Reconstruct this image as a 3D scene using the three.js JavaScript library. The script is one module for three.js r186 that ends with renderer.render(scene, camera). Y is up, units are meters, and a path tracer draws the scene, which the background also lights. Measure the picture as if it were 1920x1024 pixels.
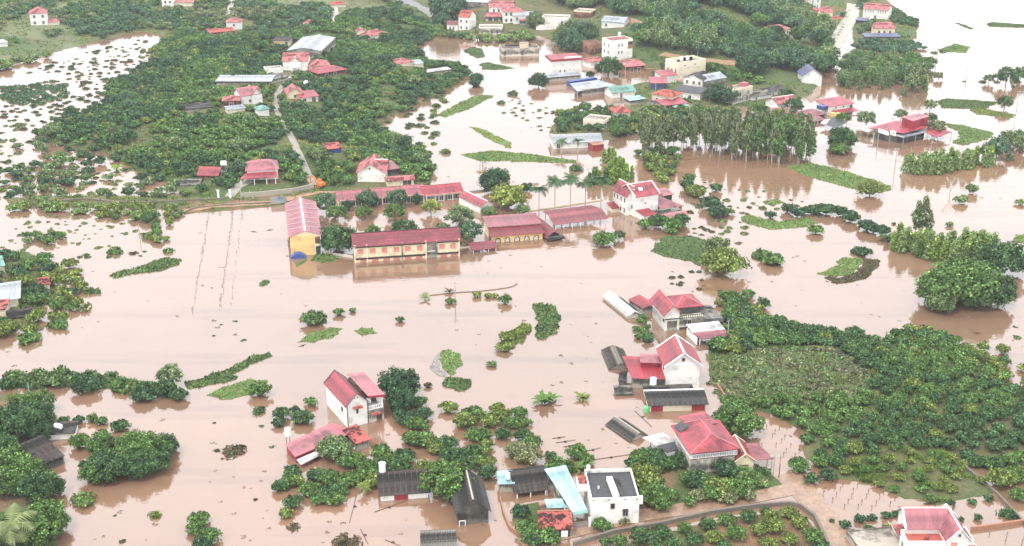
import * as THREE from 'three';
import { mergeGeometries } from 'three/addons/utils/BufferGeometryUtils.js';

// ---------- camera, sky, sun, exposure ----------
const scene = new THREE.Scene();
const FOC = 2300, PITCH = 21.5 * Math.PI / 180, CAM_H = 114;          // focal length in photo pixels, tilt, height above the water
const camera = new THREE.PerspectiveCamera(2 * Math.atan(512 / FOC) * 180 / Math.PI, 1024 / 546, 1, 9000);
camera.position.set(0, CAM_H, 0);
camera.rotation.set(-PITCH, 0, 0);
const renderer = new THREE.WebGLRenderer({ antialias: true });
renderer.toneMapping = THREE.LinearToneMapping;
renderer.toneMappingExposure = 1.86;
renderer.shadowMap.enabled = true;
renderer.setSize(1024, 546);

let seed = 12345;
function rnd() { seed |= 0; seed = seed + 0x6D2B79F5 | 0; let t = Math.imul(seed ^ seed >>> 15, 1 | seed); t = t + Math.imul(t ^ t >>> 7, 61 | t) ^ t; return ((t ^ t >>> 14) >>> 0) / 4294967296; }
const rr = (a, b) => a + (b - a) * rnd();
function hash(i, j) { let h = Math.imul(i, 374761393) + Math.imul(j, 668265263) | 0; h = Math.imul(h ^ h >>> 13, 1274126177); return ((h ^ h >>> 16) >>> 0) / 4294967296; }
function noise(x, y, per = 0) {                                     // value noise, with a period when asked to tile
  const i = Math.floor(x), j = Math.floor(y), fx = x - i, fy = y - j, m = v => per ? ((v % per) + per) % per : v;
  const u = fx * fx * (3 - 2 * fx), v = fy * fy * (3 - 2 * fy);
  const a = hash(m(i), m(j)), b = hash(m(i + 1), m(j)), c = hash(m(i), m(j + 1)), d = hash(m(i + 1), m(j + 1));
  return a + (b - a) * u + (c - a) * v + (a - b - c + d) * u * v;
}
const fbm = (x, y, o = 4, per = 0) => { let s = 0, a = 0.5, n = 0; for (let k = 0; k < o; k++) { s += a * noise(x, y, per); n += a; a *= 0.5; x *= 2; y *= 2; per *= 2; } return s / n; };
const sstep = (a, b, x) => { const t = Math.min(1, Math.max(0, (x - a) / (b - a))); return t * t * (3 - 2 * t); };

{ // bright overcast sky
  const W = 512, Hh = 256, data = new Float32Array(W * Hh * 4);
  for (let j = 0; j < Hh; j++) for (let i = 0; i < W; i++) {
    const el = Math.abs((j + 0.5) / Hh - 0.5) * 2;                    // 0 at the horizon, 1 at the zenith
    const c = fbm(i / W * 12, j / Hh * 9, 4, 12);
    const L = (1.40 - 0.36 * el) * (0.86 + 0.28 * c);
    const k = (j * W + i) * 4;
    data[k] = L * 0.985; data[k + 1] = L * 1.0; data[k + 2] = L * 1.045; data[k + 3] = 1;
  }
  const sky = new THREE.DataTexture(data, W, Hh, THREE.RGBAFormat, THREE.FloatType);
  sky.mapping = THREE.EquirectangularReflectionMapping; sky.magFilter = THREE.LinearFilter; sky.minFilter = THREE.LinearFilter; sky.wrapS = THREE.RepeatWrapping; sky.needsUpdate = true;
  scene.background = sky; scene.environment = sky;
}
const sun = new THREE.DirectionalLight(0xfff4e6, 1.5);
sun.position.set(-140, 420, 160 - 330); sun.target.position.set(0, 0, -330);
sun.castShadow = true; sun.shadow.radius = 22; sun.shadow.mapSize.set(4096, 4096);
Object.assign(sun.shadow.camera, { left: -420, right: 420, top: 520, bottom: -420, near: 10, far: 1500 });
scene.add(sun, sun.target);
scene.fog = new THREE.FogExp2(0xe4edf4, 0.00011);

// ---------- photo pixel <-> place ----------
const sP = Math.sin(PITCH), cP = Math.cos(PITCH);
function ray(px, py) { const x = (px - 960) / FOC, y = -(py - 512) / FOC; return new THREE.Vector3(x, y * cP - sP, -y * sP - cP); }
function Q(px, py, h = 0) { const d = ray(px, py), t = (h - CAM_H) / d.y; return new THREE.Vector3(d.x * t, h, d.z * t); }    // the point at height h
function proj(x, y, z) { const dy = y - CAM_H, depth = -z * cP - dy * sP, up = dy * cP - z * sP; return [960 + FOC * x / depth, 512 - FOC * up / depth, FOC / depth]; }
const scaleAt = py => 0.00816 * (py + 394);                          // photo pixels per metre on the water at a row
function inPoly(p, x, y) { let c = false; for (let i = 0, j = p.length - 1; i < p.length; j = i++) { const [xi, yi] = p[i], [xj, yj] = p[j]; if ((yi > y) !== (yj > y) && x < (xj - xi) * (y - yi) / (yj - yi) + xi) c = !c; } return c; }
function segDist(p, x, y, closed = true) { let m = 1e9; const n = p.length; for (let i = closed ? 0 : 1; i < n; i++) { const a = p[(i + n - 1) % n], b = p[i]; const dx = b[0] - a[0], dy = b[1] - a[1], t = Math.min(1, Math.max(0, ((x - a[0]) * dx + (y - a[1]) * dy) / (dx * dx + dy * dy + 1e-9))); m = Math.min(m, Math.hypot(x - a[0] - t * dx, y - a[1] - t * dy)); } return m; }

// ---------- naming ----------
const taken = new Map();
function numbered(n) { const k = taken.get(n) || 0; taken.set(n, k + 1); return k ? n + '_' + String(k).padStart(3, '0') : n; }
function tag(o, label, category, group, kind) { if (label) o.userData.label = label; if (category) o.userData.category = category; if (group) o.userData.group = group; if (kind) o.userData.kind = kind; return o; }
function thing(name, label, category, pos, turn = 0, group) { const g = new THREE.Group(); g.name = numbered(name); scene.add(g); if (pos) g.position.copy(pos); g.rotation.y = turn; return tag(g, label, category, group); }
function part(name, geo, m, parent) { const o = new THREE.Mesh(geo, m); o.name = name; o.castShadow = o.receiveShadow = true; parent.add(o); return o; }
function structure(name, geo, m) { const o = new THREE.Mesh(geo, m); o.name = numbered(name); o.castShadow = o.receiveShadow = true; o.userData.kind = 'structure'; scene.add(o); return o; }

// ---------- textures and materials ----------
function tex(n, fn, metres, srgb = true) {
  const d = new Uint8Array(n * n * 4);
  for (let j = 0; j < n; j++) for (let i = 0; i < n; i++) { const v = fn(i / n, j / n), k = (j * n + i) * 4; const a = Array.isArray(v) ? v : [v, v, v]; for (let q = 0; q < 3; q++) d[k + q] = Math.max(0, Math.min(255, a[q] * 255)); d[k + 3] = 255; }
  const t = new THREE.DataTexture(d, n, n); t.wrapS = t.wrapT = THREE.RepeatWrapping; t.magFilter = THREE.LinearFilter; t.minFilter = THREE.LinearMipmapLinearFilter; t.generateMipmaps = true; if (srgb) t.colorSpace = THREE.SRGBColorSpace; t.repeat.set(1 / metres, 1 / metres); t.needsUpdate = true; return t;
}
const mix = (a, b, t) => a.map((v, i) => v + (b[i] - v) * t);
const tinMap = tex(512, (u, v) => { const sheet = Math.floor(u * 12), s = hash(sheet, 5) * 0.14; const st = fbm(u * 48, v * 4, 3, 48 > 0 ? 4 : 0); const blot = fbm(u * 6, v * 6, 4, 6); const seam = Math.abs(((u * 12) % 1) - 0.5) > 0.47 ? 0.10 : 0; const w = 0.98 - s - 0.22 * sstep(0.45, 0.75, blot) - 0.12 * st - seam; return [w, w * (0.97 + 0.03 * blot), w * 0.97]; }, 12);
const tinBump = tex(256, (u) => 0.5 + 0.5 * Math.sin(u * Math.PI * 2 * 16), 4, false);
const fibroMap = tex(512, (u, v) => { const sheet = hash(Math.floor(u * 10), 9) * 0.2; const b = fbm(u * 8, v * 8, 5, 8), st = fbm(u * 40, v * 5, 3, 5); const rowl = ((v * 5) % 1) < 0.06 ? 0.2 : 0; const w = 0.95 - sheet - 0.5 * sstep(0.42, 0.7, b) - 0.3 * st * st - rowl; return [w, w * 0.98, w * 0.94]; }, 10);
const tileMap = tex(512, (u, v) => { const i = Math.floor(u * 32), j = Math.floor(v * 32); const t = hash(i, j), b = fbm(u * 6, v * 6, 4, 6); const edge = ((v * 32) % 1) < 0.18 ? 0.25 : 0; const dark = sstep(0.5, 0.68, b + 0.16 * (t - 0.5)); const w = 0.98 - 0.18 * t - edge; return mix([w, w, w], [0.34, 0.27, 0.27], dark * 0.8); }, 8);
const mossTile = tex(512, (u, v) => { const t = hash(Math.floor(u * 26), Math.floor(v * 26)), b = fbm(u * 7, v * 7, 5, 7); const d = sstep(0.40, 0.62, b * 0.75 + 0.25 * t); return mix([1, 0.94, 0.92], [0.30, 0.22, 0.22], d); }, 7);
const wallMap = tex(512, (u, v) => { const b = fbm(u * 6, v * 6, 5, 6), st = fbm(u * 60, v * 3, 3, 3), f = noise(u * 128, v * 128, 128); const w = 1.0 - 0.05 * f - 0.12 * sstep(0.5, 0.8, b) - 0.12 * sstep(0.55, 0.85, st); return [w, w * 0.99, w * 0.965]; }, 9);
const oldMap = tex(512, (u, v) => { const b = fbm(u * 5, v * 5, 5, 5), st = fbm(u * 50, v * 3, 4, 3); const w = 1.0 - 0.5 * sstep(0.40, 0.72, b * 0.6 + st * 0.4) - 0.1 * noise(u * 90, v * 90, 90); return [w, w * 0.98, w * 0.93]; }, 7);
const speckleMap = tex(512, (u, v) => { const b = fbm(u * 10, v * 10, 4, 10), f = noise(u * 70, v * 70, 70); const w = 0.72 + 0.4 * b * 0.6 + 0.2 * f - 0.12; return [w, w, w * 0.98]; }, 6);
const spotMap = tex(512, (u, v) => { const i = Math.floor(u * 20), j = Math.floor(v * 10), fx = (u * 20) % 1 - 0.5, fy = (v * 10) % 1 - 0.5, d = Math.hypot(fx, fy * 1.4), b = fbm(u * 6, v * 6, 4, 6); const w = 0.80 - 0.25 * b + (hash(i, j) > 0.4 ? 0.16 * sstep(0.42, 0.15, d) : 0); return [w, w * 0.95, w * 0.97]; }, 12);
const mats = {};
function M(key, rgb, o = {}) { const m = new THREE.MeshStandardMaterial({ roughness: 0.8, metalness: 0, side: THREE.DoubleSide, ...o }); m.color.setRGB(...rgb); m.name = key; mats[key] = m; return m; }
const tin = { map: tinMap, bumpMap: tinBump, bumpScale: 0.02, roughness: 0.42 };
M('red', [0.40, 0.062, 0.085], tin); M('pink', [0.43, 0.145, 0.175], tin); M('maroon', [0.26, 0.050, 0.060], { ...tin, roughness: 0.5 }); M('dullred', [0.30, 0.095, 0.112], tin);
M('crimson', [0.36, 0.036, 0.055], tin); M('teal', [0.36, 0.60, 0.64], tin); M('green', [0.16, 0.36, 0.31], tin); M('blue', [0.05, 0.10, 0.34], { ...tin, roughness: 0.4 }); M('navy', [0.10, 0.12, 0.26], tin); M('silver', [0.38, 0.43, 0.48], tin); M('greyblue', [0.36, 0.42, 0.50], tin); M('whitetin', [0.66, 0.67, 0.68], tin);
M('tile', [0.50, 0.115, 0.085], { map: tileMap, bumpMap: tileMap, bumpScale: 0.03 }); M('tilepink', [0.50, 0.165, 0.165], { map: tileMap, bumpMap: tileMap, bumpScale: 0.03 }); M('mosstile', [0.38, 0.10, 0.085], { map: mossTile, bumpMap: mossTile, bumpScale: 0.03 }); M('maroontile', [0.34, 0.065, 0.085], { map: spotMap, roughness: 0.5 });
M('fibro', [0.26, 0.26, 0.25], { map: fibroMap, bumpMap: tinBump, bumpScale: 0.03, roughness: 0.9 }); M('darkfibro', [0.095, 0.095, 0.10], { map: fibroMap, bumpMap: tinBump, bumpScale: 0.03, roughness: 0.9 }); M('thatch', [0.30, 0.28, 0.25], { map: fibroMap, roughness: 1 }); M('brownfibro', [0.085, 0.072, 0.07], { map: fibroMap, roughness: 0.95 });
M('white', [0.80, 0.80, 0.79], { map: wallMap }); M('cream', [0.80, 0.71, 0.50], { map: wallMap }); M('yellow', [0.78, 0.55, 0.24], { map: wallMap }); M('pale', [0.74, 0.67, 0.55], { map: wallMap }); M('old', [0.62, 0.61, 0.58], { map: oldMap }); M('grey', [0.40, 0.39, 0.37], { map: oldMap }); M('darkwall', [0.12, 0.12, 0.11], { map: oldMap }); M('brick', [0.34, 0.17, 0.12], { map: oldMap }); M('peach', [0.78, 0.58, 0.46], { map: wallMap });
M('trim', [0.80, 0.80, 0.79]); M('dark', [0.045, 0.045, 0.05], { roughness: 0.5 }); M('mildew', [0.07, 0.06, 0.055], { map: speckleMap, roughness: 1 }); M('glass', [0.03, 0.035, 0.045], { roughness: 0.12 }); M('frame', [0.62, 0.62, 0.60], { roughness: 0.6 }); M('woodframe', [0.16, 0.09, 0.06]); M('shutter', [0.60, 0.24, 0.20], { map: wallMap }); M('reddoor', [0.36, 0.03, 0.05], { map: tinMap, roughness: 0.5 }); M('concrete', [0.38, 0.36, 0.34], { map: oldMap }); M('darkconcrete', [0.16, 0.145, 0.13], { map: oldMap }); M('tar', [0.055, 0.057, 0.068], { map: speckleMap, roughness: 0.55 });
M('steel', [0.50, 0.52, 0.54], { roughness: 0.35, metalness: 0.7 }); M('tank', [0.80, 0.81, 0.82], { roughness: 0.35 }); M('pole', [0.34, 0.33, 0.32]); M('wire', [0.12, 0.12, 0.12]); M('bark', [0.15, 0.11, 0.08]); M('palebark', [0.42, 0.38, 0.33]); M('stick', [0.16, 0.11, 0.08]); M('orange', [0.62, 0.17, 0.04], { roughness: 0.5 }); M('rubber', [0.03, 0.03, 0.03]); M('plastgreen', [0.12, 0.55, 0.20], { roughness: 0.4 }); M('soil', [0.34, 0.17, 0.10], { map: speckleMap, roughness: 1 }); M('road', [0.56, 0.52, 0.48], { map: speckleMap, roughness: 0.9 }); M('mud', [0.40, 0.265, 0.19], { map: speckleMap, roughness: 0.3 }); M('track', [0.40, 0.37, 0.33], { map: speckleMap, roughness: 0.95 }); M('asphalt', [0.30, 0.30, 0.31], { map: speckleMap, roughness: 0.9 }); M('dirt', [0.42, 0.27, 0.17], { map: speckleMap, roughness: 1 });

// ---------- terrain and water ----------
// land rising from the flood: outline (photo pixels at water level), height, width of the rising bank, share of bare soil
const land = [
  { p: [[280, 92], [330, 62], [420, 78], [520, 60], [640, 25], [760, 5], [840, 20], [800, 66], [770, 92], [800, 118], [860, 122], [885, 135], [850, 160], [800, 185], [740, 215], [700, 235], [742, 262], [790, 290], [812, 325], [800, 352], [660, 362], [520, 378], [430, 392], [360, 398], [330, 345], [260, 322], [200, 285], [120, 272], [60, 262], [110, 232], [190, 205], [205, 160], [290, 112]], h: 8, w: 55, soil: 0.30 },
  { p: [[-400, -90], [900, -90], [860, 20], [760, 20], [520, 70], [330, 72], [265, 58], [120, 92], [0, 128], [-300, 140]], h: 6, w: 60, soil: 0.05, tone: [0.20, 0.235, 0.115] },
  { p: [[780, -90], [800, 40], [870, 62], [960, 66], [1010, 64], [1080, 96], [1150, 122], [1240, 128], [1300, 142], [1400, 162], [1470, 190], [1520, 175], [1565, 92], [1600, 12], [1690, -90]], h: 15, w: 95, soil: 0.3 },
  { p: [[1600, 60], [1600, 92], [1660, 98], [1720, 82], [1715, 40], [1690, 20], [1660, 0], [1640, -60], [1590, -60]], h: 2.2, w: 20, soil: 0.4 },
  { p: [[1030, 248], [1050, 215], [1110, 205], [1190, 215], [1270, 198], [1400, 200], [1500, 205], [1500, 180], [1400, 165], [1230, 148], [1180, 160], [1180, 200], [1190, 240], [1150, 262], [1060, 268]], h: 0.7, w: 14, soil: 0.5 },
  { p: [[1330, 640], [1400, 606], [1440, 602], [1550, 632], [1650, 642], [1700, 618], [1780, 630], [1850, 690], [1920, 745], [2060, 800], [2060, 905], [1850, 862], [1800, 872], [1862, 920], [1750, 950], [1690, 940], [1620, 905], [1560, 898], [1520, 860], [1500, 800], [1430, 770], [1350, 770], [1330, 720]], h: 2.4, w: 22, soil: 0.12 },
  { p: [[1190, 870], [1290, 850], [1420, 870], [1480, 905], [1470, 925], [1330, 950], [1240, 962], [1200, 930]], h: 0.5, w: 5, soil: 0.5 },
  { p: [[-200, 735], [60, 740], [105, 790], [60, 860], [100, 930], [110, 1060], [-260, 1060]], h: 0.7, w: 6, soil: 0.5 },
  { p: [[-160, 468], [60, 470], [110, 500], [90, 560], [70, 600], [20, 630], [-160, 650]], h: 0.6, w: 9, soil: 0.5 },
  { p: [[20, 372], [200, 366], [400, 372], [520, 366], [600, 350], [640, 358], [630, 372], [540, 384], [400, 393], [345, 400], [300, 392], [150, 388], [20, 392]], h: 0.9, w: 4, soil: 0.55 },
  { p: [[960, 948], [1010, 940], [1060, 975], [1060, 1005], [1000, 1012], [965, 990]], h: 0.35, w: 3, soil: 0.5 },
  { p: [[1110, 1040], [1240, 1000], [1420, 958], [1500, 952], [1560, 1040]], h: 0.25, w: 5, soil: 0.7 },
].map(o => ({ ...o, wp: o.p.map(([x, y]) => { const q = Q(x, Math.max(y, -92)); return [q.x, q.z]; }) }));
for (const o of land) { o.bb = [Math.min(...o.wp.map(p => p[0])), Math.max(...o.wp.map(p => p[0])), Math.min(...o.wp.map(p => p[1])), Math.max(...o.wp.map(p => p[1]))]; }
const GX0 = -460, GZ0 = -1060, GS = 2.5, GNX = 369, GNZ = 365;
const hgt = new Float32Array(GNX * GNZ), soilK = new Float32Array(GNX * GNZ), paleK = new Uint8Array(GNX * GNZ);
for (let j = 0; j < GNZ; j++) for (let i = 0; i < GNX; i++) {
  const x = GX0 + i * GS, z = GZ0 + j * GS; let h = -1.3, s = 0.5, tn = 0;
  for (const o of land) {
    if (x < o.bb[0] - 6 || x > o.bb[1] + 6 || z < o.bb[2] - 6 || z > o.bb[3] + 6) continue;
    const d = segDist(o.wp, x, z), inside = inPoly(o.wp, x, z);
    const v = inside ? o.h * sstep(-o.w * 0.15, o.w, d) + (fbm(x / 14, z / 14, 3) - 0.5) * Math.min(1.2, o.h * 0.9) : -1.3 + 1.3 * sstep(5, 0, d);
    if (v > h) { h = v; s = o.soil; tn = o.tone ? 1 : 0; }
  }
  hgt[j * GNX + i] = h; soilK[j * GNX + i] = s; paleK[j * GNX + i] = tn;
}
function ground(x, z) {
  const fx = (x - GX0) / GS, fz = (z - GZ0) / GS, i = Math.floor(fx), j = Math.floor(fz);
  if (i < 0 || j < 0 || i >= GNX - 1 || j >= GNZ - 1) return -1.3;
  const u = fx - i, v = fz - j, k = j * GNX + i;
  return hgt[k] * (1 - u) * (1 - v) + hgt[k + 1] * u * (1 - v) + hgt[k + GNX] * (1 - u) * v + hgt[k + GNX + 1] * u * v;
}
function G(px, py, lift = 0) {                                       // where a line of sight meets land or water (or a level above it)
  const d = ray(px, py); let t = (24 - CAM_H) / d.y; const end = (lift - 1.3 - CAM_H) / d.y;
  for (; t < end; t += 1.2) { const x = d.x * t, z = d.z * t, y = CAM_H + d.y * t; if (y <= Math.max(0, ground(x, z)) + lift) return new THREE.Vector3(x, y, z); }
  return Q(px, py, lift);
}
{
  const pos = [], col = [], uv = [], idx = [], grass = [0.095, 0.150, 0.045], dry = [0.17, 0.165, 0.075], soil = [0.30, 0.175, 0.105];
  for (let j = 0; j < GNZ; j++) for (let i = 0; i < GNX; i++) {
    const x = GX0 + i * GS, z = GZ0 + j * GS; pos.push(x, hgt[j * GNX + i], z); uv.push(x, z);
    const n1 = fbm(x / 22 + 7, z / 22, 4), n2 = fbm(x / 9 + 50, z / 9, 3), k = soilK[j * GNX + i];
    let c = mix(grass, dry, sstep(0.35, 0.7, n1)); if (paleK[j * GNX + i]) c = mix(c, [0.21, 0.245, 0.125], sstep(0.3, 0.6, fbm(x / 60, z / 26 + 4, 3))); c = mix(c, soil, sstep(0.78 - k * 0.45, 0.98 - k * 0.45, n2)); col.push(...c);
    if (i < GNX - 1 && j < GNZ - 1) { const a = j * GNX + i; idx.push(a, a + GNX, a + 1, a + 1, a + GNX, a + GNX + 1); }
  }
  const g = new THREE.BufferGeometry(); g.setAttribute('position', new THREE.Float32BufferAttribute(pos, 3)); g.setAttribute('color', new THREE.Float32BufferAttribute(col, 3)); g.setAttribute('uv', new THREE.Float32BufferAttribute(uv, 2)); g.setIndex(idx); g.computeVertexNormals();
  structure('ground', g, new THREE.MeshStandardMaterial({ vertexColors: true, roughness: 1, map: speckleMap, bumpMap: speckleMap, bumpScale: 0.25 }));
}
{ // muddy flood water out to the horizon
  const g = new THREE.PlaneGeometry(9000, 9000); g.rotateX(-Math.PI / 2); g.translate(0, 0, -2500);
  const uv = g.attributes.uv; for (let i = 0; i < uv.count; i++) uv.setXY(i, uv.getX(i) * 9000, uv.getY(i) * 9000);
  const rip = tex(1024, (u, v) => 0.5 * fbm(u * 10, v * 24, 4, 10) + 0.3 * fbm(u * 40, v * 80, 3, 40) + 0.2 * fbm(u * 4, v * 6, 2, 4), 60, false);
  const silt = tex(1024, (u, v) => { const b = fbm(u * 5 + fbm(u * 7, v * 7, 3, 7) * 1.2, v * 5, 5, 5), f = fbm(u * 30, v * 12, 3, 6); const st = fbm(u * 6 + b, v * 42, 3, 6), w = 1.0 - 0.17 * b - 0.05 * f - 0.07 * sstep(0.5, 0.75, st); return [w, w * (0.96 + 0.05 * b), w * (0.93 + 0.09 * b)]; }, 170);
  const m = new THREE.MeshPhysicalMaterial({ roughness: 0.07, ior: 2.2, map: silt, bumpMap: rip, bumpScale: 0.05 }); m.color.setRGB(0.262, 0.164, 0.110);
  structure('water', g, m);
}

// ---------- geometry helpers ----------
function finish(pos, uv) { const g = new THREE.BufferGeometry(); g.setAttribute('position', new THREE.Float32BufferAttribute(pos, 3)); g.setAttribute('uv', new THREE.Float32BufferAttribute(uv, 2)); g.computeVertexNormals(); return g; }
function boxUV(g) { const p = g.attributes.position, n = g.attributes.normal, uv = g.attributes.uv; for (let i = 0; i < p.count; i++) { const ax = Math.abs(n.getX(i)), ay = Math.abs(n.getY(i)); if (ay > 0.7) uv.setXY(i, p.getX(i), p.getZ(i)); else if (ax > 0.7) uv.setXY(i, p.getZ(i), p.getY(i)); else uv.setXY(i, p.getX(i), p.getY(i)); } return g; }
function box(x0, x1, y0, y1, z0, z1) { const g = new THREE.BoxGeometry(x1 - x0, y1 - y0, z1 - z0).toNonIndexed(); g.translate((x0 + x1) / 2, (y0 + y1) / 2, (z0 + z1) / 2); return boxUV(g); }
function slab(pts, th = 0.12) {                                      // a flat polygon in space given a thickness straight down; uv in metres, u along its first edge
  const P = pts.map(p => new THREE.Vector3(...p)), n = P.length, pos = [], uv = [];
  const u = P[1].clone().sub(P[0]).normalize(), nn = new THREE.Vector3(); for (let i = 1; i < n - 1; i++) nn.add(P[i].clone().sub(P[0]).cross(P[i + 1].clone().sub(P[0]))); nn.normalize(); const v = nn.clone().cross(u);
  const add = (p, dy) => { pos.push(p.x, p.y - dy, p.z); uv.push(p.clone().sub(P[0]).dot(u), p.clone().sub(P[0]).dot(v)); };
  const flip = nn.y < 0;
  for (let i = 1; i < n - 1; i++) { const t = flip ? [0, i + 1, i] : [0, i, i + 1]; t.forEach(k => add(P[k], 0)); [...t].reverse().forEach(k => add(P[k], th)); }
  for (let i = 0; i < n; i++) { const a = P[i], b = P[(i + 1) % n]; const q = flip ? [[a, 0], [b, 0], [b, th], [a, 0], [b, th], [a, th]] : [[a, 0], [a, th], [b, th], [a, 0], [b, th], [b, 0]]; q.forEach(([p, d]) => add(p, d)); }
  return finish(pos, uv);
}
function tube(a, b, r0, r1 = r0, seg = 6) { const A = new THREE.Vector3(...a), B = new THREE.Vector3(...b), d = B.clone().sub(A), g = new THREE.CylinderGeometry(r1, r0, d.length(), seg, 1).toNonIndexed(); g.translate(0, d.length() / 2, 0); g.applyQuaternion(new THREE.Quaternion().setFromUnitVectors(new THREE.Vector3(0, 1, 0), d.normalize())); g.translate(A.x, A.y, A.z); return g; }
function merge(list) { return mergeGeometries(list.map(g => { const h = g.index ? g.toNonIndexed() : g; for (const k of Object.keys(h.attributes)) if (!['position', 'normal', 'uv', 'color'].includes(k)) h.deleteAttribute(k); return h; })); }
function bar(a, b, w, h) { // a beam between two points, w wide and h high (its top edge on the line)
  const dx = b[0] - a[0], dz = b[2] - a[2], L = Math.hypot(dx, dz) || 1e-6, ox = -dz / L * w / 2, oz = dx / L * w / 2; return slab([[a[0] + ox, a[1], a[2] + oz], [b[0] + ox, b[1], b[2] + oz], [b[0] - ox, b[1], b[2] - oz], [a[0] - ox, a[1], a[2] - oz]], h);
}
const footprints = [];                                               // kept clear of trees
function clear(x, z, m = 0) { for (const f of footprints) { const dx = x - f.x, dz = z - f.z, c = Math.cos(f.a), s = Math.sin(f.a), lx = dx * c - dz * s, lz = dx * s + dz * c; if (lx > f.x0 - m && lx < f.x1 + m && lz > f.z0 - m && lz < f.z1 + m) return false; } for (const t of tracks) if (segDist(t.p, x, z, false) < t.w / 2 + m * 0.3) return false; return true; }
const tracks = [];
function lay(name, m, pts, w, lift = 0.12) {                          // a road or path draped on the ground along photo pixels
  const P = pts.map(([x, y]) => G(x, y)), line = []; for (let i = 0; i < P.length - 1; i++) { const L = P[i].distanceTo(P[i + 1]), n = Math.max(1, Math.ceil(L / 3)); for (let k = 0; k < n; k++) line.push(P[i].clone().lerp(P[i + 1], k / n)); } line.push(P[P.length - 1]);
  const pos = [], uv = []; let s = 0, prev = null; const N = 4;
  line.forEach((p, i) => { const a = line[Math.max(0, i - 1)], b = line[Math.min(line.length - 1, i + 1)], d = new THREE.Vector3(b.x - a.x, 0, b.z - a.z).normalize(); const row = []; for (let k = 0; k <= N; k++) { const o = (k / N - 0.5) * w * (1 + 0.12 * (noise(i * 0.6, 3) - 0.5)), x = p.x - d.z * o, z = p.z + d.x * o; row.push([x, Math.max(0.02, ground(x, z)) + lift, z, o, s]); } if (prev) for (let k = 0; k < N; k++) for (const q of [prev[k], row[k], prev[k + 1], prev[k + 1], row[k], row[k + 1]]) { pos.push(q[0], q[1], q[2]); uv.push(q[3], q[4]); } s += 3; prev = row; });
  tracks.push({ p: P.map(p => [p.x, p.z]), w }); const g = finish(pos, uv); return structure(name, g, m);
}
function lowWall(name, label, m, pts, h, th = 0.25, base = null, category = 'wall') {  // a low wall along photo pixels, one panel between each two points
  const g = thing(name, label, category); const P = pts.map(([x, y]) => G(x, y));
  const o = P[0]; g.position.set(o.x, 0, o.z);
  for (let i = 0; i < P.length - 1; i++) { const a = P[i], b = P[i + 1], ya = Math.max(0, ground(a.x, a.z)), yb = Math.max(0, ground(b.x, b.z)); part('wall_panel', bar([a.x - o.x, ya + h, a.z - o.z], [b.x - o.x, yb + h, b.z - o.z], th, h + 0.9), m, g); }
  return g;
}

// ---------- building kit ----------
const shadeOf = {};
function variant(m, k) { if (k === 1) return m; const id = m.name + k; if (!shadeOf[id]) { const c = m.clone(); c.color.multiplyScalar(k); c.name = id; shadeOf[id] = c; } return shadeOf[id]; }
// a site whose front edge runs from pixel A to pixel B (both at height up above the base); local x along it, local z towards the camera
function site(name, label, category, A, B, o = {}) {
  const up = o.up || 0, a = o.land ? G(A[0], A[1], up) : Q(A[0], A[1], up), b = o.land ? G(B[0], B[1], up) : Q(B[0], B[1], up);
  const w = Math.hypot(b.x - a.x, b.z - a.z), turn = Math.atan2(-(b.z - a.z), b.x - a.x);
  const mx = (a.x + b.x) / 2, mz = (a.z + b.z) / 2; let y = 0;
  if (o.land) y = Math.max(0, Math.min(a.y, b.y) - up);
  const g = thing(name, label, category, new THREE.Vector3(mx, y, mz), turn, o.group);
  g.w = w; g.x0 = -w / 2; g.x1 = w / 2; return g;
}
function keep(g, x0, x1, z0, z1) { footprints.push({ x: g.position.x, z: g.position.z, a: g.rotation.y, x0, x1, z0, z1 }); }
function rectSheets(roof, q, m, pitch) {                              // one sloping rectangle covered with separate sheets laid side by side
  const [a, b, c, d] = q, L = Math.hypot(b[0] - a[0], b[1] - a[1], b[2] - a[2]), n = Math.max(1, Math.round(L / pitch)), at = (p, r, t) => p.map((v, i) => v + (r[i] - v) * t);
  for (let i = 0; i < n; i++) { const t0 = i / n, t1 = (i + 1) / n - 0.0015, lift = (i % 2) * 0.012, up = p => [p[0], p[1] + lift, p[2]]; const k = [0.88, 1, 1, 1.08, 0.95][Math.floor(hash(i, Math.floor(L * 100)) * 5)]; part('roof_sheet', slab([up(at(a, b, t0)), up(at(a, b, t1)), up(at(d, c, t1)), up(at(d, c, t0))], 0.07), variant(m, k), roof); }
}
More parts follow.
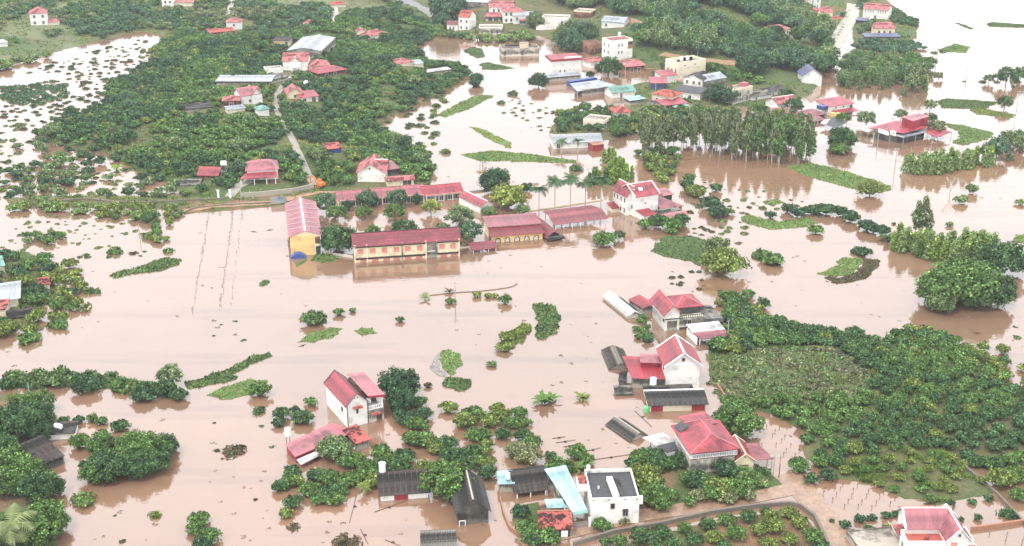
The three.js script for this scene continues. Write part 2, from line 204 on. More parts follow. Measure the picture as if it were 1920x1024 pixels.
function roofOn(g, r, x0, x1, z0, z1, h) {
  const ov = r.over ?? 0.5, m = mats[r.m], X0 = x0 - ov, X1 = x1 + ov, Z0 = z0 - ov, Z1 = z1 + ov, rise = r.rise ?? 1.6, th = r.th ?? 0.13; let roof;
  const quads = [], geos = [], caps = [];
  if (r.t === 'gable') {
    if (r.ax === 'z') { const xm = (x0 + x1) / 2, dr = ov * rise / ((x1 - x0) / 2), e = h - dr, t = h + rise; quads.push([[X0, e, Z1], [X0, e, Z0], [xm, t, Z0], [xm, t, Z1]].reverse().map(p => p), [[X1, e, Z0], [X1, e, Z1], [xm, t, Z1], [xm, t, Z0]].reverse()); caps.push([[xm, t + 0.06, Z0], [xm, t + 0.06, Z1]]); if (r.verge) for (const Z of [Z0, Z1]) caps.push([[X0, e + 0.08, Z], [xm, t + 0.08, Z]], [[X1, e + 0.08, Z], [xm, t + 0.08, Z]]); }
    else { const zm = (z0 + z1) / 2 + (r.shift || 0), dr = ov * rise / ((z1 - z0) / 2), e = h - dr, t = h + rise; quads.push([[X0, t, zm], [X1, t, zm], [X1, e, Z1], [X0, e, Z1]], [[X1, t, zm], [X0, t, zm], [X0, e, Z0], [X1, e, Z0]]); caps.push([[X0, t + 0.06, zm], [X1, t + 0.06, zm]]); if (r.verge) for (const X of [X0, X1]) caps.push([[X, e + 0.08, Z0], [X, t + 0.08, zm]], [[X, e + 0.08, Z1], [X, t + 0.08, zm]]); }
  } else if (r.t === 'shed') { const [f, b] = r.rise ?? [0, 1]; quads.push([[X0, h + b, Z0], [X1, h + b, Z0], [X1, h + f, Z1], [X0, h + f, Z1]]); }
  else if (r.t === 'shedx') { const [l, rt] = r.rise; quads.push([[X1, h + rt, Z0], [X1, h + rt, Z1], [X0, h + l, Z1], [X0, h + l, Z0]]); }
  else if (r.t === 'hip') {
    const wx = X1 - X0, wz = Z1 - Z0, t = h + rise, e = h - 0.05; const inset = r.inset ?? Math.min(wx, wz) / 2;
    if (wx >= wz) { const zm = (Z0 + Z1) / 2, a = [X0 + inset, t, zm], b = [X1 - inset, t, zm]; geos.push(slab([a, b, [X1, e, Z1], [X0, e, Z1]], th), slab([b, a, [X0, e, Z0], [X1, e, Z0]], th), slab([[X0, e, Z0], a, [X0, e, Z1]], th), slab([[X1, e, Z1], b, [X1, e, Z0]], th)); caps.push([a, b], [[X0, e, Z1], a], [[X0, e, Z0], a], [[X1, e, Z1], b], [[X1, e, Z0], b]); }
    else { const xm = (X0 + X1) / 2, a = [xm, t, Z0 + inset], b = [xm, t, Z1 - inset]; geos.push(slab([b, a, [X0, e, Z0], [X0, e, Z1]], th), slab([a, b, [X1, e, Z1], [X1, e, Z0]], th), slab([[X0, e, Z1], b, [X1, e, Z1]], th), slab([[X1, e, Z0], a, [X0, e, Z0]], th)); caps.push([a, b], [[X0, e, Z1], b], [[X1, e, Z1], b], [[X0, e, Z0], a], [[X1, e, Z0], a]); }
  } else if (r.t === 'flat') { geos.push(r.parapet ? box(x0 + 0.18, x1 - 0.18, h - 0.15, h, z0 + 0.18, z1 - 0.18) : box(x0 - 0.1, x1 + 0.1, h - 0.15, h, z0 - 0.1, z1 + 0.1)); }
  if (r.sheets) { roof = new THREE.Group(); roof.name = 'roof'; g.add(roof); for (const q of quads) rectSheets(roof, q, m, r.sheets); }
  else { for (const q of quads) geos.push(slab(q, th)); roof = part('roof', merge(geos), m, g); }
  const cm = mats[r.cap || 'trim']; if (r.cap !== 'none') for (const [a, b] of caps) part('ridge_cap', bar([a[0], a[1] + 0.05, a[2]], [b[0], b[1] + 0.05, b[2]], r.capw || 0.28, 0.1), cm, roof);
  if (r.parapet) { const P = r.parapet, wm = mats[r.wall]; const ring = [box(x0, x1, h - 0.15, h + P, z1 - 0.18, z1), box(x0, x1, h - 0.15, h + P, z0, z0 + 0.18), box(x0, x0 + 0.18, h - 0.15, h + P, z0 + 0.18, z1 - 0.18), box(x1 - 0.18, x1, h - 0.15, h + P, z0 + 0.18, z1 - 0.18)]; for (const q of ring) part('parapet', q, wm, g); }
  return roof;
}
function block(g, o) {                                               // walls from y0 to y1 with the gable triangles of their roof, and the roof
  const { x0, x1, z0, z1 } = o, y0 = o.y0 ?? -1.6, y1 = o.y1, r = o.roof, geos = [box(x0, x1, y0, r && r.t === 'flat' ? y1 - 0.15 : y1, z0, z1)];
  if (r && r.t === 'gable') { const rise = r.rise ?? 1.6; const s = new THREE.Shape(); if (r.ax === 'z') { s.moveTo(x0, y1); s.lineTo(x1, y1); s.lineTo((x0 + x1) / 2, y1 + rise - 0.14); } else { s.moveTo(z0, y1); s.lineTo(z1, y1); s.lineTo((z0 + z1) / 2 + (r.shift || 0), y1 + rise - 0.14); } const e = new THREE.ExtrudeGeometry(s, { depth: r.ax === 'z' ? z1 - z0 : x1 - x0, bevelEnabled: false }); if (r.ax === 'z') e.translate(0, 0, z0); else { e.rotateY(-Math.PI / 2); e.translate(x1, 0, 0); } geos.push(e); }
  if (r && r.t === 'shed') { const [f, b] = r.rise ?? [0, 1], hi = Math.max(f, b); if (hi > 0.15) { const s = new THREE.Shape(); s.moveTo(z0, y1); s.lineTo(z1, y1); s.lineTo(z1, y1 + Math.max(0.01, f - 0.1)); s.lineTo(z0, y1 + Math.max(0.01, b - 0.1)); const e = new THREE.ExtrudeGeometry(s, { depth: x1 - x0, bevelEnabled: false }); e.rotateY(-Math.PI / 2); e.translate(x1, 0, 0); geos.push(e); } }
  if (!o.open) { const w = part('wall', merge(geos), mats[o.wall || 'white'], g); if (o.wallLabel) w.userData.label = o.wallLabel; }
  if (r) roofOn(g, { wall: o.wall || 'white', ...r }, x0, x1, z0, z1, y1);
  if (!o.nokeep) keep(g, x0, x1, z0, z1); return o;
}
const winGeo = {};
function windowAt(g, b, face, t, y, w, h, o = {}) {                   // t from 0 to 1 along the face, y the sill
  const kind = o.kind || 'window', key = [w, h, o.solid ? 1 : 0].join();
  if (!winGeo[key]) { const f = 0.09; winGeo[key] = { frame: merge([box(-w / 2 - f, w / 2 + f, h, h + f, -0.05, 0.1), box(-w / 2 - f, w / 2 + f, -f, 0, -0.05, 0.12), box(-w / 2 - f, -w / 2, 0, h, -0.05, 0.1), box(w / 2, w / 2 + f, 0, h, -0.05, 0.1), ...(w > 0.7 && !o.solid ? [box(-0.03, 0.03, 0, h, -0.05, 0.07)] : [])]), pane: box(-w / 2, w / 2, 0, h, -0.05, 0.035) }; }
  const f = part(kind, winGeo[key].frame, mats[o.frame || 'frame'], g), p = part(o.solid ? 'shutter' : 'pane', winGeo[key].pane, mats[o.pane || 'glass'], f);
  const L = (p0, p1) => p0 + (p1 - p0) * t;
  if (face === 'f') f.position.set(L(b.x0, b.x1), y, b.z1); else if (face === 'b') { f.position.set(L(b.x0, b.x1), y, b.z0); f.rotation.y = Math.PI; } else if (face === 'l') { f.position.set(b.x0, y, L(b.z1, b.z0)); f.rotation.y = -Math.PI / 2; } else { f.position.set(b.x1, y, L(b.z1, b.z0)); f.rotation.y = Math.PI / 2; }
  return f;
}
function windows(g, b, face, ts, ys, w, h, o) { for (const y of ys) for (const t of ts) windowAt(g, b, face, t, y, w, h, o); }
function posts(g, xs, zs, y1, m = 'trim', r = 0.1, y0 = -1.5) { for (const x of xs) for (const z of zs) part('post', box(x - r, x + r, y0, y1, z - r, z + r), mats[m], g); }
function rails(g, a, b, y, h, m = 'trim', step = 0.35) {              // a balustrade of separate balusters under a rail
  const n = Math.max(2, Math.round(Math.hypot(b[0] - a[0], b[1] - a[1]) / step)), rail = part('balustrade', merge([bar([a[0], y + h, a[1]], [b[0], y + h, b[1]], 0.16, 0.12), bar([a[0], y + 0.1, a[1]], [b[0], y + 0.1, b[1]], 0.14, 0.1)]), mats[m], g);
  for (let i = 0; i <= n; i++) { const x = a[0] + (b[0] - a[0]) * i / n, z = a[1] + (b[1] - a[1]) * i / n; part('baluster', box(x - 0.06, x + 0.06, y, y + h - 0.08, z - 0.06, z + 0.06), mats[m], rail); }
}
// a plain house in one line: front edge A-B, depth d, eave height h, roof r, walls, windows per face
function house(name, label, A, B, d, h, r, wall = 'white', o = {}) {
  const g = site(name, label, o.cat || 'house', A, B, o); if (o.land) keep(g, g.x0 - 0.5, g.x1 + 0.5, 0, 6); const b = block(g, { x0: g.x0, x1: g.x1, z0: -d, z1: 0, y1: h, roof: r, wall, open: o.open });
  for (const [face, ts, ys, w, hh, wo] of o.win || []) windows(g, b, face, ts, ys, w, hh, wo);
  if (o.open) posts(g, [g.x0 + 0.15, ...(o.px || [0]).map(t => t * g.x1), g.x1 - 0.15], [-0.15, -d + 0.15], h - 0.05 + Math.min(...(Array.isArray(r.rise) ? r.rise : [0])), o.post || 'trim');
  g.b = b; return g;
}
function waterTank(label, pos, k = 1, lying = true, legs = 0.8) {
  const g = thing('water_tank', label, 'water tank', pos, rnd() * 3);
  const body = new THREE.CylinderGeometry(0.55 * k, 0.55 * k, 1.5 * k, 18).toNonIndexed(); if (lying) { body.rotateZ(Math.PI / 2); body.translate(0, legs + 0.55 * k, 0); } else body.translate(0, legs + 0.75 * k, 0);
  const t = part('tank', body, mats.tank, g); const cap = new THREE.CylinderGeometry(0.18 * k, 0.22 * k, 0.14, 12).toNonIndexed(); cap.translate(0, lying ? legs + 1.13 * k : legs + 1.55 * k, 0); part('lid', cap, mats.steel, t);
  for (const [x, z] of [[-1, -1], [1, -1], [-1, 1], [1, 1]]) part('leg', box(x * 0.42 * k - 0.04, x * 0.42 * k + 0.04, 0, legs + 0.25 * k, z * 0.3 * k - 0.04, z * 0.3 * k + 0.04), mats.steel, g);
  return g;
}
const onSite = (g, x, y, z) => g.localToWorld(new THREE.Vector3(x, y, z));
// pieces laid out straight from sight lines: pixel, pixel, height
function pslab(g, name, pts, th, m) { const o = g.position; return part(name, slab(pts.map(([x, y, h]) => { const q = Q(x, y, h); return [q.x - o.x, q.y - o.y, q.z - o.z]; }), th), mats[m], g); }

// ---------- the flooded school ----------
const F = (...t) => t;
{ // long two-storey block, front
  const g = site('school_building', 'long two-storey cream school block with maroon tiled roof and pink shutters', 'school', [666, 493], [861, 480]);
  const b = block(g, { x0: g.x0, x1: g.x1, z0: -7.4, z1: 0, y1: 4.9, wall: 'cream', roof: { t: 'gable', ax: 'x', rise: 1.9, over: 0.55, m: 'maroontile', cap: 'mildew' } });
  windows(g, b, 'f', [0.055, 0.17, 0.283, 0.395, 0.505, 0.62, 0.835, 0.94], [2.45], 1.25, 1.1, { solid: 1, pane: 'shutter', frame: 'shutter' });
  windows(g, b, 'f', [0.08, 0.19, 0.30, 0.395, 0.505, 0.61, 0.85, 0.95], [-0.6], 1.5, 1.3, { solid: 1, pane: 'shutter', frame: 'shutter' });
  windows(g, b, 'l', [0.25, 0.7], [2.3], 1.2, 1.4); windows(g, b, 'r', [0.3], [2.3], 1.2, 1.4);
  const L = g.x1 - g.x0, at = t => g.x0 + L * t;
  for (const [t0, t1] of [[0.005, 0.675], [0.785, 0.995]]) { part('ledge', box(at(t0), at(t1), 1.05, 1.28, 0, 0.42), mats.mildew, g); part('ledge', box(at(t0), at(t1), 4.1, 4.25, 0, 0.4), mats.mildew, g); part('mildew_band', box(at(t0), at(t1), 0.72, 1.05, 0, 0.05), mats.mildew, g); part('frieze', box(at(t0), at(t1), 4.25, 4.85, 0, 0.06), mats.pale, g); }
  for (const t of [0.002, 0.115, 0.452, 0.677, 0.783, 0.998]) part('pilaster', box(at(t) - 0.2, at(t) + 0.2, -1.6, 4.85, 0, 0.35), t === 0.452 || t === 0.783 ? mats.grey : mats.pale, g);
  const s = part('stairwell', box(at(0.69), at(0.775), -1.6, 4.6, -0.02, 0.05), mats.grey, g);
  for (let y = 0.2; y < 4.5; y += 0.42) part('louvre', box(at(0.692), at(0.768), y, y + 0.16, 0.05, 0.3), y > 1.8 && y < 2.3 ? mats.trim : mats.concrete, s);
}
{ // two-storey block end-on, left
  const g = site('school_building', 'two-storey yellow school block end-on with pink ribbed roof', 'school', [546, 480.5], [603, 476.5]);
  const b = block(g, { x0: g.x0, x1: g.x1, z0: -28, z1: 0, y1: 5.6, wall: 'cream', roof: { t: 'gable', ax: 'z', rise: 1.3, over: 0.4, m: 'pink', sheets: 2.3, capw: 0.4 } });
  part('wall', box(g.x0 + 0.1, g.x1 - 1.7, -1.6, 5.5, 0, 0.06), mats.yellow, g).userData.label = 'yellow end wall with peeling paint';
  windows(g, b, 'l', [0.08, 0.2, 0.32, 0.44, 0.56, 0.68, 0.8, 0.92], [0.3, 3.2], 1.2, 1.3, { frame: 'woodframe' }); windows(g, b, 'r', [0.1, 0.25, 0.4, 0.55, 0.7, 0.85], [0.3, 3.2], 1.6, 1.5, { frame: 'trim' });
  part('balcony', box(g.x1 - 1.6, g.x1 + 0.1, 2.5, 2.9, 0, 0.35), mats.pale, g); part('balcony_opening', box(g.x1 - 1.5, g.x1 - 0.1, 3.0, 5.0, 0, 0.07), mats.brick, g); part('doorway', box(g.x1 - 1.4, g.x1 - 0.2, -0.5, 2.2, 0, 0.07), mats.dark, g);
  part('drain_pipe', box(g.x1 - 0.1, g.x1 + 0.05, -1, 5.4, 0.02, 0.2), mats.trim, g);
  for (let z = -3; z > -27; z -= 4) part('roof_rib', bar([g.x0 - 0.3, 5.62, z - 2.2], [0, 6.98, z], 0.18, 0.06), mats.whitetin, g), part('roof_rib', bar([g.x1 + 0.3, 5.62, z - 2.2], [0, 6.98, z], 0.18, 0.06), mats.whitetin, g);
}
function classroom(name, label, A, B, d, h, rise, m, n, wall = 'yellow', door = 0.4) {
  const g = site(name, label, 'school', A, B), b = block(g, { x0: g.x0, x1: g.x1, z0: -d, z1: 0, y1: h, wall, roof: { t: 'gable', ax: 'x', rise, over: 0.6, m, cap: 'pink', sheets: 2.4 } });
  part('veranda', box(g.x0 + 0.4, g.x1 - 0.4, h - 0.5, h - 0.2, 0, 0.5), mats.pale, g);
  for (let i = 0; i < n; i++) { const t = (i + 0.5) / n; if (i % 3 === 1) windowAt(g, b, 'f', t, -0.6, 1.1, Math.min(2.2, h), { kind: 'door', frame: 'trim', pane: 'dark' }); else windowAt(g, b, 'f', t, 0.1, 1.6, h - 0.9, { frame: 'trim', pane: 'dark' }); }
  for (let i = 0; i <= n; i += 2) part('column', box(g.x0 + 0.3 + (g.w - 0.6) * i / n - 0.12, g.x0 + 0.3 + (g.w - 0.6) * i / n + 0.12, -1.5, h - 0.2, 0.45, 0.7), mats.pale, g);
  return g;
}
classroom('school_building', 'long single-storey school wing with pink roof behind the courtyard trees', [636, 389], [758, 379], 6.2, 2.4, 1.5, 'pink', 12);
classroom('school_building', 'short school wing with pink roof between two longer yellow wings', [760, 381], [795, 378], 7.0, 2.6, 1.7, 'pink', 4, 'cream');
classroom('school_building', 'yellow school wing with rose red roof at the far courtyard corner', [797, 379], [866, 372], 6.2, 2.4, 1.6, 'red', 8);
{ // small white hall
  house('school_hall', 'small white hall with rounded gable and rose red roof beside bright shrub', [902, 401], [925, 396], 12, 2.3, { t: 'gable', ax: 'z', rise: 1.2, over: 0.3, m: 'red', sheets: 2.2 }, 'white', { cat: 'school' });
}
{ // arcade with yellow arches
  const g = site('arcade_building', 'yellow building with five arched openings and two tiers of maroon roof', 'school', [921, 456], [1017, 449]);
  const b = block(g, { x0: g.x0, x1: g.x1, z0: -10, z1: -3.4, y1: 3.3, wall: 'cream', roof: { t: 'shed', rise: [0.3, 0.9], over: 0.5, m: 'dullred', sheets: 2.0 } });
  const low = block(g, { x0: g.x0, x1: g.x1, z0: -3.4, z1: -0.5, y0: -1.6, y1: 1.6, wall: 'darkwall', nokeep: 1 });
  const awn = new THREE.Group(); awn.name = 'awning'; g.add(awn); rectSheets(awn, [[g.x0 - 0.2, 3.35, -3.7], [g.x1 + 0.2, 3.35, -3.7], [g.x1 + 0.5, 1.95, 0.5], [g.x0 - 0.5, 1.95, 0.5]], mats.maroon, 0.8);
  // the front wall is cut by five arches
  const sh = new THREE.Shape(); sh.moveTo(g.x0, -1.6); sh.lineTo(g.x1, -1.6); sh.lineTo(g.x1, 2.0); sh.lineTo(g.x0, 2.0);
  for (let i = 0; i < 5; i++) { const cx = g.x0 + g.w * (0.13 + i * 0.188), r = 0.82, hole = new THREE.Path(); hole.moveTo(cx - r, -1.5); hole.lineTo(cx + r, -1.5); hole.lineTo(cx + r, 0.55); hole.absarc(cx, 0.55, r, 0, Math.PI, false); sh.holes.push(hole); const grille = part('grille', merge([box(cx - 0.5, cx + 0.5, 0.72, 0.8, -0.3, -0.22), box(cx - 0.5, cx + 0.5, 0.22, 0.3, -0.3, -0.22), box(cx - 0.5, cx + 0.5, -0.2, -0.12, -0.3, -0.22), box(cx - 0.52, cx - 0.4, -1.2, 0.82, -0.3, -0.2), box(cx - 0.06, cx + 0.06, -1.2, 0.82, -0.3, -0.2), box(cx + 0.4, cx + 0.52, -1.2, 0.82, -0.3, -0.2)]), mats.trim, g); part('grille_panel', box(cx - 0.5, cx + 0.5, -1.2, 0.8, -0.36, -0.32), mats.old, grille); if (i) part('light_box', box(cx - 0.2, cx + 0.2, 0.95, 1.2, 0.0, 0.12), mats.trim, g); }
  const e = new THREE.ExtrudeGeometry(sh, { depth: 0.25, bevelEnabled: false }); e.translate(0, 0, -0.25); part('arcade_wall', e, mats.yellow, g);
}
{ // low maroon link roof and long open shelter
  const g = site('link_building', 'low building with dark maroon tiled roof between arcade and long shelter', 'building', [1026, 449], [1048, 446]);
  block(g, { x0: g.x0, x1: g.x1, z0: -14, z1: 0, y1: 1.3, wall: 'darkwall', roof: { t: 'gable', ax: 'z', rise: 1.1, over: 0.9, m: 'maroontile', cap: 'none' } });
  part('awning', slab([[g.x0 - 0.8, 1.1, 0.9], [g.x1 + 0.9, 1.1, 0.9], [g.x1 + 0.9, 0.55, 2.4], [g.x0 - 0.8, 0.55, 2.4]], 0.08), mats.darkfibro, g); posts(g, [g.x0, g.x1], [2.2], 0.6, 'pole', 0.06);
  const s = site('open_shelter', 'long open-sided shelter under striped maroon roof beside the palms', 'shelter', [1040, 422], [1137, 410], { up: 1.5 });
  const roof = new THREE.Group(); roof.name = 'roof'; s.add(roof); const y = 1.5;
  rectSheets(roof, [[s.x0 - 0.4, y + 1.7, -4], [s.x1 + 0.3, y + 1.7, -4], [s.x1 + 0.8, y, 0], [s.x0 - 0.2, y, 0]], mats.dullred, 0.75); rectSheets(roof, [[s.x1 + 0.2, y + 1.7, -4], [s.x0 - 0.4, y + 1.7, -4], [s.x0 - 0.4, y + 1.5, -8.5], [s.x1 - 1, y + 1.5, -8.5]], mats.maroon, 1.1);
  for (let i = 0; i < 7; i++) { const x = s.x0 + 0.4 + (s.w - 0.6) * i / 6; part('post', box(x - 0.07, x + 0.07, -1.5, y - 0.1, -0.35, -0.2), mats.trim, s); part('post', box(x - 0.07, x + 0.07, -1.5, y + 1.3, -8, -7.85), mats.pole, s); }
  keep(s, s.x0, s.x1, -9, 0);
  house('low_shelter', 'small low maroon roof on white posts in front of the arcade', [887, 475], [931, 470], 3.4, 0.9, { t: 'shed', rise: [0, 0.8], over: 0.3, m: 'maroontile' }, 'white', { cat: 'shelter', open: 1, px: [-0.33, 0.33] });
}
{ // tall white house with crossed red gables, right of the palms
  const g = site('village_house', 'tall white house with crossed red gable roofs right of the palms', 'house', [1191, 407], [1233, 400]);
  const b = block(g, { x0: g.x0, x1: g.x1, z0: -9, z1: 0, y1: 6.2, roof: { t: 'gable', ax: 'x', rise: 2.3, over: 0.35, m: 'red', verge: 1 } });
  const c = block(g, { x0: g.x0 - 1.6, x1: g.x0 + 2.6, z0: -10, z1: -2.2, y0: -1.6, y1: 5.9, roof: { t: 'gable', ax: 'z', rise: 2.6, over: 0.3, m: 'red' } });
  windows(g, c, 'l', [0.15, 0.4, 0.65, 0.88], [0.6, 3.6], 0.7, 1.3, { pane: 'glass' }); windowAt(g, b, 'f', 0.42, 3.5, 0.4, 0.5); windowAt(g, b, 'l', 0.2, 2, 0.7, 1.2); part('roof_turret', box(g.x0 + 2.2, g.x0 + 3.2, 6.4, 7.8, -2.6, -1.6), mats.trim, g); part('turret_opening', box(g.x0 + 2.4, g.x0 + 3.0, 6.5, 7.1, -1.6, -1.57), mats.dark, g);
  block(g, { x0: g.x1 + 0.02, x1: g.x1 + 4.6, z0: -10, z1: -5, y1: 3.2, wall: 'pale', roof: { t: 'gable', ax: 'x', rise: 1.2, over: 0.4, m: 'dullred', cap: 'none' } });
  const lean = part('lean_to_roof', slab([[g.x1 + 0.1, 4.0, -5.0], [g.x1 + 4.6, 2.9, -5.2], [g.x1 + 8.2, 1.4, 1.2], [g.x1 + 0.1, 1.6, 1.5]], 0.1), mats.dullred, g);
  block(g, { x0: g.x1 + 0.3, x1: g.x1 + 7.6, z0: -4.8, z1: 1.0, y1: 1.2, wall: 'brick' });
  block(g, { x0: g.x0 + 0.3, x1: g.x0 + 4.2, z0: 0.02, z1: 4.3, y1: 1.6, roof: { t: 'shed', rise: [0, 0.5], over: 0.25, m: 'crimson', sheets: 1.2 } });
  part('fibro_roof', slab([[g.x0 + 4.6, 1.9, 1.7], [g.x1 + 5.6, 1.8, 1.7], [g.x1 + 5.6, 1.3, 4.2], [g.x0 + 4.6, 1.4, 4.2]], 0.1), mats.fibro, g); block(g, { x0: g.x0 + 4.8, x1: g.x1 + 5.4, z0: 1.8, z1: 4.0, y1: 1.25, wall: 'old' });
  part('front_roof', slab([[g.x0 + 4.4, 1.3, 4.3], [g.x1 + 6.5, 1.3, 4.3], [g.x1 + 6.0, 0.8, 7.0], [g.x0 + 4.8, 0.8, 7.2]], 0.08), mats.pink, g); part('front_roof', slab([[g.x0 + 3.4, 1.25, 4.6], [g.x0 + 6.2, 1.25, 4.6], [g.x0 + 6.6, 0.8, 7.4], [g.x0 + 4.0, 0.8, 7.4]], 0.08), mats.tile, g); posts(g, [g.x0 + 5, g.x1 + 5.6], [6.8], 0.85, 'pole', 0.06);
  block(g, { x0: g.x1 + 4.8, x1: g.x1 + 9.4, z0: -11, z1: -7, y1: 2.4, wall: 'darkwall', roof: { t: 'shed', rise: [0.1, 0.8], over: 0.4, m: 'pink' } });
  house('gate_hut', 'tiny white hut with crimson roof left of the tall white house', [1149, 399], [1167, 396], 3, 1.3, { t: 'shed', rise: [0, 0.9], over: 0.3, m: 'crimson' }, 'pale', { cat: 'hut' });
}
// ---------- houses of the near shore ----------
{ // house with red hip roofs and weathered front
  const g = site('village_house', 'weathered house with red hip roofs and grey lean-to standing in brown water', 'house', [1246, 620], [1348, 610]);
  const lo = block(g, { x0: g.x0, x1: g.x1 - 3.6, z0: -8.5, z1: 0, y1: 2.5, wall: 'old' });
  const tw = block(g, { x0: g.x0, x1: g.x0 + 3.4, z0: -8.5, z1: 0.15, y0: -1.6, y1: 4.6, wall: 'white', roof: { t: 'gable', ax: 'z', rise: 1.7, over: 0.7, m: 'red', cap: 'pink' }, nokeep: 1 });
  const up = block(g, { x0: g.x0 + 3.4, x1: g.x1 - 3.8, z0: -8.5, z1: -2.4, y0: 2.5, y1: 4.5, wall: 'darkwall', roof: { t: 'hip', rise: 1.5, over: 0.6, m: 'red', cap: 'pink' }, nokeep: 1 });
  part('ledge', box(g.x0 - 0.1, g.x0 + 3.6, 2.7, 2.9, 0.15, 0.35), mats.mildew, g); part('garage_door', box(g.x0 + 0.5, g.x0 + 2.9, -1.5, 2.3, 0.15, 0.2), mats.concrete, g); windowAt(g, lo, 'f', 0.62, 0.7, 0.9, 1.1, { frame: 'trim' }); windowAt(g, tw, 'l', 0.1, 2.0, 0.7, 0.5, { frame: 'woodframe' }); part('window_hood', box(g.x0 + 4.6, g.x0 + 6.2, 1.95, 2.1, 0, 0.5), mats.mildew, g);
  rails(g, [g.x0 + 3.6, -0.15], [g.x1 - 3.8, -0.15], 2.5, 0.8, 'mildew', 0.5); part('mildew_band', box(g.x0 + 3.5, g.x1, -0.3, 0.4, 0.0, 0.03), mats.mildew, g);
  part('lean_to_roof', slab([[g.x1 - 3.7, 2.7, -7], [g.x1 + 0.6, 2.1, -7], [g.x1 + 1.0, 1.6, -0.2], [g.x1 - 3.6, 1.9, -0.2]], 0.1), mats.fibro, g); part('lean_to_roof', slab([[g.x1 - 3.6, 1.8, -0.1], [g.x1 + 1.0, 1.5, -0.1], [g.x1 + 0.9, 0.6, 1.5], [g.x1 - 3.6, 0.7, 1.5]], 0.1), mats.darkfibro, g); block(g, { x0: g.x1 - 3.5, x1: g.x1 + 0.5, z0: -6.8, z1: -0.3, y1: 1.6, wall: 'darkwall', nokeep: 1 }); keep(g, g.x1 - 3.6, g.x1 + 1, -8, 2);
  const k = site('farm_shed', 'long white and grey metal shed left of the red hip-roofed house', 'shed', [1177, 598], [1201, 594]); block(k, { x0: k.x0, x1: k.x1, z0: -13, z1: 0, y1: 0.8, wall: 'old', roof: { t: 'gable', ax: 'z', rise: 0.9, over: 0.3, m: 'whitetin', sheets: 1.3, cap: 'whitetin' } });
  part('skylight_sheet', slab([[k.x1 - 0.9, 1.42, -1.2], [k.x1 + 0.2, 0.85, -1.2], [k.x1 + 0.2, 0.85, -10], [k.x1 - 0.9, 1.42, -10]], 0.05), mats.darkfibro, k);
  house('annex_shed', 'small lean-to with red roof joining metal shed and hip-roofed house', [1206, 590], [1224, 586], 6, 1.6, { t: 'shedx', rise: [0, 0.7], over: 0.2, m: 'crimson' }, 'grey', { cat: 'shed' });
  const w = site('open_shelter', 'open shelter with white rear roof and dull red front roof strip', 'shelter', [1312, 646], [1366, 640]); const y = 1.5; const r1 = part('roof', slab([[w.x0 - 1, y + 0.9, -6], [w.x1, y + 0.9, -6], [w.x1, y + 0.5, -2], [w.x0 - 1, y + 0.5, -2]], 0.1), mats.whitetin, w); part('front_roof', slab([[w.x0 - 0.8, y + 0.55, -2.1], [w.x1, y + 0.55, -2.1], [w.x1 + 0.2, y - 0.1, 0.3], [w.x0, y - 0.1, 0.3]], 0.1), mats.dullred, w); posts(w, [w.x0, 0, w.x1 - 0.2], [0, -5.8], 1.4, 'trim', 0.08); block(w, { x0: w.x0 - 0.8, x1: w.x0 - 0.6, z0: -5.8, z1: 0, y1: 1.6, wall: 'white' }); keep(w, w.x0, w.x1, -6, 1);
}
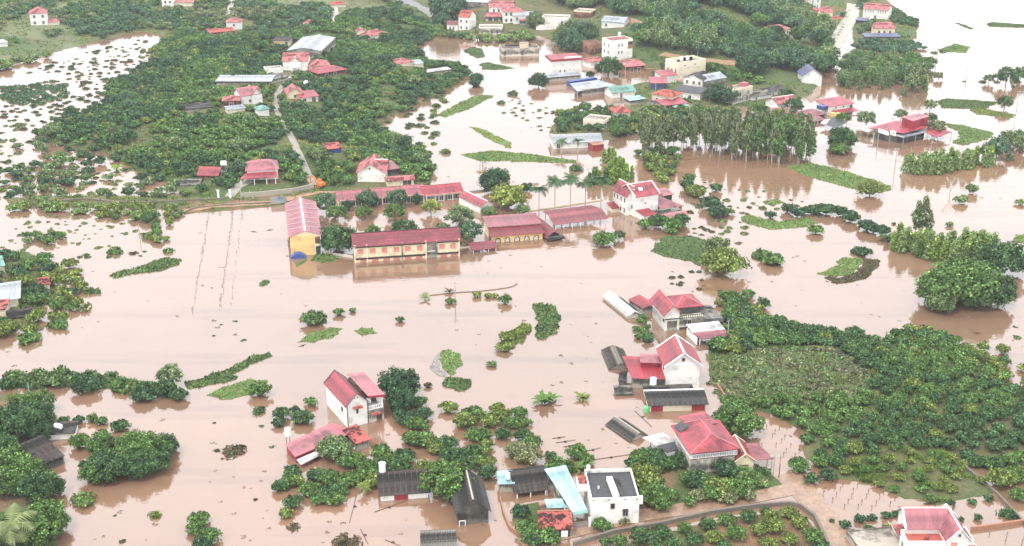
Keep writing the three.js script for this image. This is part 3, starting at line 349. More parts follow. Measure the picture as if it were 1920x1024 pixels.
{ // tall white house with blank gable wall
  const g = site('village_house', 'tall white house with blank gable wall and red roof edged in white', 'house', [1247, 730], [1310, 728]);
  const b = block(g, { x0: g.x0, x1: g.x1, z0: -8.2, z1: 0, y1: 5.6, roof: { t: 'gable', ax: 'z', rise: 2.6, over: 0.55, m: 'red', verge: 1, capw: 0.35, sheets: 1.05 } });
  windowAt(g, b, 'f', 0.5, 6.3, 0.45, 0.55, { frame: 'tile' }); windowAt(g, b, 'f', 0.47, 0.5, 0.3, 0.3); windows(g, b, 'l', [0.3, 0.7], [3.4], 0.8, 1.2, { frame: 'tile' }); part('string_course', box(g.x0 + 0.1, g.x1 - 0.1, 5.35, 5.55, 0, 0.07), mats.trim, g);
  const n = site('kitchen_wing', 'low wing with broad red roof and white water tank beside blank gable wall', 'building', [1188, 731], [1246, 733]);
  const y = 2.4, rf = new THREE.Group(); rf.name = 'roof'; n.add(rf); rectSheets(rf, [[n.x0 - 2.4, y + 0.8, -9.2], [n.x1 + 0.1, y + 0.8, -9.2], [n.x1 + 0.1, y + 0.0, -0.4], [n.x0 - 0.4, y + 0.0, -0.4]], mats.crimson, 1.1); block(n, { x0: n.x0 - 0.2, x1: n.x1 - 0.05, z0: -8.8, z1: -0.9, y1: 2.25, wall: 'grey' });
  const u = block(n, { x0: n.x1 - 4.8, x1: n.x1 - 0.3, z0: -8.6, z1: -5.0, y0: 2.2, y1: 3.9, wall: 'reddoor', roof: { t: 'shed', rise: [0.05, 0.25], over: 0.2, m: 'pink' }, nokeep: 1 });
  waterTank('white water tank on legs before the broad red roof', onSite(n, n.x0 + 3.9, 0, 0.2), 1.25, false, 1.0);
  // grey fibre-sheet shed behind
  const s = site('fibre_shed', 'low shed with sagging pale grey fibre-sheet roof by open water', 'shed', [1142, 692], [1183, 690]); block(s, { x0: s.x0 + 0.3, x1: s.x1 - 0.3, z0: -8.5, z1: 0, y1: 0.5, wall: 'grey', roof: { t: 'gable', ax: 'z', rise: 0.9, over: 0.45, m: 'thatch', cap: 'none', sheets: 0.95 } });
  for (let i = 0; i < 9; i++) part('roof_batten', bar([s.x0 - 0.1 + rnd(), 1.0, -8 + i * 0.9], [s.x1 - rnd(), 1.05, -8.6 + i * 0.95 + rnd()], 0.07, 0.05), mats.stick, s);
  const q = site('garden_shed', 'long shed with dark moss-grey roof and crimson doors at the waterline', 'shed', [1218, 772], [1324, 769]);
  const b2 = block(q, { x0: q.x0, x1: q.x1, z0: -4.2, z1: 0, y1: 1.5, wall: 'pale', roof: { t: 'shed', rise: [0, 0.7], over: 0.45, m: 'darkfibro', sheets: 1.0 } });
  part('door', box(q.x0 + 0.3, q.x0 + 2.6, -1.2, 1.35, 0, 0.08), mats.reddoor, q); part('door', box(q.x1 - 2.9, q.x1 - 0.3, -1.2, 1.35, 0, 0.08), mats.reddoor, q); part('fascia', bar([q.x0 - 0.5, 2.35, -4.7], [q.x1 + 0.4, 2.35, -4.7], 0.3, 0.25), mats.trim, q);
  house('rear_shed', 'narrow dark shed roof squeezed between white house and long garden shed', [1210, 748], [1300, 745], 2.6, 1.3, { t: 'shed', rise: [0, 0.3], over: 0.2, m: 'darkfibro' }, 'grey', { cat: 'shed' });
  house('lean_to', 'little grey lean-to roof at the water left of garden shed', [1155, 743], [1186, 742], 2.4, 0.6, { t: 'shed', rise: [0, 0.5], over: 0.2, m: 'fibro' }, 'darkwall', { cat: 'shed' });
  house('hut', 'small dark hut beneath the broad red roof edge', [1160, 722], [1172, 723], 3.5, 1.1, { t: 'shed', rise: [0, 0.5], over: 0.15, m: 'darkfibro' }, 'darkwall', { cat: 'hut' });
  const br = thing('water_barrel', 'bright green plastic barrel at the corner of garden shed', 'barrel', Q(1212, 772)); const bg = new THREE.CylinderGeometry(0.5, 0.5, 2.0, 16).toNonIndexed(); part('drum', bg, mats.plastgreen, br); const tg = new THREE.TorusGeometry(0.5, 0.05, 6, 16).toNonIndexed(); tg.rotateX(Math.PI / 2); tg.translate(0, 0.98, 0); part('rim', tg, mats.plastgreen, br);
}
{ // drowned shed in the open
  const g = site('drowned_shed', 'mossy grey shed submerged to its eaves in open brown water', 'shed', [1181, 828], [1212, 818]); block(g, { x0: g.x0, x1: g.x1, z0: -7.2, z1: 0, y1: 0.35, wall: 'old', roof: { t: 'gable', ax: 'z', rise: 1.0, over: 0.35, m: 'fibro', cap: 'concrete', sheets: 0.9 } });
}
{ // big hip roof house with balcony
  const g = site('village_house', 'two-storey house with big red hip roof and white balustrade above bushes', 'house', [1294, 893], [1376, 884]);
  const b = block(g, { x0: g.x0, x1: g.x1, z0: -8.6, z1: 0, y1: 3.5, wall: 'old' });
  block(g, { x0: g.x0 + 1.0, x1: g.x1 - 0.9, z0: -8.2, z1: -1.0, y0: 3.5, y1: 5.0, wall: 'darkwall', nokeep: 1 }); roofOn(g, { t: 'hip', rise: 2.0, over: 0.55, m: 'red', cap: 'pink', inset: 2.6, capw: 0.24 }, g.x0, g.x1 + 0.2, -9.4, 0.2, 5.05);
  rails(g, [g.x0, 0.02], [g.x1 + 0.3, 0.02], 3.5, 0.85, 'trim', 0.33); rails(g, [g.x0 - 0.05, 0], [g.x0 - 0.05, -8.6], 3.5, 0.85, 'trim', 0.5); posts(g, [g.x0 + 0.2, g.x1 - 0.1], [-0.2], 5.0, 'trim', 0.1, 3.5); part('ledge', box(g.x0 - 0.15, g.x1 + 0.35, 3.35, 3.5, 0, 0.15), mats.brick, g);
  part('rear_roof', slab([[g.x0 + 1.2, 5.6, -11.8], [g.x1 - 1.5, 5.9, -12.4], [g.x1 - 0.6, 6.2, -7.0], [g.x0 + 2.6, 6.2, -6.6]], 0.12), mats.red, g); part('roof_hatch', slab([[g.x0 - 0.4, 5.4, -8.6], [g.x0 + 1.0, 6.4, -8.8], [g.x0 + 1.6, 6.4, -6.6], [g.x0 + 0.2, 5.4, -6.4]], 0.1), mats.dark, g);
  const c = site('side_wing', 'pale yellow gabled wing with orange tile roof beside hip-roofed house', 'building', [1378, 886], [1412, 884]); const cb = block(c, { x0: c.x0, x1: c.x1, z0: -6.4, z1: 0, y1: 2.5, wall: 'cream', roof: { t: 'gable', ax: 'z', rise: 1.3, over: 0.35, m: 'tile', verge: 1, cap: 'pale', capw: 0.2 } }); windowAt(c, cb, 'f', 0.5, -0.4, 0.7, 1.6, { kind: 'door', frame: 'woodframe', pane: 'woodframe' }); part('gable_vent', box(-0.12, 0.12, 2.9, 3.15, 0, 0.04), mats.dark, c); part('door_hood', box(-0.6, 0.6, 1.35, 1.45, 0, 0.4), mats.mildew, c);
  const k = site('open_shelter', 'open shelter with dull rose sheet roof right of the yellow wing', 'shelter', [1413, 862], [1450, 860], { up: 1.8 }); part('roof', slab([[k.x0 - 1.2, 2.4, -4.8], [k.x0 + 2.0, 2.3, -5.0], [k.x1 + 0.2, 1.8, 0.1], [k.x0 + 0.2, 1.8, 0.2]], 0.1), mats.dullred, k); posts(k, [k.x0 + 0.3, k.x1 - 0.2], [0, -2.5], 1.75, 'pole', 0.07); keep(k, k.x0, k.x1, -5, 0.5);
  const p = site('yard_shelter', 'white lean-to roof left of the hip-roofed house', 'shelter', [1247, 845], [1276, 838], { up: 2 }); part('roof', slab([[p.x0 - 1.6, 2.3, -5.5], [p.x1 - 0.4, 2.3, -5.5], [p.x1 + 0.4, 2.0, -2.2], [p.x0 - 0.6, 2.0, -2.2]], 0.1), mats.whitetin, p); part('dark_roof', slab([[p.x0 - 0.4, 1.95, -2.2], [p.x1 + 0.2, 1.95, -2.2], [p.x1 + 0.3, 1.7, 0.3], [p.x0 + 0.2, 1.7, 0.3]], 0.1), mats.tar, p); posts(p, [p.x0, p.x1], [0, -5], 1.7, 'pole', 0.07); keep(p, p.x0, p.x1, -5.5, 0.4);
}
{ // white house with black roof terrace
  const g = site('village_house', 'white cubic house with black roof terrace and low parapet by the lane', 'house', [1107, 984], [1197, 981]);
  const b = block(g, { x0: g.x0, x1: g.x1, z0: -9.4, z1: 0, y1: 4.4, roof: { t: 'flat', m: 'tar', parapet: 0.65, over: 0 } });
  windowAt(g, b, 'f', 0.45, 3.0, 0.65, 0.95, { frame: 'grey' }); windowAt(g, b, 'f', 0.72, 1.5, 0.8, 1.3, { frame: 'grey' }); for (const t of [0.03, 0.35, 0.68, 0.93]) for (const o of [0, 0.25]) part('scupper', box(g.x0 + g.w * t + o, g.x0 + g.w * t + o + 0.12, 4.55, 4.8, 0, 0.03), mats.dark, g);
  part('ridge_slab', slab([[-0.6, 5.2, -6.6], [0.35, 5.2, -6.6], [0.75, 5.2, -0.5], [-0.2, 5.2, -0.5]], 0.85), mats.white, g); part('ridge_slab', slab([[0.35, 5.3, -6.6], [1.5, 4.75, -6.6], [1.9, 4.75, -0.5], [0.75, 5.3, -0.5]], 0.5), mats.darkfibro, g); part('roof_duct', box(-2.4, -2.15, 4.4, 4.85, -4.2, -3.95), mats.trim, g); part('chimney', box(g.x1 + 0.02, g.x1 + 0.6, 3.6, 4.9, -0.7, -0.1), mats.trim, g);
  const r = part('rear_balcony', box(g.x0 - 1.6, g.x0, 3.5, 4.7, -7.6, -4.8), mats.white, g); part('tile_roof', slab([[g.x0 - 1.5, 4.95, -7.5], [g.x0, 4.95, -7.5], [g.x0, 4.75, -5.2], [g.x0 - 1.4, 4.75, -5.2]], 0.1), mats.tile, r);
  waterTank('small white tank at the back corner of the black roof terrace', onSite(g, g.x0 + 0.6, 4.4, -9.0), 0.6, false, 0.7);
  const t = site('carport', 'carport with long sloping turquoise metal roof beside white cubic house', 'carport', [1073, 988], [1102, 985]);
  const rf = new THREE.Group(); rf.name = 'roof'; t.add(rf); rectSheets(rf, [[t.x0 - 2.2, 4.0, -12.5], [t.x1 - 0.9, 4.2, -12.8], [t.x1 + 0.0, 2.7, -0.6], [t.x0 + 0.1, 2.5, -0.6]], mats.teal, 1.1); part('fascia', slab([[t.x0 + 0.1, 2.5, -0.6], [t.x1, 2.7, -0.6], [t.x1, 2.35, -0.1], [t.x0 + 0.1, 2.15, -0.1]], 0.06), mats.green, t); part('rear_wall', box(t.x0 - 1.6, t.x1 - 1.0, -1.5, 3.6, -12.2, -12), mats.grey, t); part('side_wall', box(t.x0 - 1.0, t.x0 - 0.8, -1.5, 2.4, -10, -1), mats.grey, t); posts(t, [t.x0 + 0.2, t.x1 - 0.2], [-0.7], 2.5, 'green', 0.08); keep(t, t.x0 - 2, t.x1, -12.5, 0);
  const gate = part('gate', merge([bar([t.x0, 1.1, 0.4], [t.x1, 1.1, 0.4], 0.07, 0.07), bar([t.x0, 0.6, 0.4], [t.x1, 0.6, 0.4], 0.05, 0.05), bar([t.x0, 0.1, 0.4], [t.x1, 0.1, 0.4], 0.07, 0.07)]), mats.steel, t); for (let i = 0; i <= 16; i++) { const x = t.x0 + t.w * i / 16; part('gate_bar', box(x - 0.025, x + 0.025, -0.3, 1.08, 0.37, 0.43), mats.steel, gate); }
  part('gate_post', box(t.x1 + 0.02, t.x1 + 0.42, -1, 1.7, 0.2, 0.6), mats.trim, t);
  const c = site('lane_cottage', 'small cottage with mossy red tile roof beside turquoise carport', 'house', [1014, 1008], [1070, 1006]);
  const cb = block(c, { x0: c.x0, x1: c.x1 - 0.1, z0: -4.6, z1: 0, y1: 2.0, wall: 'old', roof: { t: 'gable', ax: 'x', rise: 1.5, over: 0.4, m: 'mosstile', cap: 'brick' } }); part('gateway', box(c.x1 - 1.9, c.x1 - 0.1, -0.8, 1.7, 0, 0.12), mats.mildew, c); part('door', box(c.x1 - 1.6, c.x1 - 0.5, -0.8, 1.25, 0.12, 0.17), mats.trim, c);
  const cr = part('rear_roof', slab([[c.x0 + 1.2, 2.9, -7.0], [c.x1 - 0.8, 2.9, -7.0], [c.x1 - 0.2, 2.5, -4.8], [c.x0 + 1.4, 2.5, -4.8]], 0.1), mats.teal, c); part('rear_wall', box(c.x0 + 0.2, c.x1 - 0.8, -1.5, 2.3, -6.8, -4.65), mats.brick, c);
  const s = site('livestock_shed', 'open shed with long sagging black fibre roof behind the turquoise carport', 'shed', [966, 936], [1040, 926]); const sr = new THREE.Group(); sr.name = 'roof'; s.add(sr); rectSheets(sr, [[s.x0 + 0.2, 2.5, -4.6], [s.x1 - 0.2, 2.5, -4.6], [s.x1 - 1.2, 1.0, 0], [s.x0, 1.0, 0]], mats.brownfibro, 0.95); rectSheets(sr, [[s.x1 - 0.2, 2.5, -4.6], [s.x0 + 0.2, 2.5, -4.6], [s.x0 + 0.2, 2.0, -6.6], [s.x1 - 0.2, 2.0, -6.6]], mats.brownfibro, 0.95); posts(s, [s.x0 + 0.4, s.x0 + 2.8, s.x1 - 1.6], [-0.2], 0.95, 'trim', 0.09); posts(s, [s.x0 + 0.4, 0, s.x1 - 0.5], [-6.2], 1.9, 'pole', 0.09); part('back_wall', box(s.x0 + 0.3, s.x1 - 0.4, -1.5, 1.9, -6.0, -5.85), mats.brick, s); keep(s, s.x0, s.x1, -6, 0);
  const w = site('wash_hut', 'little hut with pale blue roof left of the black livestock shed', 'hut', [937, 923], [962, 922]); block(w, { x0: w.x0, x1: w.x1, z0: -3.2, z1: 0, y1: 1.8, wall: 'grey', roof: { t: 'shed', rise: [0, 0.4], over: 0.3, m: 'teal' } }); waterTank('white cistern standing on the pale blue hut roof', onSite(w, 0.3, 1.9, -0.6), 0.7, false, 0.4);
}
{ // dark sheds bottom centre
  const g = site('lakeside_shed', 'long shed with black fibre roof and one crimson panel in its wall', 'shed', [712, 940], [803, 933]); const b = block(g, { x0: g.x0 + 0.2, x1: g.x1, z0: -5, z1: 0, y1: 1.2, wall: 'white', roof: { t: 'shed', rise: [0, 1.4], over: 0.4, m: 'brownfibro', sheets: 1.0, cap: 'none' } }); part('door_panel', box(g.x0 + 2.5, g.x0 + 4.9, -1.5, 1.1, 0, 0.05), mats.crimson, g); windowAt(g, b, 'f', 0.1, 0.2, 0.9, 0.7, { frame: 'trim', pane: 'old' });
  waterTank('white tank on a tall stand behind the black-roofed shed', onSite(g, g.x0 + 0.8, 0, -5.6), 1.1, false, 2.6);
  const k = site('dark_barn', 'steep dark weathered barn with grey ridge standing in the flood', 'barn', [858, 985], [916, 980]); const kb = block(k, { x0: k.x0, x1: k.x1, z0: -9.5, z1: 0, y1: 2.7, wall: 'darkwall', roof: { t: 'gable', ax: 'z', rise: 2.3, over: 0.45, m: 'darkfibro', cap: 'concrete', sheets: 1.0 } }); part('door_frame', merge([box(k.x0 + 0.2, k.x0 + 0.3, -1, 1.0, 0.3, 0.4), box(k.x0 + 1.2, k.x0 + 1.3, -1, 1.0, 0.3, 0.4), box(k.x0 + 0.2, k.x0 + 1.3, 0.95, 1.05, 0.3, 0.4)]), mats.trim, k);
  const f = site('fibre_shed', 'pale grey fibre-sheet roof cut off by the lower edge of the picture', 'shed', [790, 1024], [855, 1021], { up: 1.0 }); block(f, { x0: f.x0 + 0.2, x1: f.x1 - 0.2, z0: -2.6, z1: 0.6, y1: 0.9, wall: 'old', roof: { t: 'shed', rise: [0, 1.1], over: 0.35, m: 'fibro', sheets: 0.9 } });
}
{ // white house with twin red roofs, left of centre
  const g = site('village_house', 'tall white house with dark-edged red gable and open upper terrace', 'house', [652, 803], [720, 786]); const s = g.x0 + 4.2;
  const b = block(g, { x0: g.x0, x1: s, z0: -11, z1: 0, y1: 5.0, wall: 'white', roof: { t: 'gable', ax: 'z', rise: 2.0, over: 0.35, m: 'red', verge: 1, cap: 'dark', capw: 0.22, sheets: 1.0 } });
  const lo = block(g, { x0: s, x1: g.x1, z0: -10, z1: 0, y1: 2.7, wall: 'old' }); const rf = new THREE.Group(); rf.name = 'terrace_roof'; g.add(rf); rectSheets(rf, [[s + 0.1, 6.1, -10.4], [g.x1 + 0.3, 5.6, -10.4], [g.x1 + 0.3, 5.5, 0.4], [s + 0.1, 6.0, 0.4]], mats.pink, 1.0); part('fascia', bar([s + 0.1, 6.0, 0.45], [g.x1 + 0.3, 5.5, 0.45], 0.08, 0.45), mats.crimson, g);
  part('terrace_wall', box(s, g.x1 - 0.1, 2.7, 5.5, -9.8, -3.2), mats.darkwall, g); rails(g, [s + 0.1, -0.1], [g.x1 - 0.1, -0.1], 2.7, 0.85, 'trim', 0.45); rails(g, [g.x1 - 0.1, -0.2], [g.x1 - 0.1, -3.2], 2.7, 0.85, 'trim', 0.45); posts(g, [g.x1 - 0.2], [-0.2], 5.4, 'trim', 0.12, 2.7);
  windowAt(g, b, 'f', 0.5, 2.6, 0.5, 1.1, { frame: 'trim' }); part('window_hood', slab([[g.x0 + 1.2, 4.25, 0], [g.x0 + 3.1, 4.25, 0], [g.x0 + 3.1, 3.95, 0.6], [g.x0 + 1.2, 3.95, 0.6]], 0.08), mats.tile, g); windowAt(g, b, 'l', 0.22, 2.6, 0.45, 0.75, { frame: 'dark' }); part('gable_vent', box(g.x0 + 1.6, g.x0 + 1.8, 5.9, 6.1, 0, 0.03), mats.dark, g); part('gable_vent', box(g.x0 + 2.2, g.x0 + 2.4, 5.9, 6.1, 0, 0.03), mats.dark, g);
  windowAt(g, lo, 'f', 0.72, -0.6, 0.9, 1.9, { kind: 'door', frame: 'brick', pane: 'brick' }); part('door_hood', slab([[g.x1 - 2.6, 2.0, 0], [g.x1 - 0.8, 2.0, 0], [g.x1 - 0.8, 1.7, 0.6], [g.x1 - 2.6, 1.7, 0.6]], 0.08), mats.tile, g); for (const x of [g.x0 + 0.02, s]) part('drain_pipe', box(x, x + 0.12, -1, 4.9, 0.02, 0.14), mats.dark, g); waterTank('white tank on the open upper terrace of the tall white house', onSite(g, g.x1 - 2.6, 2.7, -2.0), 1.0, true, 0.5);
  const k = thing('rose_shed', 'wide shed with flat rose red roof and crimson side wall', 'shed', Q(600, 850)); pslab(k, 'roof', [[534, 833, 1.9], [622, 793, 2.5], [668, 808, 2.3], [553, 857, 1.7]], 0.12, 'pink'); pslab(k, 'wall', [[537, 834, 1.7], [620, 796, 2.2], [663, 809, 2.0], [555, 855, 1.5]], 4, 'reddoor'); pslab(k, 'front_canopy', [[556, 862, 1.3], [594, 845, 1.3], [602, 853, 0.9], [564, 872, 0.9]], 0.08, 'whitetin'); keep(k, -7, 6, -5, 3);
  waterTank('white tank tower at the left corner of rose red roof', Q(541, 836), 1.0, false, 2.2);
  house('tile_annex', 'small annex with blotched orange tile roof beside the rose red roof', [669, 846], [692, 838], 4.6, 1.7, { t: 'shed', rise: [0, 0.9], over: 0.3, m: 'mosstile' }, 'grey', { cat: 'annex' });
}
{ // big house at the lower right corner
  const g = site('village_house', 'white villa with cross-gabled rose roof and bay window at lower right', 'house', [1692, 1052], [1818, 1052]);
  const b = block(g, { x0: g.x0 + 1.2, x1: g.x1 - 2.6, z0: -7.6, z1: -2.8, y1: 4.6, roof: { t: 'gable', ax: 'x', rise: 1.9, over: 0.4, m: 'pink', verge: 1, sheets: 1.1 } });
  const c = block(g, { x0: 1.2, x1: 4.6, z0: -6, z1: 0.6, y0: -1.6, y1: 4.5, roof: { t: 'gable', ax: 'z', rise: 1.9, over: 0.35, m: 'pink', verge: 1 } });
  const w = block(g, { x0: g.x0 + 0.2, x1: 1.2, z0: -3, z1: 0.4, y1: 3.2, roof: { t: 'flat', m: 'tile', parapet: 0.7, over: 0 } }); windowAt(g, w, 'l', 0.5, 1.6, 0.9, 1.2); windowAt(g, w, 'f', 0.12, 1.5, 0.8, 1.3); part('bay_roof', slab([[g.x0 - 0.6, 3.6, -4.8], [g.x0 + 1.2, 3.6, -5.2], [g.x0 + 1.2, 3.1, -3.0], [g.x0 - 0.3, 3.1, -2.6]], 0.12), mats.tilepink, g); part('bay_roof', slab([[g.x0 - 0.4, 1.5, -1.0], [g.x0 + 0.2, 1.5, -1.0], [g.x0 + 0.9, 1.1, 1.2], [g.x0 - 0.2, 1.1, 0.9]], 0.12), mats.tilepink, g); windowAt(g, c, 'f', 0.5, 4.9, 0.4, 0.5); windowAt(g, c, 'f', 0.3, 3.2, 1.0, 0.7, { pane: 'shutter', solid: 1 });
  const r = block(g, { x0: 4.62, x1: g.x1, z0: -3.4, z1: 0.5, y1: 3.9, roof: { t: 'flat', m: 'fibro', parapet: 0.3, over: 0 } }); windowAt(g, r, 'f', 0.6, 2.6, 1.2, 0.8, { pane: 'shutter', solid: 1 });
  const d = site('yard_roof', 'flat grey concrete yard roof left of the corner villa', 'shed', [1612, 1028], [1686, 1020], { up: 1.2 }); block(d, { x0: d.x0, x1: d.x1 + 0.8, z0: -5, z1: 1, y1: 1.1, wall: 'grey', roof: { t: 'flat', m: 'concrete', over: 0, parapet: 0.12, wall: 'concrete' } });
}
{ // left edge houses
  const g = site('village_house', 'house with pale blue-grey sheet roof at the left edge among shrubs', 'house', [-60, 594], [36, 578]); block(g, { x0: g.x0, x1: g.x1, z0: -9.6, z1: 0, y1: 2.6, wall: 'pale' }); const rf = new THREE.Group(); rf.name = 'roof'; g.add(rf); rectSheets(rf, [[g.x0, 3.1, -10.6], [g.x1 + 2.0, 3.1, -10.2], [g.x1 + 0.6, 2.6, 0.4], [g.x0, 2.6, 0.4]], mats.silver, 1.3); house('lean_to', 'dark curved fibre roof in front of the pale blue-grey roof', [18, 602], [62, 596], 4.6, 0.9, { t: 'gable', ax: 'x', rise: 0.9, over: 0.3, m: 'brownfibro', cap: 'none' }, 'darkwall', { cat: 'shed' }); house('hut', 'little hut with brick red roof peeping from shrubs behind pale roof', [76, 545], [94, 542], 4, 1.6, { t: 'gable', ax: 'x', rise: 1.0, over: 0.3, m: 'mosstile', cap: 'none' }, 'pale', { cat: 'hut' }); house('shed', 'brick red lean-to roof at the left edge below pale roof', [-30, 600], [12, 597], 5, 2.3, { t: 'shed', rise: [0, 0.5], over: 0.2, m: 'mosstile' }, 'pale'); house('shed', 'teal sheet roof corner at the left edge above pale roof', [-40, 522], [10, 514], 6, 2.4, { t: 'shed', rise: [0, 0.5], over: 0.3, m: 'green' }, 'pale');
  const k = site('riverside_shed', 'broad dark brown shed roof under the trees at lower left', 'shed', [62, 892], [120, 868]); const krf = new THREE.Group(); krf.name = 'roof'; k.add(krf); rectSheets(krf, [[k.x0 - 2.8, 2.9, -7.4], [k.x1 + 0.4, 2.9, -7.6], [k.x1 + 0.2, 1.6, 0.4], [k.x0 - 0.6, 1.6, 0.4]], mats.brownfibro, 1.1); block(k, { x0: k.x0 - 0.4, x1: k.x1, z0: -7, z1: -0.2, y1: 1.45, wall: 'darkwall' }); posts(k, [k.x0, k.x1], [0.1], 1.5, 'pole', 0.07);
  house('riverside_hut', 'small grey hut with white wall behind the broad dark roof', [88, 826], [140, 822], 4, 1.3, { t: 'shed', rise: [0, 0.3], over: 0.25, m: 'darkfibro' }, 'white', { cat: 'hut' }); waterTank('white tank on the grey hut behind broad dark roof', Q(110, 806, 1.7), 0.9, true, 0.3);
}

// ---------- tracks and roads ----------
lay('road', mats.asphalt, [[735, -12], [770, 8], [830, 34]], 9);
lay('path', mats.track, [[540, 150], [520, 176], [518, 205], [535, 240], [556, 280], [572, 315], [588, 350]], 2.3);
lay('path', mats.road, [[545, 148], [560, 138]], 3);
lay('path', mats.road, [[432, -10], [436, 2], [428, 24], [424, 34]], 3);
lay('path', mats.road, [[628, 14], [630, 30], [624, 46]], 3);
lay('road', mats.road, [[1600, 8], [1598, 30], [1580, 60], [1562, 90]], 7);
lay('road', mats.dirt, [[1240, 102], [1310, 112], [1400, 124]], 5);
lay('path', mats.dirt, [[1165, 34], [1190, 42], [1225, 52]], 5);
lay('path', mats.dirt, [[345, 399], [400, 388], [520, 380], [600, 362], [640, 362]], 2.2);
lay('path', mats.track, [[430, 372], [445, 352], [470, 338]], 3);
lay('road', mats.mud, [[1474, 893], [1500, 915], [1540, 965], [1600, 1045]], 4.8, 0.03);
lay('road', mats.mud, [[975, 1020], [1080, 998], [1200, 972], [1330, 950], [1440, 932], [1490, 918]], 3.4, 0.05);

// ---------- hillside houses ----------
const LD = { land: 1 };
function hill(name, label, A, B, d, h, r, wall, o = {}) { return house(name, label, A, B, d, h, r, wall, { ...LD, ...o }); }
{
  const g = hill('village_house', 'white house with orange-red roof and central gable on the hillside', [531, 133], [577, 133], 8, 4.3, { t: 'gable', ax: 'x', rise: 2.4, over: 0.4, m: 'tilepink', cap: 'none' }, 'white', { win: [['f', [0.32], [2.2], 1.0, 1.3], ['l', [0.5], [2.2], 0.9, 1.2]] });
  block(g, { x0: -2.4, x1: 2.4, z0: -3.8, z1: 0.35, y1: 4.1, roof: { t: 'gable', ax: 'z', rise: 1.5, over: 0.3, m: 'tilepink', cap: 'trim' }, nokeep: 1 }); part('porch', box(-1.2, 1.2, 1.7, 2.0, 0.35, 2.2), mats.trim, g); posts(g, [-1, 1], [2.0], 1.8, 'trim', 0.15);
}
hill('metal_shed', 'large grey metal shed with wide ridged roof behind the orange-roofed house', [540, 109], [602, 110], 30, 3.4, { t: 'gable', ax: 'z', rise: 1.2, over: 0.3, m: 'silver', cap: 'whitetin', capw: 0.6, sheets: 2.4 }, 'grey', { cat: 'shed' });
hill('farm_building', 'low building with dark flat roof and orange wall beside grey metal shed', [514, 87], [543, 86], 7, 2.8, { t: 'shed', rise: [0, 0.4], over: 0.5, m: 'brownfibro' }, 'pale', { cat: 'building', win: [['f', [0.8], [0.8], 1.2, 1.2], ['f', [0.3], [0.6], 3, 1.7, { pane: 'yellow', solid: 1 }]] });
hill('village_house', 'house with crimson hip roof and white roof lantern on the hillside', [580, 134], [618, 134], 9, 2.7, { t: 'hip', rise: 1.8, over: 0.5, m: 'tilepink', cap: 'none' }, 'pale', { win: [['f', [0.2, 0.5], [0.8], 0.9, 1.2]] });
hill('village_house', 'house with broad rose hip roof and posts next to roof lantern house', [598, 144], [648, 140], 8, 2.4, { t: 'hip', rise: 1.4, over: 0.7, m: 'red', cap: 'none' }, 'brick', { win: [['f', [0.3, 0.6], [0.5], 1.2, 1.4]] });
hill('poultry_shed', 'very long low shed with pale green-white roof across the hillside', [406, 161], [508, 160], 7.5, 1.9, { t: 'shed', rise: [0, 0.7], over: 0.4, m: 'silver', sheets: 2.4 }, 'grey', { cat: 'shed' });
hill('shed', 'dull grey shed roof right of the long pale shed', [508, 157], [540, 150], 6, 1.6, { t: 'shed', rise: [0, 0.5], over: 0.3, m: 'fibro' }, 'grey');
hill('shed', 'white flat terrace building below the orange-roofed gable house', [499, 139], [531, 136], 5, 1.8, { t: 'flat', m: 'concrete', over: 0, parapet: 0.3 }, 'white');
{ const g = hill('village_house', 'white house with pink cross-gabled roof below the long pale shed', [453, 197], [489, 195], 7.5, 4.2, { t: 'gable', ax: 'x', rise: 1.9, over: 0.5, m: 'pink', cap: 'none' }, 'white', { win: [['f', [0.45], [1.2], 0.7, 1.0], ['r', [0.4, 0.7], [2.4], 0.9, 1.2]] }); block(g, { x0: g.x1 - 3.4, x1: g.x1 + 0.6, z0: -7, z1: 0.4, y1: 4.0, roof: { t: 'gable', ax: 'z', rise: 2.0, over: 0.4, m: 'pink', cap: 'none' }, nokeep: 1 }); }
hill('brick_annex', 'brick annex with red tile roof left of pink cross-gabled house', [419, 204], [450, 201], 6, 3.0, { t: 'hip', rise: 1.2, over: 0.4, m: 'tilepink', cap: 'none' }, 'brick', { cat: 'annex', win: [['f', [0.5], [0.8], 1.2, 1.2]] });
hill('shed', 'silvery lean-to between brick annex and little green-roofed house', [428, 216], [460, 210], 4, 2, { t: 'shed', rise: [0, 0.3], over: 0.3, m: 'greyblue' }, 'pale');
hill('shed', 'low dark shed at left of brick annex among debris', [350, 212], [396, 204], 5, 1.6, { t: 'shed', rise: [0, 0.4], over: 0.3, m: 'darkfibro' }, 'grey');
hill('village_house', 'cream house with rounded red gable beside the concrete track', [539, 186], [568, 187], 8, 2.8, { t: 'gable', ax: 'z', rise: 1.9, over: 0.5, m: 'tilepink', cap: 'none' }, 'cream', { win: [['f', [0.5], [1.0], 0.9, 1.1]] });
hill('village_house', 'house with flat crimson awning roof right of rounded red gable', [563, 192], [597, 191], 6, 2.4, { t: 'shed', rise: [0, 0.9], over: 0.4, m: 'red' }, 'pale', { win: [['f', [0.25], [0.7], 1.2, 1.1], ['f', [0.75], [0.0], 1.4, 2.0, { kind: 'door', pane: 'dark' }]] });
waterTank('white tank on the hillside behind flat crimson awning roof', G(574, 172), 1.0, true, 3.2);
hill('garden_house', 'tiny white house with green hip roof near the concrete track', [485, 218], [505, 217], 4.5, 2.6, { t: 'hip', rise: 1.0, over: 0.4, m: 'green', cap: 'none' }, 'white');
hill('hut', 'small hut with bright red roof near the water tower', [373, 338], [408, 334], 6, 2.0, { t: 'gable', ax: 'x', rise: 1.6, over: 0.5, m: 'red', cap: 'none' }, 'brick', { cat: 'hut' });
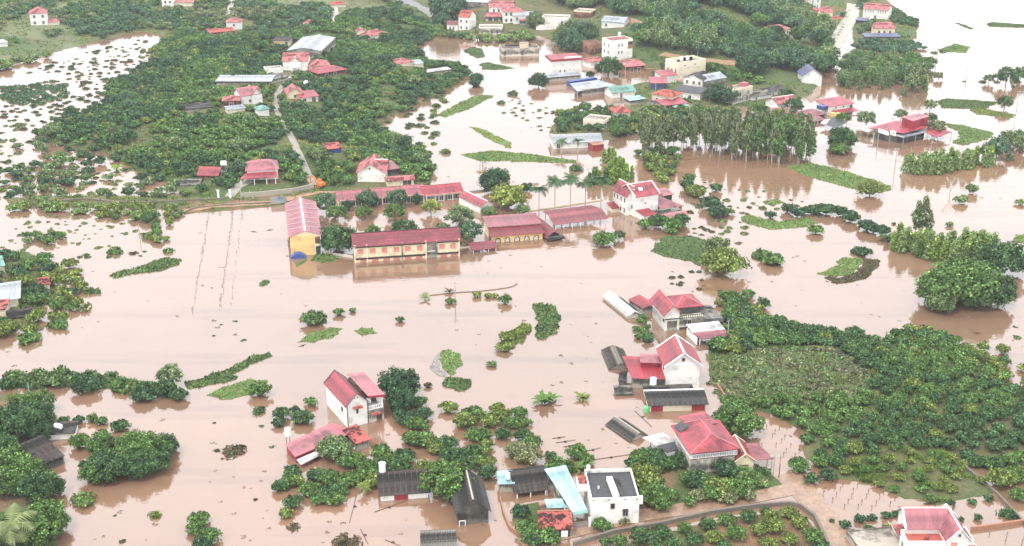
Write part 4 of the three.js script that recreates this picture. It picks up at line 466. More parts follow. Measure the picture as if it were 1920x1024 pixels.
hill('shed', 'long grey vaulted shed roof left of the bright red hut', [340, 352], [374, 346], 6, 1.0, { t: 'gable', ax: 'x', rise: 0.9, over: 0.3, m: 'fibro', cap: 'none' }, 'grey');
{ const g = hill('village_house', 'house with pink hip roof and long red porch roof above the hedge', [464, 338], [522, 336], 9, 3.4, { t: 'hip', rise: 2.0, over: 0.5, m: 'pink', cap: 'none', inset: 3 }, 'white', { win: [['f', [0.3, 0.6], [0.6], 1.2, 1.3]] }); part('porch_roof', slab([[g.x0 - 0.4, 2.6, 0], [g.x1 - 0.6, 2.6, 0], [g.x1 - 0.4, 1.9, 3.6], [g.x0 - 2.4, 1.9, 3.6]], 0.12), mats.red, g); posts(g, [g.x0 - 2, g.x0 + 2, 1, g.x1 - 1], [3.3], 1.9, 'trim', 0.1); keep(g, g.x0 - 2, g.x1, 0, 4.5); }
{ const g = hill('village_house', 'white house with salmon cross-gabled roof above the school wing', [671, 343], [722, 343], 11, 3.6, { t: 'gable', ax: 'z', rise: 2.6, over: 0.5, m: 'tilepink', cap: 'none' }, 'white', { win: [['f', [0.45], [4.3], 0.5, 0.6]] }); block(g, { x0: 0, x1: g.x1 + 0.3, z0: -9, z1: -3, y1: 3.6, roof: { t: 'gable', ax: 'x', rise: 2.2, over: 0.3, m: 'tilepink', cap: 'trim' }, nokeep: 1 }); }
hill('annex', 'annex with dull maroon roof right of the salmon-roofed house', [724, 330], [748, 328], 6, 2.3, { t: 'shed', rise: [0, 0.8], over: 0.4, m: 'dullred' }, 'darkwall');
hill('gatehouse', 'gateway with pink tiled roof above the school wing', [726, 350], [776, 348], 3, 2.3, { t: 'gable', ax: 'x', rise: 0.8, over: 0.4, m: 'tilepink', cap: 'none' }, 'pale', { cat: 'gate', win: [['f', [0.75], [0], 2.6, 1.8, { kind: 'door', pane: 'darkwall' }]] });
hill('hut', 'rusty hut with blue tarpaulin side deep in the orchard', [612, 288], [640, 287], 5, 1.8, { t: 'shed', rise: [0, 0.6], over: 0.3, m: 'mosstile' }, 'blue', { cat: 'hut' });
hill('village_house', 'lone white house with pink mansard roof in the far left fields', [58, 48], [90, 48], 9, 6.4, { t: 'hip', rise: 2.6, over: 0.4, m: 'tilepink', cap: 'none' }, 'white', { win: [['f', [0.25, 0.75], [1, 4], 1, 1.4]] });
hill('annex', 'low pink-roofed annex beside the lone mansard house', [91, 48], [112, 48], 6, 2.2, { t: 'shed', rise: [0, 0.8], over: 0.3, m: 'tilepink' }, 'pale');
hill('village_house', 'white building cut by the upper edge in the far left fields', [304, 13], [326, 13], 8, 6, { t: 'flat', m: 'concrete', over: 0, parapet: 0.5 }, 'white', { win: [['f', [0.3, 0.7], [2], 1, 1.2]] });
hill('annex', 'long pale pink roof right of the white building on the upper edge', [327, 13], [362, 12], 7, 2.4, { t: 'shed', rise: [0, 0.8], over: 0.3, m: 'tilepink' }, 'pale');
hill('village_house', 'white house with red hip roof and low orange lean-tos in orchard', [425, 57], [454, 56], 7, 4.2, { t: 'hip', rise: 1.6, over: 0.4, m: 'tilepink', cap: 'none' }, 'white', { win: [['f', [0.5], [2], 1, 1]] });
hill('lean_to', 'orange-red lean-to roofs in front of the red hip-roofed orchard house', [394, 68], [440, 63], 5, 1.8, { t: 'shed', rise: [0, 0.9], over: 0.4, m: 'tile' }, 'brick', { cat: 'shed' });
hill('village_house', 'cottage with pale pink roof and white end wall in the orchard', [569, 53], [604, 52], 7, 2.6, { t: 'gable', ax: 'x', rise: 1.6, over: 0.4, m: 'tilepink', cap: 'none' }, 'white', { win: [['f', [0.85], [0.6], 1, 1.4]] });
hill('hut', 'small red-roofed hut at the head of a short white track', [622, 14], [648, 14], 6, 2, { t: 'hip', rise: 1.3, over: 0.4, m: 'tile', cap: 'none' }, 'pale', { cat: 'hut' });
hill('village_house', 'white house with salmon hip roof half hidden by orchard', [690, 74], [729, 73], 8, 2.8, { t: 'hip', rise: 1.9, over: 0.4, m: 'tilepink', cap: 'none' }, 'white', { win: [['f', [0.3], [0.8], 1, 1]] });
hill('annex', 'small pink gable left of the salmon hip roof', [669, 66], [688, 67], 5, 2.2, { t: 'gable', ax: 'z', rise: 1.2, over: 0.3, m: 'tilepink', cap: 'none' }, 'pale');
hill('cottage', 'cottage with faded tile roof sunk in trees near the flood edge', [746, 125], [776, 125], 7, 2.4, { t: 'hip', rise: 1.4, over: 0.4, m: 'tilepink', cap: 'none' }, 'pale', { cat: 'house' });
hill('shed', 'pale blue sheet roof beside the faded tile cottage', [777, 126], [794, 127], 5, 2, { t: 'shed', rise: [0, 0.6], over: 0.3, m: 'greyblue' }, 'pale');
hill('shed', 'long white low roof among bushes at the flood edge', [800, 137], [845, 136], 3, 1.6, { t: 'shed', rise: [0, 0.3], over: 0.3, m: 'whitetin' }, 'grey');
hill('shed', 'white shed cut by the left edge below the far orchard', [-12, 90], [15, 88], 5, 2.4, { t: 'shed', rise: [0, 0.5], over: 0.3, m: 'whitetin' }, 'white');
// ---------- village at the top centre ----------
{
  hill('village_house', 'narrow tall cream house with steep red gable near the top', [860, 58], [880, 57], 8, 7.4, { t: 'gable', ax: 'x', rise: 2.6, over: 0.3, m: 'tile', cap: 'none' }, 'white', { win: [['f', [0.25, 0.75], [1.2, 4.4], 0.9, 1.4], ['l', [0.5], [4.4], 0.9, 1.4]] });
  hill('annex', 'white annex with small maroon roof left of narrow tall house', [838, 58], [859, 58], 6, 3.4, { t: 'gable', ax: 'x', rise: 1.2, over: 0.3, m: 'dullred', cap: 'none' }, 'white', { win: [['f', [0.3, 0.6], [1], 0.8, 1.2]] });
  hill('village_house', 'low white house with grey flat roof and two dark windows', [898, 65], [942, 64], 9, 3.3, { t: 'flat', m: 'concrete', over: 0, parapet: 0.3, wall: 'white' }, 'old', { win: [['f', [0.55, 0.78], [0.6], 1.2, 1.8]] });
  hill('village_house', 'white house with long pink gable roof on the upper edge', [917, 32], [962, 30], 9, 5.6, { t: 'gable', ax: 'x', rise: 2.2, over: 0.4, m: 'tilepink', cap: 'none' }, 'white', { win: [['f', [0.2, 0.4], [2.6], 1, 1.6]] });
  hill('shop_house', 'shop with low rose roof on posts in the upper village', [911, 40], [938, 39], 6, 2.6, { t: 'shed', rise: [0, 1.0], over: 0.6, m: 'tilepink' }, 'old', { cat: 'house', win: [['f', [0.3, 0.7], [0.2], 2, 2]] });
  hill('village_house', 'two-storey white house with wide pink hip roof behind grey-blue roof', [944, 44], [980, 42], 9, 6, { t: 'hip', rise: 2.0, over: 0.5, m: 'tilepink', cap: 'none' }, 'white', { win: [['f', [0.15, 0.4], [0.8, 3.8], 1, 1.6]] });
  hill('village_house', 'house with grey-blue flat roof and red awning in upper village', [963, 46], [1005, 44], 9, 4.4, { t: 'shed', rise: [0, 0.4], over: 0.3, m: 'greyblue' }, 'white', { win: [['f', [0.15], [2.2], 1, 1.4]] });
  hill('awning', 'faded red awning roof before the grey-blue flat-roofed house', [975, 48], [1005, 47], 3.5, 2.6, { t: 'shed', rise: [0, 0.8], over: 0.3, m: 'tilepink' }, 'grey');
  hill('unfinished_house', 'unfinished white house with bare column stubs and maroon band', [1016, 50], [1066, 47], 8, 4.6, { t: 'flat', m: 'concrete', over: 0, parapet: 0.5 }, 'white', { cat: 'house', win: [['f', [0.75], [1.2], 1, 2]] });
  hill('compound_wall', 'long white compound wall building below unfinished house', [1005, 57], [1094, 48], 3, 2.6, { t: 'flat', m: 'concrete', over: 0, parapet: 0.2 }, 'white', { cat: 'building' });
  hill('brick_house', 'unplastered brick house with white rooftop clutter at top centre', [1076, 36], [1108, 34], 8, 4, { t: 'flat', m: 'concrete', over: 0, parapet: 0.6, wall: 'pale' }, 'brick', { cat: 'house' });
  hill('village_house', 'white house with teal roof beyond the tall trees', [1128, 54], [1170, 52], 9, 4, { t: 'gable', ax: 'x', rise: 1.8, over: 0.4, m: 'greyblue', cap: 'none' }, 'white', { win: [['f', [0.2], [1.5], 1, 1.2]] });
  hill('warehouse', 'long grey warehouse wall behind the dark trees on the upper edge', [865, 19], [914, 12], 10, 4.6, { t: 'shed', rise: [0, 0.4], over: 0.3, m: 'greyblue' }, 'concrete', { cat: 'building' });
  const g = house('village_house', 'single-storey flooded house with overgrown flat roof and two doors', [941, 106], [1011, 104], 9, 3.2, { t: 'flat', m: 'darkconcrete', over: 0, parapet: 0.5, wall: 'old' }, 'old', { win: [['f', [0.08, 0.55], [0.4], 0.9, 1.9, { kind: 'door', pane: 'dark', frame: 'grey' }]] });
  block(g, { x0: 0.2, x1: 4, z0: -5, z1: -2, y0: 3.3, y1: 5.6, wall: 'peach', nokeep: 1, roof: { t: 'flat', m: 'concrete', over: 0 } }); part('roof_clutter', box(-6, 6, 3.3, 3.9, -8, -7.4), mats.mildew, g);
}
// ---------- flooded village, centre ----------
{
  const g = house('village_house', 'tall white house with crimson barrel roof over its left half', [1033, 143], [1090, 139], 8, 6.6, { t: 'flat', m: 'concrete', over: 0, parapet: 0.5 }, 'white', { win: [['f', [0.3, 0.45], [1.5], 0.6, 0.9]] }); part('barrel_roof', slab([[g.x0 - 0.3, 7.9, -7], [g.x1 * 1.0, 7.9, -7], [g.x1 * 1.0, 7.2, 0.5], [g.x0 - 0.3, 7.2, 0.5]], 0.9), mats.crimson, g); part('sign_wall', box(-0.6, g.x1, 6.6, 7.9, -0.3, 0.02), mats.white, g);
  house('boundary_building', 'low grey wall and teal roof at the foot of tall white house', [1016, 154], [1088, 148], 4, 1.8, { t: 'shed', rise: [0, 0.6], over: 0.3, m: 'silver' }, 'grey', { cat: 'building' });
  const w = house('village_house', 'three-storey white house with rooftop tank, tallest in the village', [1144, 120], [1185, 116], 8, 9.8, { t: 'flat', m: 'concrete', over: 0, parapet: 0.7 }, 'white', { win: [['f', [0.37, 0.52], [4.2, 7.4], 0.6, 1.2], ['l', [0.25, 0.7], [4, 7], 1.1, 1.6, { frame: 'trim' }]] }); part('loggia', box(w.x1 - 2.4, w.x1 + 0.1, 6.2, 9.4, 0, 0.12), mats.brick, w); part('ledge', box(w.x0 - 0.4, w.x0, 6.0, 6.3, -7.5, 0), mats.trim, w); part('ledge', box(w.x0 - 0.4, w.x0, 9.4, 9.7, -7.5, 0), mats.trim, w); waterTank('white tank on the three-storey white house', onSite(w, 1, 9.8, -4), 1.2, false, 1.4); part('roof_terrace', slab([[w.x0 + 1, 10.6, -6], [w.x1 - 1, 10.6, -6], [w.x1 - 1, 10.4, -2], [w.x0 + 1, 10.4, -2]], 0.15), mats.tilepink, w);
  house('brick_ruin', 'roofless brick building with window holes left of three-storey house', [1106, 107], [1130, 105], 8, 5.4, { t: 'flat', m: 'darkconcrete', over: 0, parapet: 0.8, wall: 'brick' }, 'brick', { cat: 'building', win: [['f', [0.2, 0.5, 0.8], [2], 0.9, 1.6, { frame: 'brick', pane: 'dark' }], ['l', [0.3, 0.7], [2], 1, 1.8, { frame: 'brick', pane: 'dark' }]] });
  house('village_house', 'low white house with pink hip roof below three-storey house', [1108, 128], [1141, 124], 7, 2.8, { t: 'hip', rise: 1.4, over: 0.5, m: 'tilepink', cap: 'none' }, 'white', { win: [['f', [0.25, 0.6], [0.2], 0.8, 1.8]] });
  house('village_house', 'flooded house with salmon roof right of the three-storey house', [1174, 136], [1208, 133], 7, 2.6, { t: 'shed', rise: [0, 1.3], over: 0.6, m: 'tilepink' }, 'brick', { win: [['f', [0.3, 0.7], [0.1], 1.4, 1.6]] });
  const c = site('freight_container', 'long blue metal container afloat in the village flood', 'container', [1069, 162], [1119, 154]); block(c, { x0: c.x0, x1: c.x1, z0: -2.6, z1: 0, y0: -0.8, y1: 1.9, wall: 'blue' }); for (let i = 0; i <= 10; i++) part('rib', box(c.x0 + c.w * i / 10 - 0.12, c.x0 + c.w * i / 10 + 0.02, -0.6, 1.8, 0, 0.06), mats.blue, c); part('top_rail', bar([c.x0, 1.98, 0.02], [c.x1, 1.98, 0.02], 0.14, 0.14), mats.blue, c);
  const s = site('workshop_shed', 'grey-walled workshop with pale blue sheet roof beside blue container', 'shed', [1092, 180], [1153, 172]); block(s, { x0: s.x0, x1: s.x1, z0: -6, z1: 0, y1: 2.6, wall: 'concrete' }); part('roof', slab([[s.x0 - 0.5, 3.3, -9], [s.x1 - 3, 3.6, -8], [s.x1 + 0.2, 2.8, 0.2], [s.x0 - 2.6, 2.2, 0.3]], 0.12), mats.greyblue, s); for (const t of [0.3, 0.65]) part('buttress', box(s.x0 + s.w * t, s.x0 + s.w * t + 0.35, -1, 2.5, 0, 0.2), mats.grey, s); part('doorway', box(s.x0 - 2.2, s.x0 - 0.2, -0.8, 1.5, -0.8, -0.7), mats.dark, s); posts(s, [s.x0 - 2.3], [0.1], 2.2, 'pole', 0.1);
  house('village_house', 'white-walled house with two-tone green and white roof', [1148, 184], [1190, 180], 7, 2.4, { t: 'gable', ax: 'x', rise: 1.6, over: 0.5, m: 'green', cap: 'none' }, 'white', { win: [['f', [0.4], [0], 0.9, 1.6, { pane: 'dark', kind: 'door' }]] });
  house('shed', 'pale blue sheet roof hidden in shrubs below two-tone roof', [1181, 198], [1209, 194], 4, 2, { t: 'shed', rise: [0, 0.4], over: 0.3, m: 'teal' }, 'grey');
  const f = house('village_house', 'bare concrete house with pale flat roof among the shrubs', [1093, 242], [1132, 246], 8, 3.6, { t: 'flat', m: 'concrete', over: 0, parapet: 0.15, wall: 'pale' }, 'pale', { win: [['f', [0.6], [0.2], 1.4, 2.0, { pane: 'dark', frame: 'grey' }], ['r', [0.2, 0.5, 0.75], [0.6], 1, 1.9, { pane: 'dark', frame: 'grey' }]] });
  house('village_house', 'small house with red hip roof behind the bare concrete house', [1153, 226], [1182, 224], 7, 3.0, { t: 'hip', rise: 1.8, over: 0.4, m: 'tile', cap: 'none' }, 'pale', { win: [['f', [0.5], [0.8], 1, 1.2]] });
  house('village_house', 'long low house with pale blue-grey roof at the water edge', [1038, 279], [1128, 276], 9, 2.3, { t: 'gable', ax: 'x', rise: 1.4, over: 0.5, m: 'silver', cap: 'whitetin', sheets: 2 }, 'white', { win: [['f', [0.1, 0.75], [0.1], 1.2, 1.5, { pane: 'dark' }]] }); house('brick_shed', 'small dark red shed right of the pale blue-grey roof', [1112, 284], [1132, 282], 4, 2.2, { t: 'flat', m: 'brick', over: 0 }, 'reddoor', { cat: 'shed' });
  // right part of the village
  const x = house('village_house', 'large cream blank-walled house with stained parapet in village', [1270, 150], [1322, 143], 9, 6.6, { t: 'flat', m: 'concrete', over: 0, parapet: 0.9, wall: 'pale' }, 'pale', { win: [['l', [0.15, 0.45, 0.75], [2.2], 1, 2.0, { pane: 'dark' }], ['f', [0.25, 0.6], [5.6], 0.8, 0.5]] }); for (let i = 0; i < 5; i++) part('roof_clutter', box(-4 + i * 1.6, -3 + i * 1.6, 6.6, 7.4 + rnd(), -6 + rnd() * 2, -5), i % 2 ? mats.tank : mats.grey, x);
  house('village_house', 'white house with dark pitched roof and three windows, village right', [1281, 165], [1316, 170], 9, 4.6, { t: 'gable', ax: 'z', rise: 1.6, over: 0.4, m: 'darkfibro', cap: 'none' }, 'white', { win: [['f', [0.2, 0.55, 0.85], [2.2], 1, 1.3], ['l', [0.3], [2.2], 1, 1.4]] });
  house('village_house', 'grey stone wing with pale sheet roof joined to white house', [1319, 170], [1360, 162], 8, 4.0, { t: 'gable', ax: 'x', rise: 1.5, over: 0.4, m: 'greyblue', cap: 'none' }, 'concrete', { win: [['f', [0.7], [1], 1, 1.6]] });
  house('village_house', 'white house with wide black sheet roof by dark round bush', [1265, 184], [1312, 190], 6, 3.2, { t: 'shed', rise: [0, 1.0], over: 0.5, m: 'tar' }, 'white', { win: [['f', [0.25, 0.6], [0.3], 1.2, 1.6]] });
  house('shop_house', 'shop with two stepped red roofs and blue-purple front', [1221, 170], [1250, 170], 7, 3.2, { t: 'shed', rise: [0, 0.9], over: 0.5, m: 'red' }, 'navy', { cat: 'house' }); house('shop_house', 'taller red-roofed shop behind the blue-purple front', [1240, 158], [1268, 156], 7, 3.6, { t: 'shed', rise: [0, 0.7], over: 0.4, m: 'red' }, 'white', { cat: 'house' });
  house('village_house', 'cream house with rose roof and small front gable in village', [1222, 193], [1260, 199], 8, 3.8, { t: 'hip', rise: 1.4, over: 0.5, m: 'tile', cap: 'none' }, 'pale', { win: [['f', [0.25, 0.8], [1], 1, 1.3]] });
  house('lean_to', 'bright red lean-to roofs before the cream rose-roofed house', [1244, 207], [1288, 202], 6, 1.9, { t: 'shed', rise: [0, 0.9], over: 0.4, m: 'red' }, 'brick', { cat: 'shed' }); house('lean_to', 'grey fibre roof left of the bright red lean-to roofs', [1213, 205], [1242, 207], 6, 1.6, { t: 'shed', rise: [0, 0.6], over: 0.3, m: 'fibro' }, 'grey', { cat: 'shed' });
  for (const [a, b] of [[1268, 206], [1284, 203]]) { const u = thing('market_umbrella', a < 1275 ? 'turquoise umbrella nearer the grey fibre roof' : 'turquoise umbrella at the right end of red lean-to', 'umbrella', Q(a, b)); const cg = new THREE.ConeGeometry(1.7, 0.7, 8).toNonIndexed(); cg.translate(0, 1.6, 0); part('canopy', cg, mats.green, u); part('pole', tube([0, -1, 0], [0, 1.9, 0], 0.04), mats.pole, u); }
  const p = house('village_house', 'narrow pink house with crenellated parapet and stained side wall', [1373, 197], [1410, 189], 5.5, 5.6, { t: 'flat', m: 'concrete', over: 0, parapet: 0.4, wall: 'peach' }, 'old', { win: [['l', [0.5], [3], 1.4, 1.8, { pane: 'glass', frame: 'trim' }], ['f', [0.3, 0.6, 0.85], [0.4], 0.8, 2, { pane: 'grey' }]] }); for (let i = 0; i < 4; i++) part('merlon', box(p.x0 - 0.05, p.x0 + 0.3, 6, 6.5, -0.4 - i * 1.5, 0.1 - i * 1.5), mats.peach, p); part('roof_hut', box(p.x1 - 3, p.x1 - 0.3, 5.6, 7, -4.5, -2), mats.tilepink, p);
  house('awning', 'dusty rose awning roof at the foot of the crenellated pink house', [1347, 194], [1372, 196], 5, 1.9, { t: 'shed', rise: [0, 0.6], over: 0.5, m: 'dullred' }, 'brick', { open: 1, cat: 'awning', post: 'pole' });
  house('village_house', 'low white house with grey roof right of the crenellated house', [1411, 191], [1445, 186], 6, 2.2, { t: 'gable', ax: 'x', rise: 1.1, over: 0.4, m: 'fibro', cap: 'none' }, 'white', { win: [['f', [0.2], [0], 0.9, 1.6, { kind: 'door', pane: 'dark' }]] }); house('village_house', 'row building with dark grey roof and white piers by village road', [1443, 184], [1476, 176], 5, 2.4, { t: 'shed', rise: [0, 0.5], over: 0.4, m: 'darkfibro' }, 'white', { win: [['f', [0.2, 0.5, 0.8], [0], 1, 1.7, { kind: 'door', pane: 'dark' }]] });
  const r = house('village_house', 'house with double dusty pink roofs and porch near flooded road', [1458, 206], [1496, 200], 7, 2.4, { t: 'gable', ax: 'x', rise: 1.6, over: 0.4, m: 'tilepink', cap: 'trim' }, 'white'); house('porch', 'dull pink porch roof on posts before the double pink roofs', [1444, 220], [1484, 219], 4.5, 1.6, { t: 'shed', rise: [0, 0.9], over: 0.3, m: 'dullred' }, 'white', { open: 1, cat: 'shelter' });
  house('village_house', 'white house with steep blue gable roof beside the flooded road', [1504, 161], [1540, 161], 9, 4.4, { t: 'gable', ax: 'z', rise: 2.8, over: 0.5, m: 'navy', cap: 'none' }, 'white'); 
  hill('village_house', 'cream house with salmon hip roof on the wooded slope', [1442, 66], [1482, 66], 8, 3.2, { t: 'hip', rise: 2.0, over: 0.5, m: 'tilepink', cap: 'none' }, 'cream', { win: [['f', [0.72, 0.85], [0.9], 0.6, 1.4]] }); hill('shed', 'silvery lean-to roof below the salmon hip-roofed house', [1484, 70], [1516, 71], 5, 1.6, { t: 'shed', rise: [0, 0.6], over: 0.3, m: 'greyblue' }, 'grey');
  const y = hill('village_house', 'pale yellow two-storey house with red gables by the hill road', [1527, 43], [1560, 43], 8, 6, { t: 'gable', ax: 'x', rise: 2.0, over: 0.4, m: 'tilepink', cap: 'none' }, 'cream', { win: [['f', [0.4, 0.75], [3.4], 1, 1.6]] }); block(y, { x0: y.x0, x1: y.x0 + 4.6, z0: -5, z1: 0.4, y1: 6, wall: 'cream', roof: { t: 'gable', ax: 'z', rise: 1.8, over: 0.3, m: 'tilepink', cap: 'none' }, nokeep: 1 }); part('porch_roof', slab([[y.x0 + 3.4, 3.4, 0.4], [y.x1 + 4, 3.4, 0.4], [y.x1 + 4.4, 2.6, 3.6], [y.x0 + 3.4, 2.6, 3.6]], 0.12), mats.tile, y); posts(y, [y.x0 + 3.8, y.x1, y.x1 + 4], [3.3], 2.6, 'cream', 0.15);
  hill('village_house', 'white balconied house cut by the upper edge beside hill road', [1500, 17], [1538, 15], 9, 6, { t: 'hip', rise: 1.8, over: 0.4, m: 'tilepink', cap: 'none' }, 'white', { win: [['f', [0.3, 0.6, 0.85], [0.5, 3.4], 1, 1.6]] });
  hill('village_house', 'big white river house with striped upper floor and red roof', [1617, 37], [1664, 37], 9, 6.2, { t: 'gable', ax: 'x', rise: 2.2, over: 0.4, m: 'tilepink', cap: 'none' }, 'white', { win: [['f', [0.1, 0.2, 0.3, 0.4, 0.6, 0.7, 0.8, 0.9], [4.0], 0.5, 1.4, { pane: 'grey' }], ['f', [0.5], [1], 1, 1.8]] });
  hill('shed', 'dark open shed with grey roof left of big river house', [1604, 46], [1624, 45], 5, 2.4, { t: 'shed', rise: [0, 0.6], over: 0.3, m: 'navy' }, 'darkwall');
  hill('village_house', 'cream house with orange roof and arched windows near the river', [1638, 67], [1677, 67], 8, 3.8, { t: 'hip', rise: 2.4, over: 0.4, m: 'tilepink', cap: 'none', inset: 1.6 }, 'cream', { win: [['f', [0.25, 0.5, 0.78], [0.8], 1, 1.8]] }); hill('awning', 'grey-blue awning roofs before the arched-window cream house', [1622, 76], [1686, 75], 5, 2.0, { t: 'shed', rise: [0, 0.6], over: 0.5, m: 'navy' }, 'grey', { cat: 'awning' });
}
{
  const g = thing('market_hall', 'sprawling market hall with red roofs, crimson roof box and grey awning', 'market', Q(1693, 264)); keep(g, -14, 18, -18, 2);
  pslab(g, 'roof', [[1628, 240, 3.4], [1680, 226, 4.4], [1738, 238, 4.0], [1694, 250, 3.2]], 0.2, 'red'); pslab(g, 'awning', [[1668, 250, 2.6], [1693, 258, 2.4], [1740, 247, 2.4], [1738, 237, 3.2], [1712, 240, 3.3]], 0.2, 'silver'); pslab(g, 'side_roof', [[1738, 236, 3.2], [1786, 247, 2.4], [1757, 257, 2.0], [1737, 249, 2.4]], 0.15, 'red'); pslab(g, 'left_awning', [[1604, 240, 2.3], [1628, 235, 2.9], [1648, 243, 2.8], [1626, 247, 2.2]], 0.15, 'whitetin');
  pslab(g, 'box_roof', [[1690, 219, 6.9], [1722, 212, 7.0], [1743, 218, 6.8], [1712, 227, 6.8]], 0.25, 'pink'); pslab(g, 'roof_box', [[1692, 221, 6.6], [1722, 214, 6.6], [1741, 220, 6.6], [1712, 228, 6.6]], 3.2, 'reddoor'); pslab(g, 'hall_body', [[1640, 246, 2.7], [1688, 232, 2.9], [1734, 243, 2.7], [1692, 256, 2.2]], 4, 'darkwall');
  const sg = pslab(g, 'sign_board', [[1647, 241, 3.9], [1667, 248, 3.9], [1667.4, 247.6, 3.9], [1647.4, 240.6, 3.9]], 1.3, 'white'); pslab(g, 'sign_board', [[1670, 244, 4.2], [1680, 247, 4.2], [1680.4, 246.6, 4.2], [1670.4, 243.6, 4.2]], 1.6, 'white'); pslab(g, 'sign_emblem', [[1673, 246.5, 3.9], [1676.5, 247.7, 3.9], [1676.8, 247.4, 3.9], [1673.3, 246.2, 3.9]], 0.8, 'greyblue'); pslab(g, 'sign_lettering', [[1651, 243.8, 3.5], [1662, 247.6, 3.5], [1662.3, 247.3, 3.5], [1651.3, 243.5, 3.5]], 0.35, 'pink');
  for (const [x, y, h] of [[1612, 254, 2.2], [1626, 258, 2.2], [1647, 262, 2.4], [1668, 266, 2.4], [1693, 271, 2.3], [1716, 266, 2.3], [1738, 261, 2.3], [1757, 266, 1.9], [1783, 258, 2.2]]) { const q = Q(x, y), o = g.position; part('post', tube([q.x - o.x, -1.2, q.z - o.z], [q.x - o.x, h, q.z - o.z], 0.09), mats.pole, g); }
  const p = house('shop_house', 'white upper floor with long red roof over maroon flooded shop', [1552, 216], [1599, 209], 7, 3.4, { t: 'shed', rise: [0, 1.0], over: 0.5, m: 'red' }, 'white', { cat: 'house', win: [['f', [0.3, 0.6], [2.2], 0.7, 0.6], ['f', [0.9], [1.2], 1.4, 1.6]] }); part('shop_awning', slab([[p.x0 + 2, 1.6, 0], [p.x1, 1.6, 0], [p.x1 + 0.4, 1.0, 3.2], [p.x0 + 2, 1.0, 3.2]], 0.12), mats.red, p); part('side_wall', box(p.x0 - 0.02, p.x0 + 3.4, -1, 1.2, 0.5, 3.4), mats.yellow, p); part('blue_tank_box', box(p.x0 - 3, p.x0 - 0.1, 2.2, 3.6, -3, 0), mats.blue, p);
  const q = house('village_house', 'maroon domed roof building at the left end of flooded shop', [1520, 226], [1546, 222], 7, 1.8, { t: 'hip', rise: 1.6, over: 0.5, m: 'dullred', cap: 'none' }, 'darkwall'); house('porch', 'low maroon porch roof by the flooded road corner', [1520, 234], [1546, 230], 3.4, 1.2, { t: 'shed', rise: [0, 0.6], over: 0.3, m: 'dullred' }, 'white', { open: 1, cat: 'shelter' });
  const n = thing('net_shelter', 'black net roof on a frame with pale left half', 'shelter', Q(1566, 240)); pslab(n, 'net_roof', [[1563, 218, 2.2], [1588, 229, 2.2], [1568, 240, 1.9], [1548, 234, 1.9]], 0.1, 'tar'); pslab(n, 'pale_roof', [[1545, 225, 2.1], [1556, 223, 2.15], [1549, 233, 1.9], [1538, 231, 1.9]], 0.1, 'whitetin'); for (const [x, y] of [[1568, 249], [1548, 243], [1587, 238]]) { const w = Q(x, y), o = n.position; part('post', tube([w.x - o.x, -1, w.z - o.z], [w.x - o.x, 1.9, w.z - o.z], 0.07), mats.pole, n); } keep(n, -6, 6, -8, 2);
}

// ---------- words that tell like plants apart: look, side and order from a landmark ----------
const LM = [[760, 460, 'the long cream school block'], [570, 420, 'the end-on yellow school block'], [690, 365, 'the pink-roofed school wing'], [830, 365, 'the rose-roofed school wing'], [900, 380, 'the small white hall'], [965, 430, 'the yellow arcade'], [1080, 405, 'the long maroon shelter'], [1210, 380, 'the crossed-gable white house'], [1290, 585, 'the weathered hip-roofed house'], [1275, 690, 'the blank-gable white house'], [1270, 750, 'the crimson-doored garden shed'], [1182, 808, 'the drowned mossy shed'], [1335, 840, 'the big hip-roofed house'], [1150, 930, 'the white cubic house'], [1040, 970, 'the mossy tile cottage'], [1000, 905, 'the black livestock shed'], [885, 935, 'the dark steep barn'], [760, 915, 'the long black-roofed shed'], [600, 830, 'the flat rose roof'], [660, 755, 'the twin-roofed white house'], [1755, 985, 'the corner villa'], [30, 550, 'the pale blue-grey roof'], [80, 850, 'the broad dark shed'], [555, 115, 'the orange-roofed hillside house'], [570, 80, 'the large grey metal shed'], [470, 175, 'the pink cross-gabled house'], [575, 172, 'the rounded red gable'], [490, 312, 'the pink-roofed porch house'], [390, 320, 'the bright red hut'], [695, 320, 'the salmon cross-gabled house'], [75, 35, 'the lone mansard house'], [1060, 125, 'the crimson barrel-roofed house'], [1160, 95, 'the three-storey white house'], [1290, 130, 'the large cream house'], [1390, 175, 'the crenellated pink house'], [1520, 145, 'the blue-gabled house'], [1460, 50, 'the salmon hip-roofed house'], [1545, 25, 'the pale yellow house'], [1655, 55, 'the arched-window house'], [1700, 240, 'the market hall'], [1570, 200, 'the white-walled red shop'], [1120, 230, 'the bare concrete house'], [1080, 262, 'the long blue-grey roof'], [975, 95, 'the overgrown flat-roofed house'], [868, 40, 'the narrow tall house'], [1360, 250, 'the eucalyptus grove'], [1570, 335, 'the long weed raft'], [1800, 540, 'the massive trees'], [1600, 505, 'the two-tone weed raft'], [640, 600, 'the oval weed rafts'], [850, 555, 'the leaning power pole'], [1480, 700, 'the weedy plot'], [1640, 790, 'the orchard middle'], [1800, 760, 'the right orchard end'], [250, 860, 'the flooded tree clump'], [400, 490, 'the stake rows'], [1700, 860, 'the grassy orchard edge'], [1440, 900, 'the flooded lane bend'], [1300, 50, 'the wooded hill'], [1400, 100, 'the hill dirt road'], [1190, 30, 'the hilltop clearing'], [150, 180, 'the flooded upper field'], [30, 970, 'the big coconut palm'], [1027, 752, 'the big banana clump']];
const LOOK = { palm: 'pale', olive: 'dull olive', dark: 'dark green', deep: 'very dark', mid: 'mid-green', bright: 'yellow-green', lime: 'lime green', grey: 'grey-green', blue: 'blue-green', pale: 'pale', weed: 'fresh green', weed2: 'olive', brown: 'brownish', acacia: 'light green', willow: 'bright green', euc: 'dusty green' };
